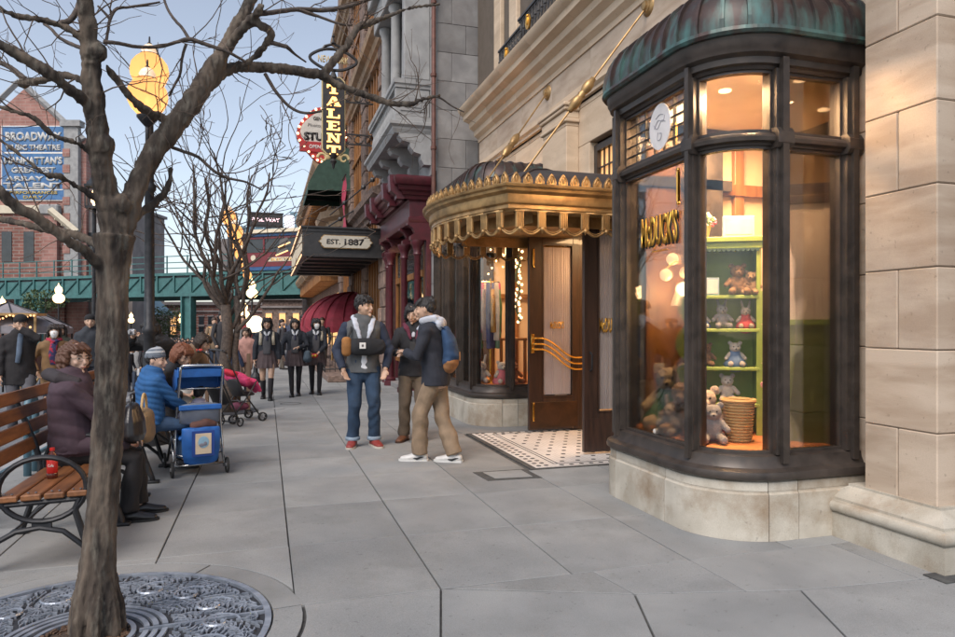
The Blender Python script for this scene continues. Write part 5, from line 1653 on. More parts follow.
# clock-like round ornament beside the trunk
o_ = lp(101, 230); mb = MB(); mb.lathe([(.001,0),(.75,0),(.8,.1),(.6,.2),(.001,.22)], 20, ML @ Matrix.Translation((o_[0], .3, o_[1])) @ Matrix.Rotation(R(90), 4, 'X')); mb.build('round_ornament', M['light_grey_stone'], lb)
# painted advertisement
ad = LB('painted_sign', 3, 127, 66, 200, 'blue_sign', -.16, -.0)
LBo = LB('sign_border', 2, 126, 67, 201, 'white_paint', -.12, .01)
def LT(s, xc, yc, w, h, m=None, b=.05):
    a_ = lp(xc, yc)
    o = text(s, m or plain('faded_white', (.50,.50,.48)), lb, (0,0,0), FACE_CAM, width=w*k_, height=h*k_, bold=b, extrude=.02)
    o.matrix_world = ML @ Matrix.Translation((a_[0], -.19, a_[1])) @ Matrix.Rotation(R(90), 4, 'X')
    o.location, o.rotation_euler = o.matrix_world.to_translation(), o.matrix_world.to_euler()
    o.scale = (1, 1, 1)
LT('BROADWAY', 34.5, 137, 56, 9); LT('MUSIC THEATRE', 34.5, 148, 54, 6)
LT("MANHATTAN'S", 34.5, 161, 58, 8); LT('GREATEST', 34.5, 170.5, 44, 6); LT('ARRAY OF', 34.5, 179, 56, 5); LT('TALENT', 34.5, 186, 60, 6)
LT('PERFORMANCES', 34.5, 193, 48, 3.2, plain('faded_gold', (.5,.38,.12)), .03); LT('DAILY', 34.5, 197.5, 20, 3, plain('faded_gold', (.5,.38,.12)), .03)
LB('sign_rule', 5, 152.5, 64, 154, 'white_paint', -.18, -.16); LB('sign_rule', 5, 189.5, 64, 190.5, 'white_paint', -.18, -.16)

# buildings beyond the railway
def far_building(name, label, px0, px1, ytop, d, m, rows, cols, lit=0, win=(5, 7), roof=None):
    t = thing(name, label, 'building')
    k = d/690
    Mx = Matrix.Translation(W(px0, 325, d)) @ Matrix.Rotation(-YAW, 4, 'Z')
    w = (px1-px0)*k; h0 = -1.5; h1 = (325-ytop)*k
    mb = MB(); mb.box(0, w, 0, 6, h0, h1, M=Mx); mb.build('wall', M[m], t)
    mb = MB(); mb.box(-.3, w+.3, -.4, 6.2, h1, h1+.35, M=Mx); mb.box(-.1, w+.1, -.2, 6, h1-.8, h1-.6, M=Mx); mb.build('cornice', M['far_stone'], t)
    for r in range(rows):
        for c in range(cols):
            x = w*(c+.5)/cols; z = h1-1.2-(r+.5)*(h1-h0-1.5)/rows
            mb = MB(); mb.box(x-win[0]*k/2, x+win[0]*k/2, -.06, .05, z-win[1]*k/2, z+win[1]*k/2, M=Mx)
            wn_ = mb.build('window', M['window_warm'] if rnd.random() < lit else M['window_dark'], t)
            mb = MB(); mb.box(x-win[0]*k/2-.1, x+win[0]*k/2+.1, -.12, -.0, z+win[1]*k/2, z+win[1]*k/2+.15, M=Mx); mb.box(x-win[0]*k/2-.1, x+win[0]*k/2+.1, -.15, -.0, z-win[1]*k/2-.15, z-win[1]*k/2, M=Mx)
            mb.build('window_trim', M['far_stone'], wn_)
    if roof:
        mb = MB(); mb.add([Mx @ Vector(p) for p in ((-.4,-.5,h1+.36),(w+.4,-.5,h1+.36),(w+.4,6.3,h1+.36),(-.4,6.3,h1+.36),(w*.5,0,h1+roof),(w*.5,5.5,h1+roof))], [(0,1,4),(1,2,5,4),(2,3,5),(3,0,4,5),(0,3,2,1)])
        mb.build('roof', M['slate_blue'], t)
    return t
far_building('far_house', 'small gabled house with grey roof seen between the big trunk and the lamp post', 112, 142, 318, 66, 'far_stone', 1, 3, .5, (5, 12), 2.4)
far_building('far_house', 'long red brick building with rows of lit windows seen under the railway', 150, 262, 305, 78, 'brick_red', 2, 12, .45, (5, 8))
far_building('far_house', 'low brown brick building under the railway at the far left', -40, 66, 318, 76, 'brick_red', 1, 7, .4, (6, 12))
far_building('far_house', 'dark brown building under the railway straight behind the schoolgirls', 262, 330, 300, 70, 'brown_stone', 2, 5, .6, (6, 10))
far_building('far_house', 'pale stone tower block standing above the railway left of the lamp post', 128, 142, 212, 84, 'far_stone', 4, 2, 0, (3, 6))
# low green hedge and tree masses under the railway
def bush(name, label, c, rx, ry, rz, n, group=None):
    mb = MB(); rr_ = random.Random(sum(map(ord, label)))
    for k in range(n):
        a = rr_.random()*6.283; b = rr_.uniform(-1, 1); q = rr_.uniform(.55, 1.05)
        p = Vector((rx*q*math.sqrt(1-b*b)*math.cos(a), ry*q*math.sqrt(1-b*b)*math.sin(a), rz*q*b))+Vector(c)
        s = rr_.uniform(.07, .17)
        u = Vector((rr_.gauss(0,1), rr_.gauss(0,1), rr_.gauss(0,1))).normalized(); w_ = u.orthogonal().normalized()
        mb.add([p-u*s, p+w_*s*.5, p+u*s, p-w_*s*.5], [(0,1,2,3)])
    t = thing(name, label, 'shrub', group=group)
    stuff(mb.build('leaves', plain('hedge_green', (.055,.085,.025)), t))
    mb = MB(); mb.tube([(c[0], c[1], -1.13), (c[0]+.1, c[1], c[2]+rz*.4)], [.09, .03], 6); mb.build('trunk', M['branch'], t)
q = W(168, 325, 60); bush('shrub', 'rounded green shrub under the railway left of the second tree', (q.x, q.y, 1.6), 1.7, 1.4, 1.6, 900)
q = W(44, 325, 50); bush('shrub', 'small dark green shrub under the railway at the left', (q.x, q.y, 3.2), 1.5, 1.2, .8, 500)

# ------------------------------------------------------------------ grey parasols / stall tents at left
def tent(px, py, d, w, h, label):
    c = W(px, py, d)
    g_ = gz(c.x, c.y)
    t = thing('stall_canopy', label, 'canopy', (c.x, c.y, g_), group='grey stall canopies on the left')
    zt_ = c.z-g_
    mb = MB(); n = 8; v = [(0, 0, zt_+h)]
    for rr_, zz in ((.5, h*.55), (1, 0), (1.0, -.22)):
        for k in range(n):
            a = 2*math.pi*(k+.5)/n; v.append((w*rr_*math.cos(a), w*rr_*math.sin(a), zt_+zz))
    f = [(0, 1+k, 1+(k+1) % n) for k in range(n)]
    for i in range(2): f += [(1+i*n+k, 1+i*n+n+k, 1+i*n+n+(k+1) % n, 1+i*n+(k+1) % n) for k in range(n)]
    mb.add(v, f); mb.build('canvas', M['grey_canvas'], t)
    for k in range(n):
        a = 2*math.pi*(k+.5)/n
        mb = MB(); mb.tube([(0,0,zt_+h+.01), (w*.5*math.cos(a), w*.5*math.sin(a), zt_+h*.55+.01), (w*math.cos(a), w*math.sin(a), zt_+.01)], .02, 5); mb.build('rib', M['dark_iron'], t)
    for k in range(0, n, 2):
        a = 2*math.pi*(k+.5)/n
        mb = MB(); mb.tube([(w*.95*math.cos(a), w*.95*math.sin(a), 0), (w*.95*math.cos(a), w*.95*math.sin(a), zt_)], .035, 6); mb.build('pole', M['dark_iron'], t)
tent(8, 326, 22, 1.7, .75, 'grey canvas stall canopy with strings of light at the far left')
tent(44, 328, 27, 1.0, .55, 'smaller grey canvas canopy right of the bigger one')
ca = thing('popcorn_cart', 'dark cart with small warm bulbs under the grey canopy at the far left', 'cart', W(4, 325, 21) - Vector((0, 0, H+.5)))
mb = MB(); mb.box(-1.0, 1.0, -.5, .5, .4, 1.2, .03); mb.build('cart_body', M['maroon'], ca)
mb = MB()
for x in (-.95, 0, .95): mb.box(x-.03, x+.03, -.48, -.42, 1.2, 2.2)
mb.box(-1.0, 1.0, -.5, .5, 2.2, 2.28); mb.build('cart_frame', M['gold_bronze'], ca)
for x in (-.7, .7):
    mb = MB(); mb.tube([(x+.38*math.cos(t*.3), -.56, .42+.38*math.sin(t*.3)) for t in range(22)], .03, 6)
    for k in range(6): mb.tube([(x, -.56, .42), (x+.38*math.cos(k*1.047), -.56, .42+.38*math.sin(k*1.047))], .014, 5)
    mb.build('wheel', M['gold_bronze'], ca)
mb = MB()
for k in range(22): mb.ball((-.95+k*.09, -.52, 2.15+.06*math.sin(k)), .03, 6, 5)
for k in range(26): mb.ball((rnd.uniform(-.8,.8), -.3, rnd.uniform(1.3, 1.9)), .035, 6, 5)
stuff(mb.build('bulbs', M['far_warm'], ca))

# ------------------------------------------------------------------ street lamps
def lamp_globe(parent, c, r, m1='lamp_glow'):
    mb = MB()
    pr = [(r*.34, -r*1.02), (r*.55, -r*.86), (r*.82, -r*.55), (r*.97, -r*.2), (r, 0.1*r), (r*.93, r*.45), (r*.72, r*.75), (r*.45, r*.98)]
    mb.lathe(pr, 22, c); g = mb.build('lamp_globe', M[m1], parent, smooth=True)
    mb = MB(); mb.lathe([(r*.44, r*.97), (r*.40, r*1.05), (r*.36, r*1.08), (r*.42, r*1.2), (r*.30, r*1.42), (r*.12, r*1.55), (.001, r*1.58)], 18, c); mb.build('globe_cap', emis('cap_glow', (1,.66,.40), .35, (.6,.5,.4)), g, smooth=True)
    mb = MB(); mb.lathe([(r*.47, r*.93), (r*.48, r*.99), (r*.42, r*1.0)], 18, c); mb.lathe([(.02, r*1.56), (.028, r*1.6), (.012, r*1.64), (.009, r*1.95), (.001, r*2.0)], 8, c)
    mb.lathe([(r*.10, -r*1.55), (r*.16, -r*1.5), (r*.34, -r*1.3), (r*.52, -r*1.08), (r*.52, -r*.98), (r*.36, -r*.96)], 18, c); mb.build('globe_holder', M['dark_iron'], g, auto=50)
    mb = MB(); mb.lathe([(.001,-.3*r),(r*.10,-.28*r),(r*.12,-.1*r),(r*.08,.05*r),(.001,.1*r)], 14, (c[0], c[1], c[2]-r*.05)); mb.build('bulb', M['bulb'], g, smooth=True)
    pl = bpy.data.lights.new('globe_light', 'POINT'); pl.energy = .55; pl.color = (1,.78,.5); pl.shadow_soft_size = .05
    po = bpy.data.objects.new('globe_light', pl); col.objects.link(po); po.parent = g; po.location = (c[0], c[1], c[2]-r*.3)
    return g
def street_lamp(x, y, label, rz=0, hot=False, group='globe street lamps along the pavement'):
    t = thing('street_lamp', label, 'street lamp', (x, y, 0), rz, group)
    mb = MB(); mb.lathe([(.21,0),(.21,.10),(.19,.13),(.19,.30),(.15,.36),(.13,.55),(.10,.62),(.115,.66),(.075,.72),(.062,1.3),(.08,1.33),(.08,1.38),(.058,1.41),(.052,3.0),(.075,3.03),(.075,3.08),(.05,3.12),(.042,4.1)], 16)
    mb.build('pole', M['dark_iron'], t, auto=40)
    m1 = 'lamp_hot' if hot else 'lamp_glow'
    lamp_globe(t, (0, 0, 4.43), .215, m1)
    for s in (-1,):
        mb = MB(); mb.tube([(0, 0, 3.35), (0, s*.22, 3.28), (0, s*.42, 3.36), (0, s*.50, 3.55), (0, s*.50, 3.68)], [.026,.024,.022,.022,.024], 8)
        mb.tube([(0, s*(.1+.08*math.cos(t_*.6)), 3.52+.08*math.sin(t_*.6)) for t_ in range(9)], .012, 5)
        mb.build('arm', M['dark_iron'], t, smooth=True)
        lamp_globe(t, (0, s*.50, 3.98), .215, m1)
    return t
L1 = street_lamp(-1.33, 9.0, 'nearest black street lamp with big amber globes behind the tree trunk', R(6))
for (y, lb_, x_) in ((20.6, 'second street lamp, its amber globes seen through the second tree', -1.0), (27, 'third street lamp along the row, right behind the second tree crown', -1.05), (38, 'fourth street lamp of the row, glowing low through the branches', -1.1)):
    copy_tree(L1, (x_, y, 0), R(20), lb_)
# lamps further off
hotm = None
def small_lamp(px, py_top, py_bot, label, d=None, hot=True):
    # two stacked bright globes on a slim post
    r_px = (py_bot-py_top)/4.6
    d = d or .24*690/r_px
    top = W(px, py_top, d)
    g_ = gz(top.x, top.y); top.z -= g_
    t = thing('street_lamp', label, 'street lamp', (top.x, top.y, g_), group='small far street lamps')
    r = r_px*d/690
    mb = MB(); mb.lathe([(r*.8,0),(r*.8,.3),(r*.4,.5),(r*.22,.8),(r*.2,top.z-r*4.4),(r*.5,top.z-r*4.2)], 10); mb.build('pole', M['dark_iron'], t)
    mb = MB(); mb.ball((0,0,top.z-r*3.2), (r*1.15,r*1.15,r*1.05), 14, 10); mb.ball((0,0,top.z-r*1.5), (r*.72,r*.72,r*.9), 12, 8); mb.lathe([(r*.25,top.z-r*.7),(.001,top.z)], 8)
    mb.build('lamp_globe', M['lamp_hot'], t, smooth=True)
small_lamp(58.5, 283, 305, 'small bright lamp on a thin post in front of the teal railway column', 34)
small_lamp(2, 312 - 16, 312+4, 'bright yellow lamp low at the left edge of the street', 38)
small_lamp(252, 278, 300, 'double bright globe lamp left of the schoolgirls', 30)
small_lamp(244, 300, 322, 'lowest small lamp beside the double globe lamp', 42)
small_lamp(181, 312, 324, 'far small lamp in front of the long brick building', 60)
small_lamp(131, 312, 324, 'far small lamp in front of the grey gabled house', 58)
rb = thing('globe_lamp', 'big round white glowing globe lamp just left of the first schoolgirl', 'globe lamp')
c = W(255.5, 324.5, 17)
mb = MB(); mb.ball(c, .215, 20, 14); mb.build('globe', M['white_glow'], rb, smooth=True)
mb = MB(); mb.lathe([(.14,0),(.14,.15),(.06,.25),(.04,.5),(.035,c.z-.3),(.09,c.z-.22),(.09,c.z-.17)], 12, (c.x, c.y, 0)); mb.build('pole', M['dark_iron'], rb)
# lantern pair hanging by the marquee
hl = thing('hanging_lantern', 'pair of black lantern boxes with lit edges hanging left of the EST. 1887 marquee', 'lantern', W(283, 250, 24)); hl.scale = (.72,)*3
mb = MB()
for (dx, dz) in ((.05, .28), (-.06, -.12)):
    mb.add([(-.28+dx,-.2,dz-.16),(.28+dx,-.2,dz+.10),(.28+dx,.2,dz+.10),(-.28+dx,.2,dz-.16),(-.2+dx,-.1,dz+.18),(.12+dx,-.1,dz+.34),(.12+dx,.1,dz+.34),(-.2+dx,.1,dz+.18)], [(0,1,5,4),(1,2,6,5),(2,3,7,6),(3,0,4,7),(4,5,6,7),(3,2,1,0)])
mb.tube([(0,0,.5),(0,0,1.0)], .03, 6); mb.build('lantern_box', M['black_paint'], hl)
mb = MB()
for (dx, dz) in ((.05, .28), (-.06, -.12)): mb.tube([(-.28+dx,-.21,dz-.18),(.28+dx,-.21,dz+.08)], .03, 5)
mb.build('lit_edge', M['far_warm'], hl)
# wall lantern with flame glow near the big trunk
wl_ = thing('gas_lantern', 'black lantern with orange flame seen just left of the big trunk fork', 'lantern', W(94, 197, 20))
mb = MB(); mb.box(-.2,.2,-.2,.2,-.35,-.28); mb.box(-.22,.22,-.22,.22,.28,.34); mb.lathe([(.24,.34),(.05,.62),(.001,.7)], 4)
for x in (-.19,.19):
    for y in (-.19,.19): mb.box(x-.02,x+.02,y-.02,y+.02,-.3,.3)
mb.tube([(0,0,-.35),(0,0,-5.6)], .06, 8); mb.build('lantern_frame', M['dark_iron'], wl_)
mb = MB(); mb.lathe([(.001,-.25),(.08,-.15),(.09,0),(.04,.2),(.001,.26)], 8); mb.build('flame', M['lamp_hot'], wl_)
# warm fairy lights strung in the far left
# ================================================================== FOREGROUND TREE
def solidify(mb, voxel, smooth=3, mats=None, name='m', fold=None, smooth_shade=True):
    """union of overlapping closed pieces into one continuous skin"""
    me = bpy.data.meshes.new(name); me.from_pydata(mb.v, [], mb.f)
    bm = bmesh.new(); bm.from_mesh(me); bmesh.ops.recalc_face_normals(bm, faces=bm.faces[:]); bm.to_mesh(me); bm.free()
    o = bpy.data.objects.new('tmp', me)
    md = o.modifiers.new('r', 'REMESH'); md.mode = 'VOXEL'; md.voxel_size = voxel
    if smooth:
        m2 = o.modifiers.new('s', 'SMOOTH'); m2.iterations = smooth; m2.factor = .5
    out = evaluated(o)
    bpy.data.objects.remove(o); bpy.data.meshes.remove(me)
    out.name = name
    n = len(out.vertices)
    if fold and n:
        co = np.empty(n*3); out.vertices.foreach_get('co', co); co = co.reshape(-1, 3)
        no = np.empty(n*3); out.vertices.foreach_get('normal', no); no = no.reshape(-1, 3)
        co = co + no*fold(co)[:, None]
        out.vertices.foreach_set('co', co.reshape(-1))
    out.materials.clear()
    for m in (mats if isinstance(mats, (list, tuple)) else [mats]): out.materials.append(m)
    out.polygons.foreach_set('material_index', [0]*len(out.polygons))
    out.polygons.foreach_set('use_smooth', [smooth_shade]*len(out.polygons))
    out.update()
    return out

tree = thing('bare_tree', 'large bare tree in the foreground with rough furrowed trunk rising out of the iron grate', 'tree')
BR = {   # surveyed limbs: (px, py, radius px, distance)
 'trunk': [(97,648,20,3.20),(97,632,19,3.20),(98,600,16.5,3.2),(100,540,15,3.2),(103,499,14.5,3.2),(107,440,15,3.2),(111,387,15,3.2),(112,345,14.5,3.2),(112,300,14.5,3.21),(113,262,16,3.22),(114,235,19,3.22)],
 'left_leader': [(117,240,17,3.22),(110,210,15.5,3.2),(104,180,14,3.17),(99,150,13,3.14),(96,122,13,3.12),(93,90,12.5,3.1),(91,60,11.5,3.08),(88,30,10,3.05),(85,0,9,3.02),(82,-40,8,3.0)],
 'right_leader': [(117,240,17,3.22),(128,210,14.5,3.24),(140,180,13,3.28),(153,152,13.5,3.33),(172,128,14,3.38),(193,100,13.5,3.42),(205,80,12.5,3.45),(220,58,10.5,3.5),(234,32,9,3.55),(250,2,8,3.6),(270,-40,7,3.7)],
 'a': [(198,95,9,3.44),(215,78,7.5,3.5),(232,68,7,3.6),(255,67,6.2,3.7),(285,69,5.8,3.8),(310,73,5.5,3.88),(322,75,6.2,3.92)],
 'a1': [(322,75,5,3.92),(332,63,4.6,3.95),(346,46,4.2,4.0),(358,28,4.2,4.02),(372,22,3.6,4.05),(388,16,2.2,4.1),(410,8,1.8,4.15),(440,4,1.4,4.2)],
 'a2': [(322,75,5,3.92),(334,83,4.6,3.95),(352,90,4.2,4.0),(372,97,3.8,4.03),(392,103,3.6,4.05),(410,104,3.4,4.06),(424,99,2.4,4.08),(440,95,1.6,4.1)],
 'a3': [(424,99,1.4,4.08),(438,97,1.2,4.1),(452,106,.9,4.15),(464,112,.7,4.2)],
 'a4': [(265,74,2.2,3.72),(276,92,2,3.7),(290,107,1.8,3.72),(305,113,1.6,3.72),(322,111,1.4,3.72)],
 'b': [(222,58,6,3.5),(238,34,5,3.45),(249,22,5.5,3.42),(258,12,4.5,3.4),(262,4,3.5,3.38)],
 'b1': [(251,20,5,3.42),(262,26,5,3.45),(271,34,4.8,3.48),(266,44,4.2,3.5),(256,56,3.6,3.52),(243,66,3.2,3.54)],
 'b2': [(258,14,3,3.4),(275,12,2.8,3.45),(298,9,2.6,3.5),(322,10,2.6,3.55),(345,7,2.4,3.6),(372,-2,2,3.65)],
 'b3': [(270,42,2.8,3.5),(284,46,2.4,3.5),(287,47,2.4,3.5),(296,55,1.4,3.55),(306,62,1,3.6)],
 'b4': [(298,9,1.8,3.5),(318,16,1.6,3.52),(340,24,1.5,3.55),(352,25,1.4,3.6)],
 'c': [(97,120,8,3.12),(84,102,8.5,3.05),(68,88,8.5,2.98),(52,75,8.5,2.92),(34,64,8,2.88),(16,54,7.5,2.84),(0,45,7,2.8),(-40,25,6,2.75)],
 'c1': [(97,98,6.5,3.12),(86,84,5.5,3.16),(74,77,5,3.2),(58,75,4.6,3.25),(42,80,5,3.3),(30,82,5.5,3.33),(23,82,5.5,3.35)],
 'c2': [(25,80,4,3.35),(16,72,3.4,3.4),(6,65,3,3.45),(-8,60,3,3.5),(-40,48,2.4,3.6)],
 'd': [(94,50,4.5,3.08),(84,41,4.2,3.05),(72,31,4,3.02),(58,24,4.5,3.0),(44,20,4.2,2.98),(28,18,3.8,2.95),(14,15,3.4,2.92),(0,8,3.2,2.9),(-30,-8,3,2.85)],
 'd1': [(60,23,3.4,3.0),(70,20,3.4,3.02),(77,10,3.2,3.05),(80,2,3,3.08),(90,-10,2.6,3.1)],
 'e': [(106,68,5,3.1),(112,74,4.5,3.12),(126,92,4.5,3.18),(138,105,5,3.24),(150,112,5,3.3),(163,118,5,3.36)],
 'f': [(98,155,4.5,3.14),(84,147,3.6,3.1),(72,141,3.2,3.05),(56,137,2.8,3.0),(46,129,3.4,2.97),(32,117,2.8,2.95),(16,112,2.4,2.92),(0,107,2.2,2.9),(-30,100,2,2.9)],
 'g': [(98,200,5,3.16),(82,190,4.5,3.1),(66,180,4.5,3.05),(57,176,5,3.0),(46,175,3.5,2.96),(32,164,2.6,2.92),(16,152,2.2,2.9),(0,140,2,2.88),(-20,128,1.8,2.85)],
 'h': [(106,272,9,3.2),(96,262,8.5,3.15),(84,250,8.5,3.08),(66,240,8.5,3.0),(50,228,8.5,2.95),(34,216,9,2.9),(18,208,9,2.86),(4,196,9,2.82),(-14,180,9,2.8),(-40,150,8,2.76)],
 'i': [(106,250,8,3.2),(92,242,7.5,3.24),(76,235,7,3.28),(58,231,6.8,3.3),(40,228,6.4,3.33),(20,223,6,3.36),(0,219,5.6,3.4),(-40,212,5,3.46)],
 'j': [(125,228,7,3.24),(136,217,6,3.3),(148,208,5.5,3.34),(158,200,5,3.36),(166,190,4.6,3.38),(170,178,4,3.4),(171,168,3.4,3.42)],
 'k': [(155,142,2.6,3.35),(166,145,2.2,3.4),(182,151,2,3.45),(198,157,1.9,3.5),(214,171,1.8,3.5),(228,178,1.6,3.55),(246,182,1.2,3.6),(262,190,.8,3.65)],
 'l': [(103,42,2.4,3.06),(118,43,2.2,3.1),(132,46,2.1,3.15),(148,47,2,3.2),(163,46,2,3.22),(176,42,2,3.25),(189,39,2.4,3.28),(202,43,2.4,3.3),(214,47,2.2,3.32),(230,53,1.8,3.35),(246,62,1.6,3.4)],
 'm': [(189,39,2,3.28),(182,28,1.8,3.3),(174,19,1.7,3.32),(167,8,1.5,3.34),(162,-8,1.4,3.36)],
 'n': [(186,44,1.8,3.28),(182,58,1.6,3.3),(180,74,1.5,3.32),(174,86,1.4,3.34),(169,96,1.2,3.36)],
 'o': [(106,42,1.8,3.08),(108,30,1.6,3.1),(110,19,1.8,3.12),(116,9,1.8,3.14),(128,7,1.5,3.16),(142,5,1.4,3.18),(160,2,1.1,3.2)],
 'p': [(110,19,1.8,3.12),(104,12,1.5,3.14),(98,6,1.2,3.16)],
 'q': [(94,52,3.4,3.1),(84,49,2.6,3.14),(74,45,2.2,3.2),(60,38,2,3.24),(50,28,1.8,3.26),(44,24,1.6,3.3)],
 'r': [(112,330,3,3.2),(160,255,.6,3.5)],
}
BR.pop('r')
mb = MB()
def dense(pts, k=4):
    return curve3([tuple(p) for p in pts], k*(len(pts)-1))
paths = {}
for nm, br in BR.items():
    kk = {'right_leader': .86, 'left_leader': .92, 'c': .78, 'h': .72, 'i': .66, 'c1': .8, 'j': .85, 'g': .8}.get(nm, 1) * (1 if nm == 'trunk' else .86)
    P = [tuple(W(a, b, d)) + (r*kk*d/690,) for a, b, r, d in br]
    Q = dense(P, 5)
    rr_ = random.Random(nm)
    out = []
    for i, q in enumerate(Q):
        w_ = q[3]*.08 if nm != 'trunk' else .0
        out.append((q[0]+rr_.uniform(-w_, w_), q[1]+rr_.uniform(-w_, w_), q[2]+rr_.uniform(-w_, w_), q[3]*rr_.uniform(.97, 1.03)))
    paths[nm] = out
THICK = [n for n, b in BR.items() if max(p[2] for p in b) >= 4.4]
for nm in THICK:
    Q = paths[nm]
    mb.tube([q[:3] for q in Q], [max(q[3], .009) for q in Q], 12)
# root flare
for k in range(7):
    a = k*.9; x, y = TREE[0]+.045, TREE[1]-.42
c0 = W(97, 632, 3.2)
for k in range(7):
    a = k*.9+.3
    mb.tube([(c0.x+.03*math.cos(a), c0.y+.03*math.sin(a), .55), (c0.x+.048*math.cos(a), c0.y+.048*math.sin(a), .28), (c0.x+.085*math.cos(a), c0.y+.085*math.sin(a), .10), (c0.x+.10*math.cos(a), c0.y+.10*math.sin(a), -.03)], [.02, .03, .035, .03], 8)
for (px, py, d, r) in ((104,145,3.13,.05),(122,205,3.2,.055),(96,52,3.07,.045),(23,83,3.35,.026)):
    mb.ball(W(px, py, d), r, 10, 8)
def bark_fold(co):
    x, y, z = co[:, 0], co[:, 1], co[:, 2]
    out = np.zeros(len(co))
    big = z < 2.6
    for i in range(len(co)):
        c = co[i]
        # coordinates stretched along the limb (mostly upright)
        s = .35 if big[i] else .6
        v1 = noise.noise((c[0]*34, c[1]*34, c[2]*34*s*.45))
        v2 = noise.noise((c[0]*80+9, c[1]*80, c[2]*80*s))
        v3 = noise.noise((c[0]*9, c[1]*9, c[2]*5))
        rdg = 1-abs(v1)*2.2
        out[i] = (rdg-.6)*.0068 + v2*.0036 + v3*.0035
    return out
tm = solidify(mb, .0072, 1, [M['bark']], 'trunk', bark_fold)
link('trunk', tm, tree)
print('trunk verts', len(tm.vertices))
for nm in BR:
    if nm not in THICK:
        Q = paths[nm]; thin = MB(); thin.tube([q[:3] for q in Q], [q[3] for q in Q], 7); thin.build('branch', M['branch'], tree, smooth=True)
# fine twigs sprouting along the limbs
tr_ = random.Random(21)
def twig(mb, p, d, L_, r, depth=0, kink=.45, up=.12):
    n = max(4, int(L_/.045)); pts = [p.copy()]; rad = [r]
    d = d.normalized()
    for i in range(n):
        d = (d + Vector((tr_.gauss(0, kink), tr_.gauss(0, kink), tr_.gauss(0, kink)+up))*.42).normalized()
        pts.append(pts[-1]+d*(L_/n)); rad.append(max(.0011, r*(1-(i+1)/n*.75)))
        if depth < 2 and tr_.random() < .22:
            q = d + Vector((tr_.gauss(0,1), tr_.gauss(0,1), tr_.gauss(0,1)))*.8
            twig(mb, pts[-1], q, L_*tr_.uniform(.3, .6), rad[-1]*.7, depth+1, kink, up)
    mb.tube(pts, rad, 4 if depth else 5)
tw = MB()
for nm, per in (('a', 5), ('a1', 6), ('a2', 6), ('b', 2), ('b2', 5), ('b4', 3), ('c', 5), ('c1', 4), ('c2', 4), ('d', 6), ('d1', 2), ('f', 5), ('g', 4), ('h', 3), ('i', 4), ('j', 6), ('k', 5), ('l', 5), ('m', 2), ('n', 3), ('o', 3), ('e', 2), ('left_leader', 4), ('right_leader', 4), ('a3', 3), ('a4', 2)):
    Q = paths[nm]
    for k in range(per):
        i = tr_.randint(len(Q)//5, len(Q)-1)
        p = Vector(Q[i][:3]); j = max(0, i-1)
        t = (Vector(Q[i][:3])-Vector(Q[j][:3])).normalized() if i else Vector((0,0,1))
        d = t*.6 + Vector((tr_.gauss(0,.7), tr_.gauss(0,.4), tr_.gauss(.1,.6)))
        twig(tw, p, d, tr_.uniform(.16, .5), tr_.uniform(.0022, .0045))
stuff(tw.build('twigs', M['twig'], tree, smooth=True))

# ================================================================== SECOND TREE (twisted bare crown)
tree2 = thing('bare_tree', 'smaller bare tree with many twisting upright branches in front of the second street lamp', 'tree', (-.62, 12.0, 0))
tr_ = random.Random(5)
t2 = MB(); t2f = MB()
def limb(mb, p, d, L_, r, depth, spread=.30):
    n = max(6, int(L_/.13)); pts = [p.copy()]; rad = [r]; d = d.normalized(); ph = tr_.random()*6
    ax = Vector((tr_.gauss(0,1), tr_.gauss(0,1), 0)).normalized()
    for i in range(n):
        sw = ax*(math.sin(ph+i*.9)*.30)
        out = Vector((pts[-1].x, pts[-1].y, 0))*(.05 if depth else 0)
        d = (d + sw*.6 + out + Vector((tr_.gauss(0,.14), tr_.gauss(0,.14), tr_.gauss(.08,.10)))).normalized()
        pts.append(pts[-1]+d*(L_/n)); rad.append(max(.006, r*(1-(i+1)/n*.62)))
        if i > 1 and tr_.random() < (.27 if depth < 2 else .22) and depth < 4:
            q = d + Vector((tr_.gauss(0,1), tr_.gauss(0,1), tr_.gauss(.15,.7)))*(.75)
            limb(mb if depth < 2 else t2f, pts[-1], q, L_*tr_.uniform(.45, .75), rad[-1]*.62, depth+1)
    (mb if depth < 3 else t2f).tube(pts, rad, 7 if depth < 2 else 4)
base = Vector((0, 0, 0))
t2.tube([(.0,0,-.02),(.02,0,.3),(-.03,.02,.8),(.02,0,1.3),(-.02,0,1.75)], [.14,.11,.095,.085,.08], 12)
t2.tube([(.14,.05,-.02),(.16,.05,.5),(.12,.04,1.0),(.18,.05,1.5),(.15,.02,1.9)], [.08,.06,.055,.05,.05], 10)
for k in range(11):
    a = k*2*math.pi/11+.3
    z0 = 1.25+.07*k
    limb(t2, Vector((-.01, 0, z0)), Vector((.62*math.cos(a), .5*math.sin(a), 1.0)), 2.1+.1*(k % 4), .036, 0)
limb(t2, Vector((.15, .02, 1.8)), Vector((.25, 0, 1)), 2.2, .036, 0)
limb(t2, Vector((.15, .02, 1.3)), Vector((.7, .1, .8)), 1.5, .035, 1)
t2.build('trunk', M['branch'], tree2, smooth=True)
stuff(t2f.build('twigs', M['twig'], tree2, smooth=True))
print('tree2', len(t2.v), len(t2f.v))
gr2 = thing('tree_guard', 'dark iron surround with wooden stakes at the foot of the second tree', 'tree guard', (-.62, 12.0, 0))
mb = MB(); mb.lathe([(.5,.001),(.5,.012),(.2,.012),(.2,.001)], 30, cap=False); mb.build('guard_ring', M['grate_dark'], gr2)
for s in (-.30, .34):
    mb = MB(); mb.box(s-.03, s+.03, -.03, .03, 0, .95, .01); mb.build('stake', plain('stake_wood', (.13,.08,.05)), gr2)

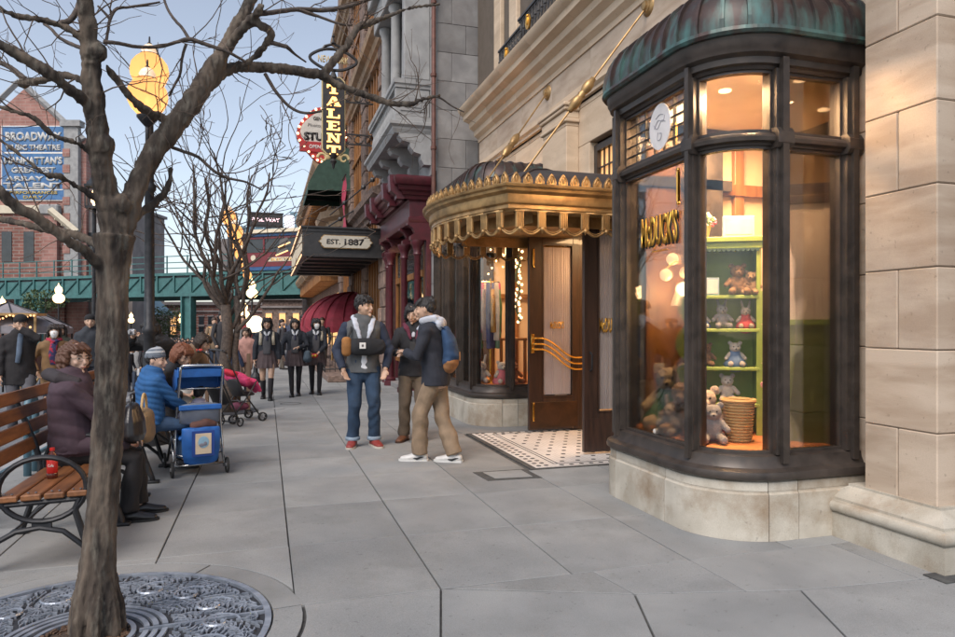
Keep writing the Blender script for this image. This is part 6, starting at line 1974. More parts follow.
# ================================================================== BENCHES
def bench(y0, y1, label, x_front=-1.0):
    """seat faces +X; near end at y0"""
    t = thing('park_bench', label, 'bench', (x_front, y0, 0), group='slatted benches facing the pavement')
    L_ = y1-y0
    def plank(x0, z0, x1, z1, th, nm):
        a = Vector((x0, 0, z0)); b = Vector((x1, 0, z1)); u = (b-a); w = u.length; ang = math.atan2(u.z, u.x)
        mb = MB(); mb.box(0, w, 0, L_, -th/2, th/2, .006, M=Matrix.Translation(a) @ Matrix.Rotation(-ang, 4, 'Y'))
        o = mb.build(nm, M['bench_wood'], t)
        return o
    for k in range(4):
        x = -.47+k*.118
        plank(x, .425+.004*k, x+.104, .427+.004*k, .034, 'seat_slat')
    for k in range(5):
        z = .47+k*.105*1.0
        if k == 0: continue
        f0 = (z-.43)/.48
        plank(-.48-.15*f0, z, -.48-.15*(f0+.165), z+.082, .03, 'back_slat')
    for x in (-.42, -.30, -.18, -.07):
        for yy_ in (.035, L_-.035):
            for s in (-.012, .012):
                mb = MB(); mb.ball((x+s*1.6, yy_, .447+.004*(x+.47)/.118), (.008,.008,.004), 8, 5); mb.build('bolt', M['chrome'], t)
    def frame(y):
        mb = MB(); s = (0, 1, 0)
        w = .028
        # rear leg running up into the back
        mb.tube([(-.62,y,.0),(-.60,y,.04),(-.55,y,.20),(-.50,y,.36),(-.49,y,.46),(-.53,y,.62),(-.60,y,.80),(-.645,y,.93)], [(.03,.024),(.028,.022),(.025,.02),(.025,.02),(.024,.02),(.022,.02),(.02,.018),(.018,.016)], 8, side=s)
        mb.box(-.67, -.56, y-.035, y+.035, 0, .025, .006)
        # front leg
        mb.tube([(.02,y,.0),(.01,y,.05),(-.04,y,.20),(-.08,y,.34),(-.05,y,.41)], [(.028,.022)]*2+[(.024,.02)]*3, 8, side=s)
        mb.box(-.04, .07, y-.035, y+.035, 0, .025, .006)
        # round arm rest
        n = 28
        mb.tube([(-.245+.225*math.cos(2*math.pi*k/n), y, .47+.185*math.sin(2*math.pi*k/n)) for k in range(n+1)], [(.022,.016)]*(n+1), 8, side=s)
        # spreading arch below the seat
        mb.tube([(-.60,y,.05),(-.50,y,.17),(-.38,y,.235),(-.26,y,.25),(-.14,y,.22),(-.04,y,.13),(.01,y,.04)], [(.018,.016)]*7, 8, side=s)
        mb.box(-.30, -.20, y-.012, y+.012, .24, .30)
        mb.tube([(-.52,y,.385),(-.30,y,.395),(-.04,y,.405)], [(.016,.016)]*3, 6, side=s)
        mb.build('cast_frame', M['dark_iron'], t, auto=45)
    frame(.03); frame(L_-.03)
    if L_ > 1.5:
        frame(L_/2)
    mb = MB(); mb.tube([(-.56,.03,.10),(-.25,L_/2,.36),(-.02,L_-.03,.10)], .008, 5); mb.build('brace', M['dark_iron'], t)
    for yy_ in (.03, L_/2, L_-.03):
        mb = MB(); mb.tube([(-.49,yy_,.45),(-.505,yy_,.55),(-.565,yy_,.74),(-.635,yy_,.90)], .012, 6); mb.build('back_strap', M['dark_iron'], t)
    return t
bench(4.52, 6.30, 'nearest wooden slat bench, black cast frame, a red drink bottle on its seat', -.99)
bench(6.75, 8.30, 'second slat bench, on which the boy in the blue jacket sits', -.99)
bt = thing('drink_bottle', 'small red-labelled plastic bottle standing on the near end of the bench', 'bottle', (-1.30, 4.98, .448))
mb = MB(); mb.lathe([(.001,0),(.028,0),(.032,.008),(.032,.03),(.029,.035)], 16); mb.lathe([(.029,.118),(.032,.122),(.03,.14),(.014,.165),(.0125,.175)], 16); mb.lathe([(.0291,.035),(.0291,.118)], 16, cap=False)
mb.build('bottle_body', plain('cola', (.10,.02,.01), .15), bt, auto=40)
mb = MB(); mb.lathe([(.0305,.035),(.0312,.036),(.0312,.117),(.0305,.118)], 20, cap=False); mb.build('label_wrap', plain('label_red', (.55,.02,.015), .4), bt, smooth=True)
mb = MB(); mb.lathe([(.015,.175),(.015,.192),(.001,.192)], 14); mb.build('cap', plain('label_red', (.55,.02,.015), .4), bt)
text('Cola', M['white_paint'], bt, (.0, -.0325, .085), FACE_CAM, width=.034, height=.018, extrude=.0006, bold=.02)

# blue-grey pipe barrier behind the bench
fe = thing('pipe_barrier', 'blue-grey pipe barrier with round-topped hoops behind the bench', 'barrier')
M['barrier'] = mat('barrier', (.10,.19,.24), (.07,.14,.18), rough=.5, scale=6)
for k in range(7):
    y = 4.3+k*1.05
    mb = MB(); n = 10
    pts = [(-2.15, y, 0), (-2.15, y, .62)] + [(-2.15, y+.12-.12*math.cos(math.pi*i/n), .62+.12*math.sin(math.pi*i/n)) for i in range(1, n)] + [(-2.15, y+.24, .62), (-2.15, y+.24, 0)]
    mb.tube(pts, .034, 8); mb.build('hoop', M['barrier'], fe, smooth=True)
mb = MB(); mb.tube([(-2.15, 2.4, .42), (-2.15, 11, .42)], .024, 8); mb.build('rail', M['barrier'], fe)
mb = MB(); mb.tube([(-2.15, 2.4, .16), (-2.15, 11, .16)], .024, 8); mb.build('rail', M['barrier'], fe)

# ================================================================== PEOPLE
def ik(a, b, l1, l2, hint):
    a, b = Vector(a), Vector(b); d = b-a; L_ = d.length
    if L_ > (l1+l2)*.995: b = a + d.normalized()*(l1+l2)*.995; d = b-a; L_ = d.length
    x = (l1*l1-l2*l2+L_*L_)/(2*L_); hgt = math.sqrt(max(0, l1*l1-x*x))
    u = d.normalized(); h = Vector(hint); h = (h-u*h.dot(u))
    h = h.normalized() if h.length > 1e-5 else u.orthogonal().normalized()
    return a+u*x+h*hgt, b
def folds(amp=.006, seed=0, f=9):
    def fn(co):
        x, y, z = co[:, 0], co[:, 1], co[:, 2]
        w = np.sin(z*f*1.3+3*np.sin(x*5+seed)+seed)*.5
        return 1.5*amp*(np.sin(z*f*5+4*np.sin(x*11+seed+y*7)+w*3)*.5 + np.sin(x*31+z*22+seed*2+2*np.sin(y*17))*.4 + np.sin(y*37-z*29+seed)*.3)*(.5+.5*np.sin(z*f+x*9+seed*3))
    return fn
SKIN = (.52, .33, .23)
def quilt(f=62, amp=.007):
    g_ = folds(.005, 3, 8)
    return lambda co: amp*np.abs(np.sin((co[:,2]+.25*co[:,1]+.02*np.sin(co[:,0]*14))*f))-amp*.4+g_(co)
def head_part(mb, C, hm, s):
    """s scales a 0.23 m head; hm = rotation matrix of the head"""
    def P(x, y, z): return C + hm @ (Vector((x, y, z))*s)
    v, f = [], []
    n, m = 24, 18
    for i in range(m+1):
        t = -1+2*i/m; z = .115*math.sin(t*math.pi/2); rr_ = math.cos(t*math.pi/2)
        for k in range(n):
            a = 2*math.pi*k/n; cx_, sy_ = math.cos(a), math.sin(a)
            w = .076; dp = .094
            if z < 0:
                q = (-z/.115); w *= 1-.30*q*q
                dp = dp*(1-.05*q) if sy_ > 0 else dp*(1-.42*q)
            yo = .008*( -z/.115 if z < 0 else 0)
            rr2 = max(rr_, .0)**(.78 if z < 0 else .95)
            v.append(P(w*rr2*cx_, dp*rr2*sy_+yo, z))
    for i in range(m):
        for k in range(n):
            k2 = (k+1) % n; f.append((i*n+k, i*n+k2, (i+1)*n+k2, (i+1)*n+k))
    mb.add(v, f)
    mb.tube([P(0,.088,.012), P(0,.104,-.012), P(0,.113,-.03), P(0,.098,-.043)], [.008*s,.011*s,.014*s,.010*s], 8)   # nose
    mb.tube([P(-.024,.085,-.062), P(0,.097,-.06), P(.024,.085,-.062)], [.007*s,.011*s,.007*s], 8)       # mouth mound
    mb.ball(P(0,.082,-.098), .019*s, 8, 6)
    for sx in (-1, 1):
        mb.ball(P(sx*.030,.079,.022), (.022*s,.012*s,.008*s), 8, 6, M=hm)     # brow
        mb.ball(P(sx*.040,.068,-.03), (.022*s,.02*s,.022*s), 8, 6)        # cheek
        mb.ball(P(sx*.078,-.004,-.008), (.010*s,.020*s,.032*s), 10, 8, M=hm)     # ear
def person(label, loc, face, h=1.7, pelvis=None, neck=None, feet=None, hands=None, elbows=((-1,-.6,0),(1,-.6,0)), knees=((0,1,0),(0,1,0)),
           head=(0, 0), head_tilt=0, build=1.0, voxel=.009, top=None, bottom=None, shoes=None, hair=None, skin=SKIN, fine=True, hem=None, sleeve=1.0,
           top_len=.0, skirt=None, group=None, parts=None, socks=None, smile=False, mask=False, glasses=False, extra=None):
    """local frame: +Y is forward, +X the person's right. feet: (x,y,z,toe yaw)*2 (left,right); hands: targets*2 (left,right)"""
    rz = math.atan2(-face[0], face[1])
    t = thing('person', label, 'person', loc, rz, group)
    pv = Vector(pelvis or (0, 0, .515*h)); nk = Vector(neck) if neck else pv+Vector((0, .01, .30*h))
    feet = feet or ((-.09, 0, 0, 5), (.09, .03, 0, -5))
    hands = hands or ((-.25, .04, .45*h), (.25, .04, .45*h))
    sp = (nk-pv).normalized(); b_ = build
    sd = Vector((1, 0, 0)); fw = Vector((0, 1, 0))
    J = dict(p=pv, n=nk)
    hipj = [pv+Vector((-.055*h, 0, -.01*h)), pv+Vector((.055*h, 0, -.01*h))]
    sh = [nk+Vector((-.100*h*b_, 0, 0))-sp*.040*h, nk+Vector((.100*h*b_, 0, 0))-sp*.040*h]
    ank, kn, el, wr = [], [], [], []
    for i in (0, 1):
        a = Vector(feet[i][:3])+Vector((0, 0, .045*h))
        k, a = ik(hipj[i], a, .245*h, .235*h, knees[i]); kn.append(k); ank.append(a)
        e, w = ik(sh[i], hands[i], .165*h, .150*h, elbows[i]); el.append(e); wr.append(w)
    yaw, pitch = R(head[0]), R(head[1])
    hm = (Matrix.Rotation(yaw, 4, 'Z') @ Matrix.Rotation(pitch, 4, 'X') @ Matrix.Rotation(R(head_tilt), 4, 'Y')).to_3x3()
    hs_ = h/1.72*(1.0 if h > 1.4 else 1.12)
    HC = nk + sp*.022*h + hm @ Vector((0, .012, .118*hs_)) + Vector((0, .01*h, 0))
    th = .0
    # ---- body, one skin
    mb = MB()
    def torso(m_, g=0., z0=-.05, top_=True, k=1.0):
        P, Q = [], []
        for f_, a, b in ((z0/.30, .086, .060), (.0, .090, .060), (.22, .081, .054), (.42, .078, .052), (.66, .090, .055), (.84, .098, .050), (.95, .080, .042), (1.03, .048, .038)):
            if f_ < z0/.30 and f_ != z0/.30: continue
            P.append(pv+(nk-pv)*f_); Q.append((a*h*b_*k+g, b*h*k*b_+g))
        m_.loft(P, Q, side=sd, n=20)
    torso(mb)
    mb.loft([nk-sp*.02*h, nk+sp*.02*h, HC+hm @ Vector((0,-.02,-.06))*hs_], [(.042*h,.04*h),(.034*h,.034*h),(.031*h,.033*h)], side=sd, n=14)
    for i in (0, 1):
        mb.loft([hipj[i], hipj[i].lerp(kn[i], .5), kn[i], kn[i].lerp(ank[i], .35), ank[i]], [.050*h, .043*h, .032*h, .031*h, .021*h], side=sd, n=12)
        mb.loft([sh[i], sh[i].lerp(el[i], .4), el[i], el[i].lerp(wr[i], .3), wr[i]], [.031*h, .027*h, .022*h, .022*h, .0155*h], side=sd, n=12)
        yw = R(feet[i][3]); fd = Vector((math.sin(-yw), math.cos(yw), 0)); A_ = ank[i]
        mb.loft([A_-Vector((0,0,.02*h))-fd*.02*h, A_+fd*.05*h-Vector((0,0,.027*h)), A_+fd*.10*h-Vector((0,0,.033*h))], [(.02*h,.02*h),(.023*h,.016*h),(.02*h,.010*h)], side=Vector((fd.y,-fd.x,0)), n=10)
        # hand: palm, four fingers of different length, thumb
        d = (wr[i]-el[i]).normalized(); s_ = 1 if i else -1
        up = Vector((0, 0, 1)); ac = d.cross(up)
        if ac.length < .3: ac = Vector((0, 1, 0))-d*d.y
        ac.normalize(); pn = d.cross(ac).normalized()
        sc = h/1.72
        mb.loft([wr[i], wr[i]+d*.04*sc, wr[i]+d*.085*sc], [(.020*sc,.014*sc),(.036*sc,.014*sc),(.036*sc,.012*sc)], side=ac, n=12)
        inw = pn if pn.x*s_ < 0 or abs(pn.x) < .2 else -pn
        for q, (o_, l_) in enumerate(((-.027,.062),(-.009,.072),(.009,.068),(.027,.052))):
            p0 = wr[i]+d*.082*sc+ac*o_*sc
            p1 = p0+(d*.9+inw*.25)*l_*.5*sc; p2 = p1+(d*.65+inw*.7)*l_*.5*sc
            mb.loft([p0-d*.02*sc, p0, p1, p2], [.0085*sc,.0085*sc,.008*sc,.0066*sc], side=ac, n=8)
        tb_ = ac if (ac.y > 0 or abs(ac.y) < .2) else -ac
        p0 = wr[i]+d*.025*sc+tb_*.026*sc
        mb.loft([p0, p0+(d*.6+tb_*.6+inw*.3)*.035*sc, p0+(d*.9+tb_*.5+inw*.5)*.062*sc], [.012*sc,.010*sc,.008*sc], side=inw, n=8)
    head_part(mb, HC, hm, hs_)
    link('body', solidify(mb, voxel*.78 if fine else voxel, 2 if fine else 1, cloth('skin%d' % int(skin[0]*100), skin, .55, .05), 'body'), t)
    def HP(x, y, z): return HC + hm @ (Vector((x, y, z))*hs_)
    # ---- face
    if fine:
        for sx in (-1, 1):
            m_ = MB(); m_.ball(HP(sx*.030, .0835, .002), (.0125*hs_, .006*hs_, .0048*hs_), 10, 8, M=hm); e_ = m_.build('eye', plain('eye_dark', (.012,.009,.008), .2), t, smooth=True)
            m_ = MB(); m_.tube([HP(sx*.014,.092,.021), HP(sx*.030,.093,.027), HP(sx*.047,.084,.022)], [.003*hs_,.0045*hs_,.002*hs_], 6); m_.build('eyebrow', plain('brow', (.02,.014,.012)), t)
        if not mask:
            m_ = MB(); m_.tube([HP(-.022,.093,-.060+(.004 if smile else 0)), HP(-.008,.103,-.0625), HP(.008,.103,-.0625), HP(.022,.093,-.060+(.004 if smile else 0))], [.0022*hs_,.0042*hs_,.0042*hs_,.0022*hs_], 6); m_.build('lips', plain('lip', (.33,.12,.10)), t)
    if mask:
        m_ = MB(); m_.loft([HP(0,.066,-.015), HP(0,.072,-.05), HP(0,.060,-.088)], [(.058*hs_,.046*hs_),(.056*hs_,.05*hs_),(.04*hs_,.038*hs_)], side=hm @ Vector((1,0,0)), n=14); m_.build('face_mask', plain('mask_white', (.72,.74,.74), .7), t, smooth=True)
        m_ = MB()
        for sx in (-1, 1): m_.tube([HP(sx*.055,.06,-.03), HP(sx*.076,.01,-.01)], .002*hs_, 5)
        m_.build('mask_strap', plain('mask_white', (.72,.74,.74), .7), t)
    if glasses:
        m_ = MB()
        for sx in (-1, 1): m_.tube([HP(sx*.031+.024*math.cos(a*.5236), .099, .0+.017*math.sin(a*.5236)) for a in range(13)], .0016*hs_, 5); m_.tube([HP(sx*.055,.098,.004), HP(sx*.078,.01,.004)], .0016*hs_, 5)
        m_.tube([HP(-.008,.101,.004), HP(.008,.101,.004)], .0016*hs_, 5); m_.build('glasses', plain('steel_rim', (.3,.28,.25), .3, .8), t)
    # ---- hair or hat
    if hair:
        hc, style = hair[0], hair[1]
        m_ = MB(); rr_ = random.Random(label)
        m_.ball(HP(0, -.014, .026), (.084*hs_, .098*hs_, .098*hs_), 20, 14, M=hm)
        if style != 'flat':
            for k in range(26):
                a = rr_.uniform(-.35, 1)*math.pi*(1 if k % 2 else -1); 
                zz = rr_.uniform(.03, .10); r_ = .080
                m_.loft([HP(r_*math.cos(a)*.7, -.01+r_*math.sin(a)*.8, zz+.02), HP(r_*math.cos(a)*1.02, -.012+.096*math.sin(a), zz-.015), HP(r_*math.cos(a)*1.04, -.012+.100*math.sin(a), zz-.05-rr_.uniform(0,.02)*(math.sin(a) < .5))], [.020*hs_, .017*hs_, .006*hs_], side=hm @ Vector((0,0,1)), n=7) if (math.sin(a) < .75) else None
            for k in range(7):   # fringe
                x = -.055+.018*k
                m_.loft([HP(x*.8, .050, .088), HP(x, .080, .064), HP(x*1.08+rr_.uniform(-.008,.008), .086, .038-.01*abs(x)/.05)], [.018*hs_, .014*hs_, .005*hs_], side=hm @ Vector((1,0,0)), n=7)
        if style in ('bob', 'long', 'perm'):
            ln = {'bob': -.10, 'long': -.17, 'perm': -.085}[style]
            for k in range(15):
                a = R(-200+220*k/14); wv = .012 if style == 'perm' else .004
                r_ = .088 if style != 'perm' else .091
                pts = [HP(r_*.9*math.cos(a), -.012+r_*1.05*math.sin(a), .05), HP((r_+.006+rr_.uniform(0,wv))*math.cos(a), -.014+(r_+.012)*math.sin(a), -.02), HP((r_+rr_.uniform(-wv,wv))*math.cos(a), -.016+(r_+.004)*math.sin(a), ln)]
                m_.loft(pts, [.026*hs_, .024*hs_, .013*hs_], side=hm @ Vector((0,1,0)), n=8)
        fz = (lambda co: .0045*np.sin(co[:,0]*260+co[:,2]*70+2*np.sin(co[:,2]*40))*np.sin(co[:,1]*240+co[:,2]*50)+.003*np.sin(co[:,0]*90+co[:,1]*70)) if style != 'perm' else (lambda co: .007*np.sin(co[:,0]*110+np.sin(co[:,2]*90))*np.sin(co[:,1]*100+co[:,2]*120))
        # keep the face clear: cut what lies in front of the face
        me = solidify(m_, voxel*.62, 1, plain('hair%d_%d' % (int(hc[0]*1000), int(hc[2]*1000)), hc, .62), 'hair', fz)
        inv = hm.inverted()
        bm = bmesh.new(); bm.from_mesh(me)
        dl = []
        for v_ in bm.verts:
            q = inv @ (v_.co-HC)/hs_
            if q.y > .045 and q.z < .024 and abs(q.x) < (.058 if style in ('bob','long','perm') else .09): dl.append(v_)
            elif q.y > .02 and q.z < -.03 and abs(q.x) < .07: dl.append(v_)
            elif style in ('short', 'flat') and q.y > -.01 and q.z < -.005: dl.append(v_)
        bmesh.ops.delete(bm, geom=dl, context='VERTS'); bm.to_mesh(me); bm.free()
        link('hair', me, t)
    # ---- clothes
    if bottom:
        cname, cc, kn_r, hem_r, ln = bottom      # name, colour, knee radius, hem radius, fraction of shin covered
        m_ = MB()
        m_.loft([pv-Vector((0,0,.045*h)), pv, pv+(nk-pv)*.20], [(.094*h*b_,.068*h*b_),(.100*h*b_,.074*h*b_),(.093*h*b_,.070*h*b_)], side=sd, n=18)
        for i in (0, 1):
            e_ = kn[i].lerp(ank[i], ln)
            m_.loft([hipj[i]+Vector((0,0,.0)), hipj[i].lerp(kn[i], .45), kn[i], kn[i].lerp(e_, .5), e_], [.058*h, .052*h, kn_r*h*.9, (kn_r+hem_r)/2*h*.88, hem_r*h*.88], side=sd, n=14, f1=True)
        link('trousers', solidify(m_, voxel, 1, cloth(cname, cc), 'trousers', folds(.007 if fine else .004, len(label) % 7, 7)), t)
    if skirt:
        m_ = MB(); n = 28; v = []
        for z_, a, b, pl_ in ((.10, .092, .070, 0), (.0, .108, .085, .004), (-.07, .122, .10, .009), (-.135, .135, .112, .013)):
            for k in range(n):
                an = 2*math.pi*k/n; q = 1+(pl_/.1)*(1 if k % 2 else -1)*.5
                v.append(pv+Vector((a*h*q*math.cos(an), b*h*q*math.sin(an)+.0, z_*h)))
        m_.add(v, [(i*n+k, i*n+(k+1) % n, (i+1)*n+(k+1) % n, (i+1)*n+k) for i in range(3) for k in range(n)])
        m_.build('skirt', cloth(*skirt), t)
    if socks:
        m_ = MB()
        for i in (0, 1):
            s0 = kn[i].lerp(ank[i], socks[2])
            m_.loft([s0, kn[i].lerp(ank[i], .5), ank[i]], [.034*h if socks[2] < .3 else .033*h, .031*h, .024*h], side=sd, n=12)
            if socks[2] < 0: m_.loft([hipj[i], hipj[i].lerp(kn[i], .5), kn[i]], [.052*h, .045*h, .034*h], side=sd, n=12)
        m_.build('stockings', cloth(socks[0], socks[1]), t, smooth=True)
    if top:
        cname, cc, g = top[:3]
        m_ = MB(); zb_ = top_len
        P, Q = [], []
        for f_, a, b in ((-zb_/.30-.10, .097, .068), (0, .095, .066), (.22, .089, .061), (.45, .087, .059), (.66, .098, .061), (.84, .112, .055), (.95, .098, .047), (1.03, .056, .042)):
            P.append(pv+(nk-pv)*f_ if f_ >= 0 else pv+Vector((0,0,f_*.30*h))); Q.append((a*h*b_+g, b*h*b_+g))
        if P[0].z > P[1].z-.01: P, Q = P[1:], Q[1:]
        m_.loft(P, Q, side=sd, n=22, f0=True)
        arm_m = m_
        if len(top) > 3: arm_m = MB()
        for i in (0, 1):
            w_ = el[i].lerp(wr[i], .93*sleeve)
            arm_m.loft([sh[i]+Vector((0,0,.0)), sh[i].lerp(el[i], .4), el[i], el[i].lerp(w_, .5), w_], [.034*h+g*.4, .031*h+g*.4, .027*h+g*.4, .025*h+g*.4, .021*h+g*.35], side=sd, n=12, f1=True)
        link('jacket' if len(top) <= 3 else 'vest', solidify(m_, voxel, 1, cloth(cname, cc), 'jacket', quilt() if cname in ('blue_puffer', 'black_down') else quilt(34, .006) if cname == 'plum_coat' else folds(.006, len(label) % 5+1, 8)), t)
        if len(top) > 3:
            link('sleeves', solidify(arm_m, voxel, 1, cloth(top[3], top[4]), 'sleeves', folds(.005, 2, 10)), t)
    if shoes:
        for i in (0, 1):
            yw = R(feet[i][3]); fd = Vector((-math.sin(yw), math.cos(yw), 0)); A_ = ank[i]; sdv = Vector((fd.y, -fd.x, 0))
            m_ = MB(); zz = Vector((0,0,1))
            pit = feet[i][4] if len(feet[i]) > 4 else 0     # heel lift
            m_.loft([A_-zz*.022*h-fd*.028*h, A_-zz*.018*h+fd*.02*h, A_-zz*.026*h+fd*.065*h, A_-zz*.031*h+fd*.108*h], [(.026*h,.026*h),(.029*h,.027*h),(.030*h,.018*h),(.023*h,.013*h)], side=sdv, n=12)
            me = solidify(m_, .007 if fine else .012, 1, plain(*shoes[0]), 'shoe')
            o_ = link('shoe', me, t)
            m_ = MB(); sole = []
            for f2, w2 in ((-.052,.012),(-.045,.023),(0,.026),(.05,.031),(.09,.030),(.118,.019),(.127,.006)): sole.append((f2, w2))
            pl_ = [A_+fd*a*h+sdv*b*h for a, b in sole]+[A_+fd*a*h-sdv*b*h for a, b in sole[::-1]]
            m_.prism([(p.x, p.y) for p in pl_], A_.z-.046*h, A_.z-.034*h); m_.build('sole', plain(*shoes[1]), o_)
    ctx = dict(t=t, HP=HP, nk=nk, pv=pv, sh=sh, el=el, wr=wr, kn=kn, ank=ank, h=h, sp=sp, hm=hm, HC=HC, hs=hs_, hip=hipj)
    return ctx
def fdir(px1, px2): return (px1, px2)
def soft(name, mb, voxel, m, t, amp=.004, sm=2, seed=1):
    return link(name, solidify(mb, voxel, sm, m, name, folds(amp, seed, 12)), t)

# world positions
def gp(px, py, z=0):
    d = (H-z)*690/(py-325); v = W(px, py, d); return Vector((v.x, v.y, z))
BLK = (.012,.011,.012)

# --- man in the grey vest
q = gp(363, 446)
to_cam = Vector((-q.x, -q.y)).normalized()
c = person('man in grey vest, navy sleeves and blue jeans with a chest bag', (q.x, q.y, 0), (to_cam.x+.10, to_cam.y), h=1.80,
           pelvis=(.0, 0, .93), neck=(.0, .01, 1.475), feet=((-.13, .02, 0, 14), (.12, .0, 0, -16)), hands=((-.245, .13, .90), (.235, .13, .90)),
           elbows=((-1,-.7,0),(1,-.7,0)), head=(46, 0), top=('grey_vest', (.095,.10,.105), .022, 'navy_knit', (.022,.032,.06)), top_len=.005,
           bottom=('indigo_denim', (.022,.048,.092), .046, .044, .98), shoes=(('red_shoe', (.24,.035,.03), .5), ('cream_sole', (.5,.46,.40), .7)), hair=(BLK, 'short'), voxel=.010, build=1.06)
t, h = c['t'], c['h']; nk, pv = c['nk'], c['pv']
m_ = MB()   # open white hood collar
m_.loft([nk+Vector((-.11,-.03,.03)), nk+Vector((-.10,.07,.01)), nk+Vector((-.075,.125,-.10)), nk+Vector((-.03,.145,-.24))], [(.035,.022),(.04,.02),(.035,.014),(.012,.01)], n=10)
m_.loft([nk+Vector((.11,-.03,.03)), nk+Vector((.10,.07,.01)), nk+Vector((.08,.125,-.10)), nk+Vector((.03,.145,-.27))], [(.035,.022),(.04,.02),(.035,.014),(.012,.01)], n=10)
m_.loft([nk+Vector((-.11,-.03,.03)), nk+Vector((0,-.12,.04)), nk+Vector((.11,-.03,.03))], [(.04,.035),(.05,.045),(.04,.035)], n=10)
soft('hood', m_, .009, cloth('white_fleece', (.50,.53,.60)), t)
m_ = MB(); m_.loft([nk+Vector((0,.09,-.06)), nk+Vector((0,.125,-.28)), pv+Vector((0,.135,.10)), pv+Vector((0,.14,-.05))], [(.05,.012),(.03,.01),(.035,.012),(.05,.012)], n=10)
soft('white_shirt', m_, .009, cloth('white_shirt', (.62,.64,.68)), t, .003)
# chest bag, half tan half black
m_ = MB(); m_.loft([(-.20,.17,1.17), (-.06,.195,1.17), (.10,.195,1.17), (.22,.15,1.18)], [(.05,.085),(.055,.105),(.055,.10),(.04,.07)], side=(0,1,0), n=14)
soft('chest_bag', m_, .010, cloth('black_nylon', (.014,.015,.018)), t, .004)
m_ = MB(); m_.loft([(-.075+.28-.0,.185,1.10), (.205,.19,1.18), (.205,.185,1.25)], [(.055,.05),(.065,.055),(.055,.045)], side=(1,0,0), n=12)
soft('bag_pocket', m_, .010, cloth('tan_nylon', (.30,.13,.035)), t, .003)
m_ = MB(); m_.box(-.005, .065, .252, .262, 1.15, 1.22, .002); m_.build('bag_patch', M['white_paint'], t)
m_ = MB(); m_.box(.018, .042, .262, .2635, 1.172, 1.198); m_.build('patch_print', plain('ink', (.1,.08,.08)), t)
m_ = MB(); m_.tube([(.20,.17,1.26), (.155,.135,1.36), (.11,.04,1.47), (.05,-.06,1.50)], [(.016,.004)]*4, 6, side=(1,0,0)); m_.tube([(-.20,.12,1.20), (-.225,.02,1.20), (-.15,-.11,1.26), (0,-.15,1.35), (.06,-.08,1.49)], [(.016,.004)]*5, 6, side=(0,0,1)); m_.build('bag_strap', plain('strap_black', (.015,.015,.016)), t)
m_ = MB()
for i in (0, 1):
    a = c['ank'][i]; m_.lathe([(.078,.075),(.085,.08),(.086,.115),(.08,.12),(.072,.115)], 18, (a.x, a.y, 0), cap=False)
m_.build('turned_cuff', cloth('denim_inside', (.25,.32,.40)), t, smooth=True)

# --- boy with the backpack, seen from behind right, walking stance
q = gp(432, 461)
c = person('young man in navy jacket and khaki trousers carrying a blue and tan backpack', (q.x, q.y, 0), (-.93, .42), h=1.75,
           pelvis=(0,-.04,.90), neck=(.0, .03, 1.43), feet=((.0, .13, 0, 6), (-.02, -.24, 0, -4)), hands=((-.07, .27, 1.14), (.08, .27, 1.11)),
           elbows=((-.9,-.5,-.6),(.9,-.5,-.6)), head=(8, -4), top=('navy_coat', (.018,.021,.032), .026), top_len=.03,
           bottom=('khaki', (.26,.185,.12), .053, .056, 1.0), shoes=(('white_leather', (.58,.57,.55), .45), ('white_sole', (.6,.6,.58), .6)), hair=(BLK, 'short'), voxel=.010, build=1.05)
t, nk, pv = c['t'], c['nk'], c['pv']
m_ = MB(); m_.loft([nk+Vector((-.11,.05,.03)), nk+Vector((-.08,-.07,.055)), nk+Vector((.08,-.07,.055)), nk+Vector((.11,.05,.03)), nk+Vector((.04,.13,-.05))], [(.04,.04),(.05,.045),(.05,.045),(.04,.04),(.02,.02)], n=10)
m_.ball(nk+Vector((0,-.12,.0)), (.13,.06,.08)); soft('hood', m_, .009, cloth('white_fleece', (.62,.66,.74)), t)
m_ = MB(); m_.loft([(.02,-.16,1.0), (.02,-.20,1.10), (.01,-.18,1.25), (.0,-.14,1.38)], [(.155,.075),(.16,.09),(.145,.075),(.10,.04)], side=(1,0,0), n=18)
soft('backpack', m_, .010, cloth('blue_canvas', (.022,.06,.14)), t, .005)
m_ = MB(); m_.loft([(.02,-.165,.975), (.02,-.19,1.045)], [(.157,.078),(.164,.093)], side=(1,0,0), n=18); soft('backpack_base', m_, .010, cloth('tan_suede', (.30,.14,.055)), t, .002)
m_ = MB(); m_.box(.0,.02,-.30,-.285,1.05,1.14); m_.build('zip_tab', cloth('tan_suede', (.30,.14,.055)), t)
m_ = MB()
for s in (-1, 1): m_.tube([(s*.09,-.15,1.38),(s*.105,-.02,1.455),(s*.12,.10,1.36),(s*.13,.12,1.2),(s*.15,.02,1.05),(s*.14,-.12,1.0)], [(.022,.006)]*6, 6, side=(1,0,0))
m_.build('shoulder_strap', cloth('blue_canvas', (.022,.06,.14)), t, smooth=True)
m_ = MB()
for i in (0, 1):
    a = c['ank'][i]
    for s in (-1, 1):
        m_.tube([a+Vector((s*.052,.06,-.045)), a+Vector((s*.056,.02,-.05)), a+Vector((s*.054,-.02,-.035)), a+Vector((s*.05,-.05,-.03))], [(.004,.004),(.012,.003),(.008,.003),(.002,.002)], 6, side=(0,0,1))
m_.build('shoe_stripe', plain('ink_black', (.01,.01,.012)), t)

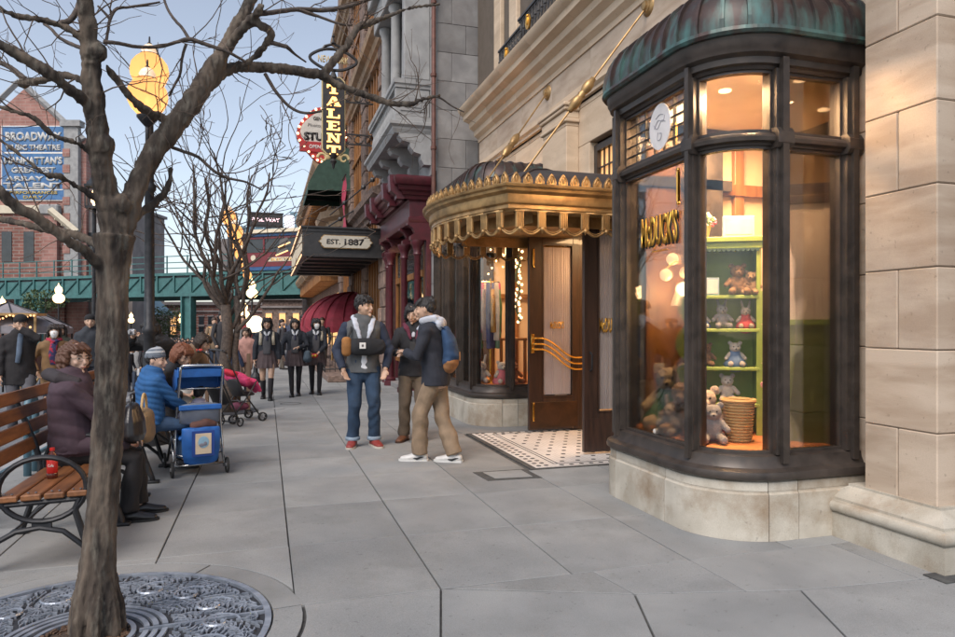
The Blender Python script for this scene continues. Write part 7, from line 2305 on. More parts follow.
# --- friend facing the camera, hands together
q = gp(409, 441)
c = person('young man with black fringe and maroon hood, half hidden behind the backpack wearer', (q.x+.06, q.y, 0), (-.25, -1), h=1.70,
           pelvis=(0,0,.88), neck=(0,.01,1.40), feet=((-.08, .02, 0, 8), (.12, -.02, 0, -20)), hands=((-.04, .26, 1.10), (.06, .27, 1.09)),
           elbows=((-1,-.4,-.6),(1,-.4,-.6)), head=(-12, -10), top=('dark_parka', (.02,.02,.024), .024), top_len=.02,
           bottom=('dark_khaki', (.13,.095,.065), .048, .048, 1.0), shoes=(('brown_boot', (.17,.07,.035), .5), ('brown_sole', (.06,.03,.02), .7)), hair=(BLK, 'bob'), voxel=.010)
t, nk = c['t'], c['nk']
m_ = MB(); m_.loft([nk+Vector((-.105,.0,.03)), nk+Vector((-.08,.10,-.02)), nk+Vector((-.03,.135,-.15))], [(.035,.025),(.036,.022),(.014,.012)], n=10); m_.loft([nk+Vector((.105,.0,.03)), nk+Vector((.08,.10,-.02)), nk+Vector((.03,.135,-.15))], [(.035,.025),(.036,.022),(.014,.012)], n=10)
m_.loft([nk+Vector((-.09,.0,.0)), nk+Vector((0,-.09,.02)), nk+Vector((.09,.0,.0))], [(.03,.03)]*3, n=10); soft('hood', m_, .009, cloth('maroon_fleece', (.13,.02,.045)), t)
m_ = MB(); m_.loft([nk+Vector((0,.075,-.01)), nk+Vector((0,.125,-.12))], [(.035,.012),(.02,.01)], n=10); m_.build('shirt_collar', cloth('pale_stripe', (.5,.5,.56)), t, smooth=True)
m_ = MB(); m_.box(-.03,.04,.33,.342,1.09,1.22,.004); m_.build('phone', M['black_paint'], t)
m_ = MB(); m_.tube([(-.2,.30,1.13),(-.05,.33,1.14)], .01, 6)
m_ = MB(); m_.tube([nk+Vector((-.06,.12,-.05)), nk+Vector((-.02,.16,-.25)), (0,.17,1.05)], .003, 5); m_.build('neck_strap', M['black_paint'], t)

# --- three schoolgirls walking towards the camera
def girl(px, py, label, hands, feet, extra, mask=False, stock=.10, h=1.58, legs=(.02,.018,.022), head=(0,-2)):
    q = gp(px, py)
    c = person(label, (q.x, q.y, 0), (-.02-q.x*.05, -1), h=h, pelvis=(0,0,.815), neck=(0,.01,1.30), feet=feet, hands=hands, elbows=((-1,-.5,-.3),(1,-.5,-.3)), head=head,
               top=('school_blazer', (.022,.026,.036), .016), top_len=.07, skirt=('grey_skirt', (.085,.06,.062)), socks=('black_sock', legs, stock),
               shoes=(('black_loafer', (.012,.012,.013), .3), ('black_sole', (.015,.015,.015), .7)), hair=(BLK, 'bob'), voxel=.013, mask=mask, smile=not mask)
    t, nk, pv = c['t'], c['nk'], c['pv']
    m_ = MB(); m_.loft([nk+Vector((0,.085,-.07)), pv+Vector((0,.125,.28)), pv+Vector((0,.135,.06))], [(.05,.016),(.075,.016),(.07,.012)], n=12); m_.build('grey_cardigan', cloth('grey_knit', (.085,.085,.095)), t, smooth=True)
    m_ = MB()
    for s in (-1, 1): m_.loft([nk+Vector((s*.05,.045,.02)), nk+Vector((s*.035,.10,-.04)), nk+Vector((s*.008,.115,-.09))], [(.022,.014),(.024,.012),(.008,.008)], n=8)
    m_.build('white_collar', cloth('white_shirt', (.62,.64,.68)), t, smooth=True)
    m_ = MB(); m_.loft([nk+Vector((0,.125,-.08)), nk+Vector((0,.135,-.17))], [(.014,.008),(.02,.008)], n=8); m_.build('tie', plain('navy_tie', (.02,.02,.05)), t)
    return c
c = girl(267, 399, 'leftmost schoolgirl, smiling, with bare knees, black knee socks and cream bag straps', ((-.22,.04,.72),(.23,.04,.74)), ((-.06,.20,0,3),(.07,-.16,0,-3)), 0, stock=.12, h=1.60)
t, nk = c['t'], c['nk']
m_ = MB()
for s in (-1, 1): m_.tube([nk+Vector((s*.11,-.06,-.0)), nk+Vector((s*.11,.06,-.02)), nk+Vector((s*.115,.10,-.14)), nk+Vector((s*.12,.09,-.26))], [(.03,.012)]*4, 6, side=(1,0,0))
m_.build('bag_strap', cloth('cream_strap', (.5,.44,.34)), t, smooth=True)
c = girl(295, 396, 'middle schoolgirl in dark blazer and black tights, a bag in the crook of her arm', ((-.06,.22,.98),(.22,.14,.80)), ((-.06,-.10,0,3),(.06,.14,0,-3)), 0, stock=-.5, h=1.55)
t = c['t']; m_ = MB(); m_.loft([(-.24,.10,.86),(-.24,.12,.74)], [(.07,.12),(.09,.15)], side=(1,0,0), n=12); soft('hand_bag', m_, .012, cloth('blue_grey_bag', (.07,.10,.13)), t, .003)
m_ = MB(); m_.tube([(-.24,.03,.88),(-.23,.08,1.05),(-.24,.18,.88)], .008, 5); m_.build('bag_handle', M['black_paint'], t)
c = girl(316, 394, 'rightmost schoolgirl wearing a white face mask and holding a small red and yellow pouch', ((-.05,.22,.86),(.10,.22,.84)), ((-.06,.12,0,3),(.08,-.14,0,-8)), 0, mask=True, stock=-.5, h=1.57, head=(14,-4))
t, nk = c['t'], c['nk']; m_ = MB(); m_.ball((.04,.29,.80), (.085,.05,.05), 12, 8); m_.build('red_pouch', plain('pouch_red', (.42,.02,.02)), t, smooth=True)
m_ = MB(); m_.ball((.015,.335,.805), (.025,.012,.025)); m_.ball((.075,.335,.80), (.022,.012,.022)); m_.build('yellow_spots', plain('pouch_yellow', (.6,.42,.04)), t)
m_ = MB(); m_.tube([nk+Vector((-.11,-.06,-.0)), nk+Vector((-.11,.06,-.02)), nk+Vector((-.115,.10,-.2))], [(.03,.012)]*3, 6, side=(1,0,0)); m_.build('bag_strap', cloth('cream_strap', (.5,.44,.34)), t, smooth=True)

# --- woman on the bench (faces +X, head turned to the camera side)
c = person('woman with brown curls and glasses in a plum coat on the near bench', (-1.33, 5.55, 0), (1, .12), h=1.62,
           pelvis=(0,.02,.545), neck=(.0,.0,1.04), feet=((-.10,.43,.0,6),(.10,.37,.0,-6)), hands=((-.10,.36,.66),(.12,.38,.64)),
           elbows=((-1,-.3,-.6),(1,-.3,-.6)), knees=((0,.6,1),(0,.6,1)), head=(-48,-4), top=('plum_coat', (.058,.034,.048), .034), top_len=-.02,
           bottom=('black_slacks', (.012,.011,.013), .048, .048, .97), shoes=(('black_leather', (.014,.013,.014), .3), ('black_sole', (.015,.015,.015), .7)), hair=((.085,.035,.018), 'perm'), voxel=.009, glasses=True, build=1.22, skin=(.56,.37,.28))
t, nk, pv = c['t'], c['nk'], c['pv']
m_ = MB(); m_.loft([nk+Vector((-.15,.05,-.02)), nk+Vector((-.14,-.05,.01)), nk+Vector((0,-.13,.03)), nk+Vector((.14,-.05,.01)), nk+Vector((.15,.05,-.02)), nk+Vector((.08,.12,-.08))], [(.04,.04),(.05,.045),(.055,.05),(.05,.045),(.045,.04),(.02,.02)], n=12)
soft('fur_hood', m_, .009, cloth('dark_trim', (.035,.028,.032)), t, .006)
m_ = MB()       # coat skirt over the lap
m_.loft([pv+Vector((0,-.04,.02)), pv+Vector((0,.12,.03)), pv+Vector((0,.30,.03))], [(.22,.12),(.22,.11),(.21,.085)], side=(1,0,0), n=18)
soft('coat_skirt', m_, .011, cloth('plum_coat', (.058,.034,.048)), t, .008)
hb = thing('hand_bag', 'black leather handbag on the lap of the woman in the plum coat', 'handbag', (-.93, 5.53, .63))
m_ = MB(); m_.loft([(0,0,0),(.0,0,.10),(0,0,.19)], [(.17,.09),(.16,.08),(.12,.05)], side=(0,1,0), n=16); soft('bag_body', m_, .010, plain('bag_leather', (.018,.016,.018), .3), hb, .004)
m_ = MB(); m_.tube([(0,-.09,.17),(0,-.06,.29),(0,.06,.29),(0,.09,.17)], .009, 6); m_.build('bag_handle', plain('bag_leather', (.018,.016,.018), .3), hb, smooth=True)
wb = thing('wicker_handle_bag', 'bag with a pale curved wicker handle between the woman and the boy', 'bag', (-1.0, 6.48, .50))
m_ = MB(); m_.tube([(0,.13*math.cos(math.pi*k/12),.16+.17*math.sin(math.pi*k/12)) for k in range(13)], .012, 7); m_.build('handle', plain('wicker', (.45,.30,.13)), wb, smooth=True)
m_ = MB(); m_.loft([(0,0,-.02),(0,0,.15)], [(.17,.09),(.15,.08)], side=(0,1,0), n=14); soft('bag_body', m_, .011, plain('tan_bag', (.26,.17,.09)), wb, .003)

# --- boy in blue jacket and beanie
c = person('boy in bright blue jacket, jeans and grey striped beanie on the second bench', (-1.05, 7.05, 0), (.80, .34), h=1.36,
           pelvis=(0,.0,.53), neck=(0,.03,.96), feet=((-.09,.34,.06,4),(.09,.30,.08,-8)), hands=((-.12,.30,.62),(.10,.33,.60)), elbows=((-1,-.4,-.5),(1,-.4,-.5)), knees=((0,.6,1),(0,.6,1)),
           head=(-38,-4), top=('blue_puffer', (.018,.10,.27), .036), top_len=-.01, bottom=('boy_denim', (.05,.10,.19), .054, .052, .96), shoes=(('dark_trainer', (.03,.03,.035), .5), ('grey_sole', (.3,.3,.3), .7)), hair=(BLK, 'flat'), voxel=.009, skin=(.58,.38,.28), build=1.12)
t, nk, HP, hs_ = c['t'], c['nk'], c['HP'], c['hs']
def ribs_between(m_, a, b, ra, n=6, rr=.012):
    for k in range(n):
        p = a.lerp(b, (k+.5)/n); u = (b-a).normalized()
        q_ = u.to_track_quat('Z', 'Y').to_matrix().to_4x4(); q_.translation = p
        m_.lathe([(ra-.01,-rr),(ra+.008,-rr*.4),(ra+.008,rr*.4),(ra-.01,rr)], 14, q_, cap=False)
m_ = MB()
for k in range(9):
    f_ = -.05+k*.115; p = c['pv'].lerp(nk, f_); a_ = .118+.030*math.sin(min(1, f_+.25)*2.6)
    m_.tube([p+Vector(((a_+.045)*math.cos(an), (a_*.72+.040)*math.sin(an), 0)) for an in [2*math.pi*i/24 for i in range(25)]], [(.010,.022)]*25, 6, side=(0,0,1))
m_ = MB()
M['cap_grey'] = mat('cap_grey', (.10,.12,.15), (.14,.16,.19), rough=.95, scale=20, bump=.4, bscale=60, space='obj')
hmx = c['hm'].to_4x4()
def capring(z0, z1, r0, r1, n=26, wob=0):
    v = []
    for (z, r) in ((z0, r0), (z1, r1)):
        for k in range(n):
            an = 2*math.pi*k/n; v.append(HP(r*.93*math.cos(an), -.010+r*1.10*math.sin(an), z+.010*math.sin(an)))
    return v, [(k, (k+1) % n, n+(k+1) % n, n+k) for k in range(n)]
prof = [(.020,.0885),(.028,.095),(.052,.096),(.058,.091),(.075,.089),(.095,.080),(.115,.064),(.132,.040),(.138,.004)]
m1, m2 = MB(), MB()
for i in range(len(prof)-1):
    v, f = capring(prof[i][0], prof[i+1][0], prof[i][1], prof[i+1][1]); (m2 if i in (4, 6) else m1).add(v, f)
m1.build('beanie', M['cap_grey'], t, smooth=True); m2.build('beanie_stripe', plain('cap_light', (.36,.38,.40), .95), t, smooth=True)

# --- person with brown hair leaning beside the boy
c = person('red-haired person in dark clothes with a white bag bending beside the boy', (-1.02, 7.75, 0), (.75,-.55), h=1.6, pelvis=(0,-.05,.58), neck=(0,.16,1.00), feet=((-.1,.3,0,0),(.1,.34,0,0)),
           hands=((-.06,.38,.75),(.10,.36,.72)), knees=((0,.6,1),(0,.6,1)), head=(-5,-32), top=('black_knit', (.02,.02,.024), .03), bottom=('black_slacks', (.012,.011,.013), .05, .045, .96), shoes=(('black_leather', (.014,.013,.014), .3), ('black_sole', (.015,.015,.015), .7)), hair=((.16,.055,.025), 'bob'), voxel=.012)
t = c['t']; m_ = MB(); m_.loft([(-.02,.34,.58),(-.02,.32,.80),(-.0,.28,.9)], [(.13,.06),(.12,.05),(.08,.03)], n=14); soft('white_bag', m_, .011, cloth('white_tote', (.6,.62,.6)), t, .006)
m_ = MB(); m_.ball((.0,.40,.70), (.035,.006,.03)); m_.build('bag_print_green', plain('print_green', (.2,.5,.08)), t)
m_ = MB(); m_.ball((-.05,.395,.66), (.025,.006,.025)); m_.build('bag_print_pink', plain('print_pink', (.6,.05,.12)), t)
# --- two more bending figures and the camera man
c = person('person in black jacket stooping with a small camera raised behind the boy', (-1.17, 9.6, 0), (-.55, -.5), h=1.68, pelvis=(.0,-.12,.80), neck=(0,.22,1.22), feet=((-.12,.0,0,0),(.14,.12,0,0)),
           hands=((-.06,.46,1.28),(.08,.46,1.28)), elbows=((-1,0,-.6),(1,0,-.6)), head=(6,-10), top=('black_down', (.014,.014,.016), .045), top_len=.02, bottom=('black_slacks', (.012,.011,.013), .05, .045, .98), shoes=(('black_leather', (.014,.013,.014), .3), ('black_sole', (.015,.015,.015), .7)), hair=(BLK, 'bob'), voxel=.012, build=1.1)
m_ = MB(); m_.box(-.05,.06,.50,.54,1.30,1.37,.01); m_.lathe([(.025,0),(.025,.03),(.001,.03)], 12, Matrix.Translation((0,.54,1.335)) @ Matrix.Rotation(R(-90),4,'X')); m_.build('camera_body', plain('silver', (.4,.4,.42), .3, .6), c['t'])
person('person in a tan coat bending forward behind the blue pushchair', (-1.08, 9.9, 0), (.9,-.4), h=1.62, pelvis=(0,-.2,.82), neck=(0,.20,1.08), feet=((-.1,.0,0,0),(.1,.06,0,0)), hands=((-.1,.42,.70),(.12,.4,.72)), head=(0,-30),
       top=('tan_coat', (.22,.14,.085), .04), top_len=.06, bottom=('black_slacks', (.012,.011,.013), .05, .045, .98), shoes=(('black_leather', (.014,.013,.014), .3), ('black_sole', (.015,.015,.015), .7)), hair=((.03,.018,.012), 'bob'), voxel=.013)

# --- people on the left, on the roadway
RZ = -.13
def rp(px, py): 
    q = gp(px, py, RZ); return (q.x, q.y, RZ)
c = person('man in black overcoat and cap with his hand raised to his face', rp(20, 432), (.35,-1), h=1.74, feet=((-.08,.12,0,3),(.09,-.1,0,-3)), hands=((.02,.22,1.50),(.24,.06,.80)), elbows=((-.9,0,-.6),(1,-.6,0)), head=(6,-8),
           top=('black_wool', (.018,.016,.018), .032), top_len=.09, bottom=('grey_slacks', (.10,.10,.115), .046, .044, 1), shoes=(('black_leather', (.014,.013,.014), .3), ('black_sole', (.015,.015,.015), .7)), hair=(BLK, 'flat'), voxel=.013)
m_ = MB(); HP = c['HP']
for z0, r0 in ((.05,.098),(.10,.092),(.125,.06)): pass
m_.ball(HP(0,-.008,.055), (.092,.108,.082), 16, 10); m_.tube([HP(-.05,.09,.045), HP(0,.125,.04), HP(.05,.09,.045)], [(.03,.006)]*3, 6, side=(0,1,0)); m_.build('cap', plain('cap_black', (.012,.012,.014), .9), c['t'], smooth=True)
m_ = MB(); m_.loft([c['nk']+Vector((0,.10,.0)), c['nk']+Vector((.02,.15,-.25)), c['nk']+Vector((.04,.15,-.4))], [(.04,.02),(.035,.02),(.03,.015)], n=8); m_.build('scarf', cloth('blue_grey_scarf', (.10,.14,.20)), c['t'], smooth=True)
c = person('woman with white face mask, red tartan scarf and tan coat', rp(54, 424), (.25,-1), h=1.60, feet=((-.08,.12,0,3),(.09,-.1,0,-3)), hands=((-.20,.14,.82),(.22,.12,.82)), mask=True, top=('tan_duffle', (.20,.115,.05), .03), top_len=.09,
           bottom=('dark_jeans', (.03,.035,.05), .042, .04, 1), shoes=(('brown_boot', (.17,.07,.035), .5), ('brown_sole', (.06,.03,.02), .7)), hair=((.02,.012,.01), 'long'), voxel=.013)
nk = c['nk']; m_ = MB(); m_.loft([nk+Vector((-.08,.04,.02)), nk+Vector((0,.12,-.02)), nk+Vector((.08,.04,.02)), nk+Vector((0,-.09,.03)), nk+Vector((-.08,.03,.01))], [(.04,.035)]*5, n=10); m_.loft([nk+Vector((.0,.12,-.03)), nk+Vector((.02,.155,-.2)), nk+Vector((.0,.165,-.36))], [(.05,.02),(.055,.02),(.05,.015)], n=8)
M['tartan'] = mat('tartan', (.34,.02,.045), (.03,.03,.09), rough=.9, scale=14, contrast=(.48,.54), space='obj'); m_.build('scarf', M['tartan'], c['t'], smooth=True)
person('woman with long dark hair behind the masked woman', rp(61, 408), (.1,-1), h=1.6, top=('olive_coat', (.045,.05,.035), .025), top_len=.06, bottom=('dark_jeans', (.03,.035,.05), .042, .04, 1), shoes=(('black_leather', (.014,.013,.014), .3), ('black_sole', (.015,.015,.015), .7)), hair=((.02,.012,.01), 'long'), voxel=.016)
c = person('man in black cap and dark jacket just left of the big trunk', rp(90, 412), (.2,-1), h=1.78, top=('slate_jacket', (.03,.035,.045), .03), top_len=.03, bottom=('dark_jeans', (.03,.035,.05), .045, .043, 1), shoes=(('black_leather', (.014,.013,.014), .3), ('black_sole', (.015,.015,.015), .7)), hair=(BLK, 'flat'), voxel=.016)
m_ = MB(); m_.ball(c['HP'](0,-.005,.058), (.092,.106,.075), 14, 8); m_.build('cap', plain('cap_black', (.012,.012,.014), .9), c['t'], smooth=True)
# --- child and woman beside the schoolgirls
c = person('small child in navy jacket with a yellow hood edge left of the schoolgirls', (gp(231,394).x, gp(231,394).y, 0), (.2, 1), h=1.12, top=('navy_child', (.02,.03,.07), .03), top_len=.03, bottom=('dark_jeans', (.03,.035,.05), .05, .045, 1), shoes=(('black_leather', (.014,.013,.014), .3), ('black_sole', (.015,.015,.015), .7)), hair=(BLK, 'short'), voxel=.014)
m_ = MB(); nk = c['nk']; m_.tube([nk+Vector((-.07,.0,.0)), nk+Vector((0,-.08,.0)), nk+Vector((.07,0,0))], .018, 6); m_.build('hood_edge', plain('pouch_yellow', (.6,.42,.04)), c['t'], smooth=True)
person('girl in a pale pink jacket and shorts walking just behind the leftmost schoolgirl', (gp(246,396).x, gp(246,396).y+.8, 0), (-.4,-1), h=1.38, feet=((-.06,.14,0,3),(.07,-.1,0,-3)), top=('pink_jacket', (.45,.24,.20), .025), top_len=.03, bottom=('tan_shorts', (.34,.20,.14), .05, .05, .1), socks=('black_sock', (.02,.018,.022), .25),
       shoes=(('black_leather', (.014,.013,.014), .3), ('black_sole', (.015,.015,.015), .7)), hair=((.03,.018,.012), 'bob'), voxel=.014)

# --- individuals farther down the street: built once in a plain form, each copied with its own colours
def walker(label, x, y, z, h, coat, legs, hairc, rz, group, bag=None, white=False):
    t = thing('person', label, 'person', (x, y, z), rz, group)
    key = (round(h, 2), coat, legs, hairc)
    m_ = MB()
    s = h/1.7; rr_ = random.Random(label)
    st = rr_.uniform(.0, .16)
    for sx in (-1, 1):
        m_.mi = 1; m_.loft([(sx*.09*s,0,.86*s),(sx*.09*s,sx*st*.5,.45*s),(sx*.09*s,sx*st,.07*s)], [.085*s,.065*s,.05*s], n=8)
        m_.mi = 3; m_.loft([(sx*.09*s,sx*st-.03,.04*s),(sx*.09*s,sx*st+.14,.035*s)], [(.045*s,.04*s),(.04*s,.03*s)], n=8)
        m_.mi = 0; m_.loft([(sx*.19*s,0,1.38*s),(sx*.25*s,-.03,1.10*s),(sx*.22*s,.12,.88*s)], [.06*s,.05*s,.04*s], n=8)
        m_.mi = 2; m_.ball((sx*.22*s,.14,.84*s), .04*s, 8, 6)
    m_.mi = 0; m_.loft([(0,0,.76*s),(0,0,.95*s),(0,0,1.15*s),(0,0,1.35*s),(0,0,1.43*s)], [(.18*s,.13*s),(.17*s,.13*s),(.16*s,.12*s),(.19*s,.12*s),(.08*s,.07*s)], n=14)
    m_.mi = 2; m_.loft([(0,0,1.42*s),(0,.01,1.50*s)], [.05*s,.045*s], n=8); m_.ball((0,.015,1.59*s), (.075*s,.09*s,.108*s), 14, 10); m_.ball((0,.105*s,1.575*s), (.012*s,.016*s,.02*s), 6, 5)
    m_.mi = 3; m_.ball((0,-.006*s,1.655*s), (.088*s,.102*s,.088*s), 12, 8)
    m_.loft([(0,-.05*s,1.6*s),(0,-.06*s,1.5*s)], [(.075*s,.05*s),(.06*s,.035*s)], n=8)
    o = m_.build('figure', [plain('coat_%d_%d_%d' % tuple(int(a*100) for a in coat), coat, .85), plain('legs_%d_%d_%d' % tuple(int(a*100) for a in legs), legs, .85), plain('skin_f', SKIN, .6), plain('hair_%d' % int(hairc[0]*100), hairc, .6)], t, smooth=True)
    if bag:
        m_ = MB(); m_.loft([(.28*s,.08,.78*s),(.28*s,.08,.60*s)], [(.05,.13),(.06,.15)], n=8); m_.build('shopping_bag', plain('bag_%d' % int(bag[0]*100), bag), t)
    return t
cols = [((.03,.03,.035),'black'), ((.26,.26,.26),'pale grey'), ((.05,.06,.10),'navy'), ((.30,.05,.06),'red'), ((.24,.17,.11),'tan'), ((.10,.10,.11),'grey'), ((.10,.20,.30),'blue'), ((.16,.12,.08),'brown')]
spots = [ (128,24,.0),(137,26,1),(163,23,2),(176,24,4),(238,19,1),(243,22,3),(222,18,0),(214,21,4),(282,22,5),(291,26,2),(303,24,7),(322,21,0),(158,22,1),(147,24,0),(177,26,6),(72,22,7),(44,24,2),(229,27,2),(253,25,0),(262,30,4) ]
seen_l = set()
for i, (px, d, ci) in enumerate(spots):
    ci = int(ci); cc, cn = cols[ci]
    p = W(px, 325, d); z = gz(p.x, p.y)
    where = ('left of the big trunk' if px < 95 else 'left of the first lamp post' if px < 156 else 'right of the first lamp post' if px < 200 else 'left of the schoolgirls' if px < 265 else 'behind the schoolgirls')
    nn = 'nearer' if d < 19 else 'farther'
    bi = i % 3
    for tr3 in range(24):
        lab = '%s walker in %s coat %s%s' % (nn, cn, where, ['', ' with a pale bag', ' with a red bag'][bi])
        if lab not in seen_l: break
        bi = (bi+1) % 3
        if bi == i % 3: ci = (ci+1) % 8; cc, cn = cols[ci]
    seen_l.add(lab)
    bg = [None, (.5,.5,.5), (.4,.05,.08)][bi]
    walker(lab, p.x, p.y, z, [1.58,1.7,1.75,1.62][i % 4], cc, [(.03,.03,.04),(.05,.07,.11),(.12,.10,.08)][i % 3], [(.015,.012,.012),(.05,.025,.015)][i % 2], R(180+rnd.uniform(-60,60)), 'passers-by farther down the street', bg)
# the far crowd, too dense to count
m_ = MB()
mats_c = [plain('crowd_%d' % i, c_[0], .85) for i, c_ in enumerate(cols)]+[plain('skin_f', SKIN), plain('hair_f', (.015,.012,.012))]
rr_ = random.Random(3)
for k in range(420):
    d = rr_.uniform(29, 50); px = rr_.uniform(108, 240) if k % 9 else rr_.uniform(-20, 330)
    p = W(px, 325, d); h_ = rr_.uniform(1.5, 1.78); s = h_/1.7
    z0 = gz(p.x, p.y)
    if p.x > 1.2 and d < 60: continue
    m_.mi = rr_.choice([0,0,0,1,1,2,3,4,5,5,6,7])
    m_.loft([(p.x,p.y,z0+.7*s),(p.x,p.y,z0+1.1*s),(p.x,p.y,z0+1.4*s)], [(.17,.13),(.2,.13),(.14,.1)], n=7)
    m_.mi = rr_.choice([0,2,5])
    for sx in (-1,1): m_.tube([(p.x+sx*.09,p.y,z0),(p.x+sx*.09,p.y+.05*sx,z0+.8*s)], [.05,.08], 5)
    m_.mi = 8; m_.ball((p.x,p.y-.02,z0+1.57*s), (.075,.08,.10), 8, 6)
    m_.mi = 9; m_.ball((p.x,p.y+.01,z0+1.645*s), (.088,.092,.085), 8, 6)
o = m_.build('crowd', mats_c, None, smooth=True); stuff(o); tag(o, 'dense crowd of visitors far down the street under the railway', 'crowd')

# ================================================================== PUSHCHAIRS
def wheel(m_rub, m_hub, c, r, w=.012, ax=(1,0,0)):
    ax = Vector(ax).normalized(); q_ = ax.to_track_quat('Z', 'Y').to_matrix().to_4x4(); q_.translation = Vector(c)
    m_rub.lathe([(r*.78,-w),(r*.95,-w*.9),(r,-w*.3),(r,w*.3),(r*.95,w*.9),(r*.78,w),(r*.78,-w)], 20, q_, cap=False)
    m_hub.lathe([(.001,-w*1.4),(r*.2,-w*1.4),(r*.24,-w),(r*.24,w),(r*.2,w*1.4),(.001,w*1.4)], 10, q_)
    u = ax.orthogonal().normalized(); v = ax.cross(u)
    for k in range(5):
        a = k*2*math.pi/5; m_hub.tube([Vector(c), Vector(c)+(u*math.cos(a)+v*math.sin(a))*r*.8], .005, 4)
def wheel_part(parent, c, r, w=.012):
    a, b = MB(), MB(); wheel(a, b, c, r, w); o = a.build('wheel', M['rubber'], parent, auto=40); b.build('hub', plain('hub_grey', (.25,.25,.26)), o)
q = gp(198, 473)
pc = thing('blue_pushchair', 'blue canvas pushchair with silver frame seen from behind, a picture patch on its rear pocket', 'pushchair', (q.x, q.y, 0), R(14))
blue = cloth('stroller_blue', (.015,.12,.42), .6, .2)
# local: x right, y forward (away from camera)
for x in (-.22, .22):
    m_ = MB()
    m_.tube([(x,-.10,.06),(x*.95,-.06,.30),(x*.9,-.02,.52),(x*.86,-.12,.80),(x*.84,-.20,.98),(x*.84,-.235,1.03)], .0115, 8)
    m_.tube([(x*.95,-.06,.34),(x*.95,.20,.36),(x,.42,.07)], .0115, 8)
    m_.tube([(x,-.10,.10),(x*.98,.15,.30),(x*.9,.35,.44)], .009, 8)
    m_.build('side_tube', M['chrome'], pc, smooth=True)
m_ = MB(); m_.tube([(-.185,-.235,1.03),(-.16,-.25,1.045),(.16,-.25,1.045),(.185,-.235,1.03)], .013, 8); m_.tube([(-.21,-.10,.10),(.21,-.10,.10)], .009, 8); m_.tube([(-.20,-.07,.20),(0,-.09,.14),(.20,-.07,.20)], .008, 8); m_.tube([(-.19,-.10,.82),(.19,-.10,.82)], .008, 8); m_.build('cross_tube', M['chrome'], pc, smooth=True)
m_ = MB(); v = []
for i in range(7):       # canopy roof, curved
    a = R(-8+95*i/6); 
    for j in range(9):
        x = -.205+.41*j/8
        v.append((x, -.14+.34*math.sin(a)*.9+(.0), .78+.24*math.cos(a)+.012*math.cos((j-4)*.4)))
m_.add(v, [(9*i+j, 9*i+j+1, 9*i+10+j, 9*i+9+j) for i in range(6) for j in range(8)])
m_.box(-.207, .207, -.175, -.155, .93, 1.01, .006)
for s in (-1, 1): m_.add([(s*.206,-.16,1.0),(s*.206,.02,1.0),(s*.206,.16,.90),(s*.206,.18,.78),(s*.206,-.02,.80),(s*.206,-.16,.86)], [(0,1,2,3,4,5)])
m_.build('canopy', blue, pc)
m_ = MB(); m_.loft([(0,-.10,.50),(0,-.115,.60),(0,-.125,.67)], [(.18,.028),(.18,.03),(.17,.02)], n=14); m_.build('seat_back', plain('stroller_mesh', (.13,.15,.19)), pc, smooth=True)
m_ = MB(); m_.box(-.19,.19,-.155,-.13,.62,.67,.008); m_.box(-.185,.185,-.10,.26,.33,.37,.015); m_.build('seat_sling', blue, pc)
m_ = MB(); m_.loft([(0,-.14,.13),(0,-.16,.20),(0,-.17,.34),(0,-.165,.46)], [(.15,.06),(.165,.075),(.175,.075),(.175,.06)], n=16, f0=True, f1=True); soft('rear_pocket', m_, .011, blue, pc, .004)
m_ = MB(); m_.box(-.095,.105,-.262,-.252,.20,.44,.003); m_.build('pocket_border', plain('deep_blue', (.01,.05,.25)), pc)
m_ = MB(); m_.box(-.065,.075,-.268,-.2625,.225,.415,.002); o = m_.build('picture_patch', plain('patch_cream', (.62,.50,.36)), pc)
m_ = MB(); m_.ball((.005,-.270,.335), (.048,.003,.055), 14, 10); m_.build('patch_print', plain('patch_blue', (.25,.42,.55)), o)
m_ = MB(); m_.ball((-.01,-.273,.31), (.025,.003,.016), 10, 6); m_.ball((.02,-.273,.32), (.016,.003,.02), 10, 6); m_.build('patch_print', plain('patch_grey', (.2,.2,.24)), o)
m_ = MB(); m_.loft([(-.06,-.12,.47),(.05,-.13,.49),(.12,-.12,.47)], [(.04,.05),(.05,.05),(.04,.04)], n=10); soft('stowed_jacket', m_, .012, cloth('brown_knit', (.10,.045,.035)), pc, .004)
for x in (-.245, .245): wheel_part(pc, (x, -.11, .075), .075); wheel_part(pc, (x*1.0, .43, .075), .075)
c = person('toddler in a pale top sitting in the blue pushchair under its hood', (q.x+.0, q.y+.06, 0), (-.24, .97), h=.86, pelvis=(0,0,.44), neck=(0,-.02,.67), feet=((-.06,.32,.22,0),(.06,.32,.22,0)), hands=((-.14,.12,.46),(.14,.12,.46)), knees=((0,.6,1),(0,.6,1)),
           top=('lilac_top', (.40,.38,.50), .02), bottom=('dark_jeans', (.03,.035,.05), .06, .05, .95), hair=(BLK, 'short'), voxel=.011, fine=False)
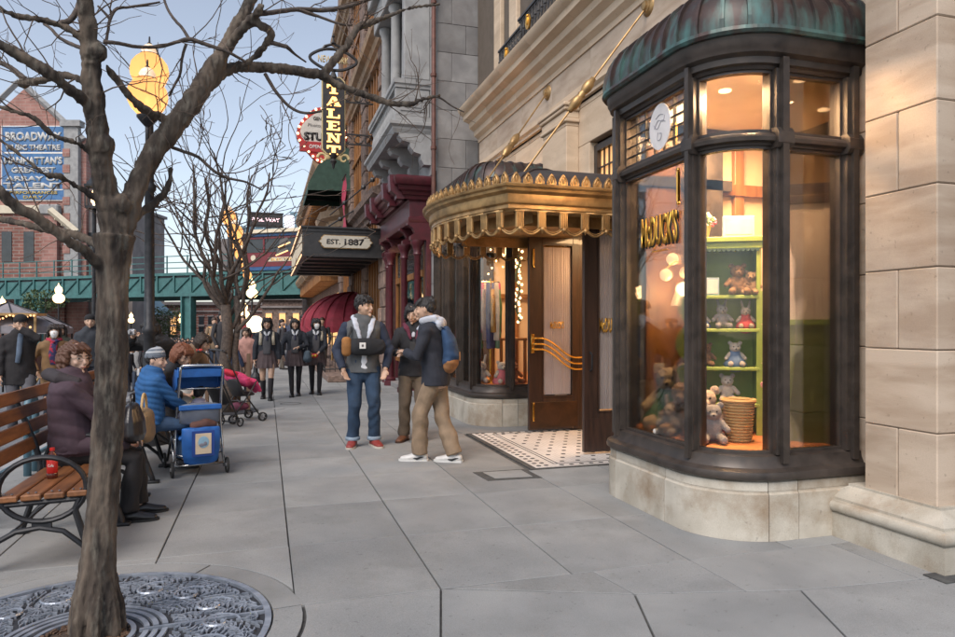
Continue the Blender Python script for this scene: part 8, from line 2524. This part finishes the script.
# pink pushchair
q = gp(240, 421)
pp = thing('pink_pushchair', 'small black buggy covered with bright pink blankets in the middle of the pavement', 'pushchair', (q.x, q.y, 0), R(-62))
for x in (-.20, .20):
    m_ = MB(); m_.tube([(x,-.30,1.02),(x,-.26,.90),(x,-.05,.45),(x,.22,.07)], .011, 8); m_.tube([(x,-.22,.07),(x,.05,.42),(x,.16,.60)], .011, 8); m_.tube([(x,-.30,1.02),(x*.9,-.36,1.06)], .018, 8); m_.build('side_tube', M['black_paint'], pp, smooth=True)
m_ = MB(); m_.tube([(-.2,-.1,.30),(.2,.05,.30)], .009, 6); m_.tube([(.2,-.1,.30),(-.2,.05,.30)], .009, 6); m_.tube([(-.2,-.36,1.06),(.2,-.36,1.06)], .010, 8); m_.build('cross_tube', M['black_paint'], pp)
m_ = MB(); m_.loft([(0,-.14,.62),(0,-.04,.40),(0,.14,.40)], [(.19,.03),(.19,.04),(.18,.03)], n=12); m_.build('seat_sling', plain('buggy_black', (.02,.02,.024)), pp, smooth=True)
m_ = MB(); m_.loft([(-.12,-.10,.66),(.02,-.05,.64),(.12,.04,.58)], [(.10,.08),(.13,.10),(.10,.08)], n=12); m_.loft([(0,.02,.62),(0,.18,.56),(0,.26,.44)], [(.18,.06),(.17,.07),(.15,.04)], n=12); soft('blanket', m_, .012, cloth('hot_pink', (.62,.05,.17), .8, .6), pp, .014)
m_ = MB(); m_.loft([(-.06,-.16,.72),(.08,-.12,.70)], [(.10,.05),(.09,.05)], n=12); soft('red_cover', m_, .012, cloth('hot_red', (.60,.02,.05), .8, .6), pp, .012)
m_ = MB(); m_.loft([(0,-.06,.22),(0,.06,.22)], [(.16,.06),(.15,.06)], n=12); soft('under_basket', m_, .012, cloth('wine_check', (.14,.03,.06)), pp, .006)
for x in (-.22, .22):
    for y in (-.22, .24):
        wheel_part(pp, (x-.012, y, .065), .065, .009); wheel_part(pp, (x+.025, y, .065), .065, .009)
# second buggy handle near the tan coat, with a beaded red grip
q = gp(203, 432)
b3 = thing('folded_buggy', 'dark buggy with a curved handle and red flowered grip behind the blue pushchair', 'pushchair', (q.x+.1, q.y+.2, 0), R(-40))
m_ = MB()
for x in (-.16, .16): m_.tube([(x,.35,.06),(x,.1,.5),(x,-.1,.85),(x,-.24,1.02),(x,-.34,1.08)], .012, 8)
m_.tube([(-.16,-.34,1.08),(.16,-.34,1.08)], .013, 8); m_.tube([(-.16,.35,.06),(.16,.35,.06)], .01, 8); m_.build('frame_tube', M['black_paint'], b3, smooth=True)
m_ = MB()
for k in range(9): m_.ball((-.14+.035*k, -.34+.012*(k % 2), 1.09), .022, 7, 5)
m_.build('flower_grip', plain('grip_red', (.5,.05,.04)), b3)
m_ = MB(); m_.loft([(0,.0,.62),(0,.16,.36)], [(.15,.04),(.15,.05)], n=10); m_.build('seat_sling', plain('buggy_black', (.02,.02,.024)), b3, smooth=True)
for x in (-.17, .17):
    for y in (.35, -.1): wheel_part(b3, (x, y, .065), .065, .01)

# ================================================================== THINGS IN THE SHOP WINDOWS
def local_box(parent, name, m, boxes, c=0):
    mb = MB()
    for b_ in boxes: mb.box(*b_, c=c)
    return mb.build(name, M[m], parent)
sh_ = thing('display_shelf', 'lime green shelf unit with scalloped sides inside the near bay window', 'shelf', (3.50, 4.70, .566), R(-30)); sh_.scale = (.88, 1, 1)
local_box(sh_, 'back_panel', 'lime_paint', [(-.28,.28,.16,.18,0,1.50)])
local_box(sh_, 'top_board', 'lime_paint', [(-.33,.33,-.17,.20,1.50,1.54), (-.31,.31,-.15,.19,1.45,1.498)], .004)
for z in (.22, .50, .80, 1.06): local_box(sh_, 'shelf_board', 'lime_paint', [(-.28,.28,-.15,.158,z,z+.025)], .004)
for s in (-1, 1):
    mb = MB(); pts = []
    z = 0
    for (za, zb_, w) in ((.0,.28,.20),(.28,.56,.17),(.56,.86,.15),(.86,1.12,.13)):
        for k in range(8):
            a = R(-90+180*k/7); pts.append((w*math.cos(a)+.0, (za+zb_)/2+(zb_-za)/2*math.sin(a)))
    pts += [(.0, 1.45), (-.03, 1.45), (-.03, 0)]
    mb.strip(pts, .03, Matrix.Translation((s*.285, -.13, 0)) @ Matrix.Rotation(R(0 if s > 0 else 180), 4, 'Z') @ Matrix.Rotation(0, 4, 'X'))
    mb.box(s*.285-.012, s*.285+.012, -.11, .16, 0, 1.45)
    mb.build('scalloped_side', M['lime_paint'], sh_)
mb = MB()
for k in range(14): mb.strip([(.02*math.cos(R(180+180*i/6)), .025*math.sin(R(180+180*i/6))) for i in range(7)], .012, Matrix.Translation((-.26+.04*k, -.155, 1.45)))
mb.build('scallop_trim', M['dark_green'], sh_)
def plush(label, loc, rz, c, s=1.0, ears='round', dress=None, group='soft toys on the green shelf'):
    t = thing('soft_toy', label, 'soft toy', loc, rz, group)
    mb = MB()
    mb.ball((0,0,.075*s), (.055*s,.05*s,.07*s)); mb.ball((0,-.01*s,.165*s), (.05*s,.045*s,.045*s)); mb.ball((0,-.05*s,.15*s), (.022*s,.02*s,.018*s))
    for q_ in (-1, 1):
        mb.loft([(q_*.045*s,-.01*s,.11*s),(q_*.08*s,-.04*s,.07*s)], [.02*s,.018*s], n=8)
        mb.loft([(q_*.035*s,-.03*s,.03*s),(q_*.05*s,-.11*s,.025*s)], [.025*s,.024*s], n=8)
        if ears == 'round': mb.ball((q_*.042*s,0,.205*s), (.02*s,.01*s,.02*s))
        else: mb.loft([(q_*.025*s,0,.20*s),(q_*.04*s,.01*s,.27*s)], [.014*s,.012*s], n=8)
    b_ = link('toy_body', solidify(mb, .006, 1, cloth('plush_%d' % int(c[0]*100), c, .95, .6, 60), 'toy_body'), t)
    mb = MB()
    for q_ in (-1, 1): mb.ball((q_*.018*s,-.053*s,.175*s), .005*s, 6, 5)
    mb.ball((0,-.071*s,.155*s), .006*s, 6, 5); mb.build('toy_face', plain('ink_black', (.01,.01,.012)), t)
    if dress:
        mb = MB(); mb.loft([(0,0,.13*s),(0,0,.08*s),(0,-.01*s,.02*s)], [(.045*s,.042*s),(.065*s,.06*s),(.10*s,.09*s)], n=16); mb.build('dress', cloth('dress_%d' % int(dress[0]*100), dress), t, smooth=True)
    return t
def on_shelf(x, y, z):
    return Matrix.Translation((3.50, 4.70, .566)) @ Matrix.Rotation(R(-30), 4, 'Z') @ Vector((x, y, z))
plush('brown teddy bear on the top-row shelf, right side', on_shelf(.10,-.03,1.087), R(-30), (.22,.12,.06), 1.15)
plush('smaller tan bear leaning beside the brown teddy on the shelf', on_shelf(.20,-.05,1.087), R(-45), (.32,.20,.11), .9)
plush('grey toy rabbit on the second shelf', on_shelf(-.02,-.04,.827), R(-25), (.25,.24,.25), .9, 'long')
plush('white and blue dressed toy on the third shelf', on_shelf(.08,-.04,.527), R(-30), (.5,.46,.42), .9, 'round', (.12,.2,.35))
plush('yellow toy on the lowest shelf', on_shelf(.02,-.04,.247), R(-30), (.5,.33,.06), 1.0)
bk = thing('flower_basket', 'small basket of pink and cream flowers on top of the green shelf', 'flower basket', on_shelf(-.18,-.02,1.541))
mb = MB(); mb.lathe([(.001,0),(.06,0),(.085,.10),(.075,.10),(.055,.01)], 14); mb.build('basket', plain('wicker', (.30,.18,.08)), bk)
def flowers(parent, c, r, n, palette, seed=1):
    rr2 = random.Random(seed)
    mbs = {i: MB() for i in range(len(palette))}
    for k in range(n):
        a = rr2.random()*6.28; b_ = rr2.uniform(-.2, 1); q_ = r*rr2.uniform(.7, 1)
        p = Vector(c)+Vector((q_*math.sqrt(max(0,1-b_*b_))*math.cos(a), q_*math.sqrt(max(0,1-b_*b_))*math.sin(a), q_*b_*.8))
        m2_ = mbs[rr2.randrange(len(palette))]
        for j in range(5):
            an = j*1.257; m2_.ball(p+Vector((.012*math.cos(an), .012*math.sin(an)*.5, .012*math.sin(an))), (.010,.008,.010), 6, 4)
    for i, m2_ in mbs.items():
        if m2_.v: stuff(m2_.build('blossoms', plain('petal_%d_%d' % (int(palette[i][0]*100), int(palette[i][1]*100)), palette[i]), parent, smooth=True))
flowers(bk, (0,0,.13), .12, 60, [(.7,.35,.32),(.7,.62,.5),(.5,.05,.1),(.12,.2,.06)])
pf = thing('picture_frame', 'pale blue standing picture frame on top of the green shelf', 'picture frame', on_shelf(.10,-.08,1.541), R(-25))
mb = MB(); mb.box(-.12,.12,-.01,.01,0,.17,.004); mb.build('frame', plain('frame_blue', (.30,.42,.52)), pf)
mb = MB(); mb.box(-.095,.095,-.014,-.009,.025,.145); mb.build('picture', plain('pic_cream', (.62,.56,.50)), pf)
pf2 = thing('picture_frame', 'small white picture frame with blue edge beside the teddy on the shelf', 'picture frame', on_shelf(-.10,-.10,1.087), R(-20))
mb = MB(); mb.box(-.055,.055,-.008,.008,0,.14,.003); mb.build('frame', plain('frame_blue', (.30,.42,.52)), pf2)
mb = MB(); mb.box(-.042,.042,-.012,-.007,.015,.125); mb.build('picture', plain('pic_white', (.68,.66,.66)), pf2)
pt = thing('potted_plant', 'small dark leafy plant in a basket at the left of the teddy shelf', 'plant', on_shelf(-.20,-.02,1.087))
mb = MB(); mb.lathe([(.001,0),(.04,0),(.055,.07),(.045,.07)], 12); mb.build('pot', plain('wicker', (.30,.18,.08)), pt)
mb = MB()
for k in range(60):
    a = rnd.random()*6.28; mb.box(-.012,.012,-.001,.001,0,.03, M=Matrix.Translation((.05*math.cos(a)*rnd.random(), .05*math.sin(a)*rnd.random(), .06+rnd.random()*.07)) @ Matrix.Rotation(a,4,'Z') @ Matrix.Rotation(rnd.uniform(-1,1),4,'X'))
stuff(mb.build('leaves', M['dark_green'], pt))
wbk = thing('wicker_basket', 'tall round wicker basket on the display floor beside the near shelf', 'basket', (3.33, 4.30, .566))
mb = MB()
for k in range(13):
    z = .012+k*.022; r_ = .085+.02*k/12
    mb.tube([(r_*(1+.03*math.sin(a*12+k*math.pi))*math.cos(a), r_*(1+.03*math.sin(a*12+k*math.pi))*math.sin(a), z) for a in [2*math.pi*i/36 for i in range(37)]], .010, 5)
mb.lathe([(.001,.0),(.08,.0),(.10,.29),(.09,.29),(.075,.01)], 16)
mb.build('woven_wall', plain('wicker', (.30,.18,.08)), wbk)
mb = MB(); mb.tube([(.112*math.cos(a), .112*math.sin(a), .30) for a in [2*math.pi*i/24 for i in range(25)]], .014, 6); mb.build('rim', plain('wicker', (.30,.18,.08)), wbk)
bq = thing('flower_bouquet', 'round bouquet of pale pink and cream roses by the right-hand pane of the near bay', 'bouquet', (3.42, 4.02, 1.0))
flowers(bq, (0,0,0), .085, 46, [(.72,.50,.48),(.74,.68,.55),(.68,.32,.34),(.14,.2,.07)], 4)
mb = MB(); mb.lathe([(.001,-.33),(.05,-.33),(.035,-.2),(.05,-.08),(.04,-.04)], 12); mb.build('vase', plain('vase_cream', (.6,.5,.4)), bq)
# doll in pink
plush('tan dog toy sitting at the left of the near bay display floor', (3.14, 4.72, .568), R(-50), (.34,.22,.12), 1.9, 'long', None, 'toys on the display floor')
plush('cream bear in a green dress at the left of the near bay display', (3.22, 5.02, .568), R(-45), (.48,.38,.26), 2.4, 'round', (.06,.25,.09), 'toys on the display floor')
plush('small brown bear between the doll and the wicker basket', (3.12, 4.32, .568), R(-30), (.25,.14,.08), 1.3, 'round', None, 'toys on the display floor')
plush('small blue dressed toy at the left end of the second shelf', on_shelf(-.18,-.04,.827), R(-30), (.5,.44,.38), .8, 'round', (.08,.14,.35))
plush('small red dressed toy at the right end of the second shelf', on_shelf(.16,-.04,.827), R(-35), (.45,.36,.3), .8, 'long', (.45,.05,.06))
plush('brown toy at the left end of the third shelf', on_shelf(-.14,-.04,.527), R(-30), (.2,.12,.07), .85)
plush('doll in a pink dress sitting at the front of the near bay display', (3.18, 4.50, .568), R(-30), (.45,.27,.22), 1.75, 'round', (.55,.16,.20), 'toys on the display floor')
plush('smaller pale toy lying beside the pink doll', (3.02, 4.72, .568), R(-60), (.5,.42,.36), 1.1, 'long', None, 'toys on the display floor')
cu = thing('folded_cloth', 'pink folded cloth under the doll in the near bay', 'cloth')
mb = MB(); mb.loft([(3.05,4.45,.572),(3.15,4.55,.572),(3.2,4.75,.572)], [(.07,.012),(.12,.016),(.08,.012)], side=(1,0,0), n=12); mb.build('cloth_fold', cloth('rose_cloth', (.5,.18,.2)), cu, smooth=True)
# table lamp with pleated shade, and a cluster of three globes
tl = thing('shaded_lamp', 'lit cream pleated lampshade on a brass stem inside the near bay', 'lamp', (3.50, 5.22, .566))
mb = MB(); n = 36; v = []
for z, r0 in ((1.02,.13),(1.20,.07)):
    for k in range(n):
        r_ = r0*(1+(.04 if k % 2 else 0)); v.append((r_*math.cos(2*math.pi*k/n), r_*math.sin(2*math.pi*k/n), z))
mb.add(v, [(k, (k+1) % n, n+(k+1) % n, n+k) for k in range(n)]); mb.build('lamp_shade', emis('shade_glow', (1,.66,.36), 1.1, (.8,.65,.45)), tl)
mb = MB(); mb.lathe([(.001,0),(.09,0),(.08,.03),(.02,.05),(.012,.3),(.02,.5),(.012,.7),(.01,1.1),(.001,1.1)], 14); mb.build('stem', M['brass'], tl, smooth=True)
tg = thing('globe_chandelier', 'cluster of three small glowing globes hanging behind the lettered pane', 'chandelier', (3.30, 5.06, 1.86))
mb = MB()
for x, y, z in ((-.09,.02,-.02),(.07,-.03,.0),(0,.06,.12)): mb.ball((x,y,z), .052, 14, 10)
mb.build('glass_globe', M['bulb'], tg, smooth=True)
def point_light(loc, e):
    l = bpy.data.lights.new('lamp_light', 'POINT'); l.energy = e; l.color = (1,.6,.3); l.shadow_soft_size = .06
    o = bpy.data.objects.new('lamp_light', l); col.objects.link(o); o.location = loc
point_light((3.30, 5.0, 1.72), 16); point_light((3.46, 5.12, 1.66), 9); point_light((3.25, 9.6, 2.5), 14)
mb = MB(); mb.tube([(0,0,.15),(0,0,1.28)], .007, 6); mb.tube([(-.09,.02,.03),(0,.02,.1),(.07,-.03,.05)], .008, 6); mb.build('stem', M['brass'], tg)
pn = thing('timber_screen', 'tall warm timber panel standing behind the lettered pane', 'screen', (3.28, 5.30, .566))
mb = MB(); mb.box(-.14,.22,-.02,.02,0,2.4,.006); mb.box(-.11,.19,-.026,-.02,.1,2.3,.003); mb.build('panel', M['orange_wood'], pn)
# displays of bay B: racks hung with small colourful goods
ry = 9.55
rk = thing('goods_display', 'tall rack hung with pink and patterned scarves in the far bay window', 'display rack', (3.22, 9.85, .566))
mb = MB(); mb.tube([(0,0,0),(0,0,1.55)], .018, 8); mb.lathe([(.001,0),(.16,0),(.15,.02),(.001,.03)], 16); mb.tube([(-.14,0,1.5),(.14,0,1.5)], .012, 6); mb.tube([(0,-.14,1.3),(0,.14,1.3)], .012, 6); mb.build('stand', M['brass'], rk)
pal = [(.5,.08,.16),(.55,.4,.35),(.10,.12,.3),(.5,.3,.1),(.6,.55,.5),(.12,.25,.12)]
for k in range(12):
    a = k*.52; x, y = .13*math.cos(a), .12*math.sin(a)
    mb = MB(); mb.loft([(x,y,1.48-.1*(k % 2)),(x*1.15,y*1.15,1.1),(x*1.05+.02*math.sin(k),y*1.1,.75-.12*(k % 3))], [(.03,.012),(.035,.014),(.045,.012)], n=8); mb.build('scarf', cloth('goods_%d' % (k % 6), pal[k % 6]), rk, smooth=True)
for i, (x, y, cc, lb_) in enumerate(((3.05,9.75,(.5,.1,.2),'pink soft toy at the foot of the far bay display, left'), (3.3,9.55,(.5,.42,.3),'cream soft toy at the foot of the far bay display, middle'), (3.45,9.5,(.3,.12,.06),'reddish soft toy at the foot of the far bay display, right'), (3.05,10.3,(.15,.15,.3),'blue soft toy farther back in the far bay'), (3.2,10.6,(.55,.3,.1),'orange soft toy at the back of the far bay'))):
    plush(lb_, (x, y, .568), R(20*i-20), cc, 1.5, 'round' if i % 2 else 'long', pal[i % 6] if i % 2 else None, 'soft toys in the far bay')
tbl = thing('display_table', 'small red-brown table with trinkets in the far bay window', 'table', (3.55, 9.95, .566))
mb = MB(); mb.box(-.22,.22,-.22,.22,.62,.66,.008); mb.build('table_top', M['orange_wood'], tbl)
for x in (-.19,.19):
    for y in (-.19,.19): mb = MB(); mb.box(x-.02,x+.02,y-.02,y+.02,0,.619); mb.build('leg', M['orange_wood'], tbl)
wr_ = thing('garland', 'string of warm fairy lights and ornaments hanging in the narrow pane of the far bay', 'garland', (3.62, 9.75, 0))
mb = MB(); mb.tube([(.03*math.sin(k), .03*math.cos(k), 2.95-.07*k) for k in range(22)], .02, 6); mb.build('garland_rope', M['dark_green'], wr_)
mb = MB()
for k in range(46): mb.ball((.06*math.sin(k*2.1), .06*math.cos(k*1.7), 2.95-.033*k), .022, 7, 5)
mb.build('ornaments', M['bulb'], wr_)
mb = MB()
for k in range(24): mb.ball((3.05+.5*rnd.random(), 9.5+1.8*rnd.random(), 2.2+.8*rnd.random()), .016, 6, 5)
o = mb.build('fairy_lights', M['bulb']); stuff(o); tag(o, 'scattered points of warm fairy light inside the far bay window', 'fairy lights')
# ------------------------------------------------------------------ pieces that can be picked apart become parts of their own
def split_loose(o, most=12):
    me = o.data
    adj = list(range(len(me.vertices)))
    def root(i):
        while adj[i] != i: adj[i] = adj[adj[i]]; i = adj[i]
        return i
    for e in me.edges:
        a, b = root(e.vertices[0]), root(e.vertices[1])
        if a != b: adj[a] = b
    isl = {}
    for p in me.polygons: isl.setdefault(root(p.vertices[0]), []).append(p)
    if not 2 <= len(isl) <= most: return
    base = o.name.split('.')[0]
    for ps in isl.values():
        idx = {}; v = []; f = []
        for p in ps:
            for i in p.vertices:
                if i not in idx: idx[i] = len(v); v.append(me.vertices[i].co.copy())
            f.append([idx[i] for i in p.vertices])
        m2 = bpy.data.meshes.new(base); m2.from_pydata(v, [], f)
        for mt in me.materials: m2.materials.append(mt)
        m2.polygons.foreach_set('use_smooth', [p.use_smooth for p in ps])
        q = link(base, m2, o.parent); q.matrix_local = o.matrix_local.copy()
    bpy.data.objects.remove(o)
for o in list(bpy.data.objects):
    if o.type == 'MESH' and o.parent and not o.children and o.name.split('.')[0] in ('cross_tube', 'seat_sling', 'rod', 'edge_moulding', 'inner_wall', 'wood_pilaster', 'wood_trim', 'light_strip', 'pole', 'shoe_stripe', 'yellow_spots', 'white_collar', 'bag_strap', 'shoulder_strap', 'turned_cuff', 'awning_arm', 'gilt_edge', 'post', 'mask_strap', 'curtain_rod', 'door_frame', 'vestibule', 'sash', 'border_line', 'rim', 'inner_ring', 'rail', 'globe_holder', 'picture_patch', 'neck_strap', 'bracket', 'fringe_pendant'):
        if o.data.users == 1: split_loose(o)
bpy.data.scenes.remove(TS)
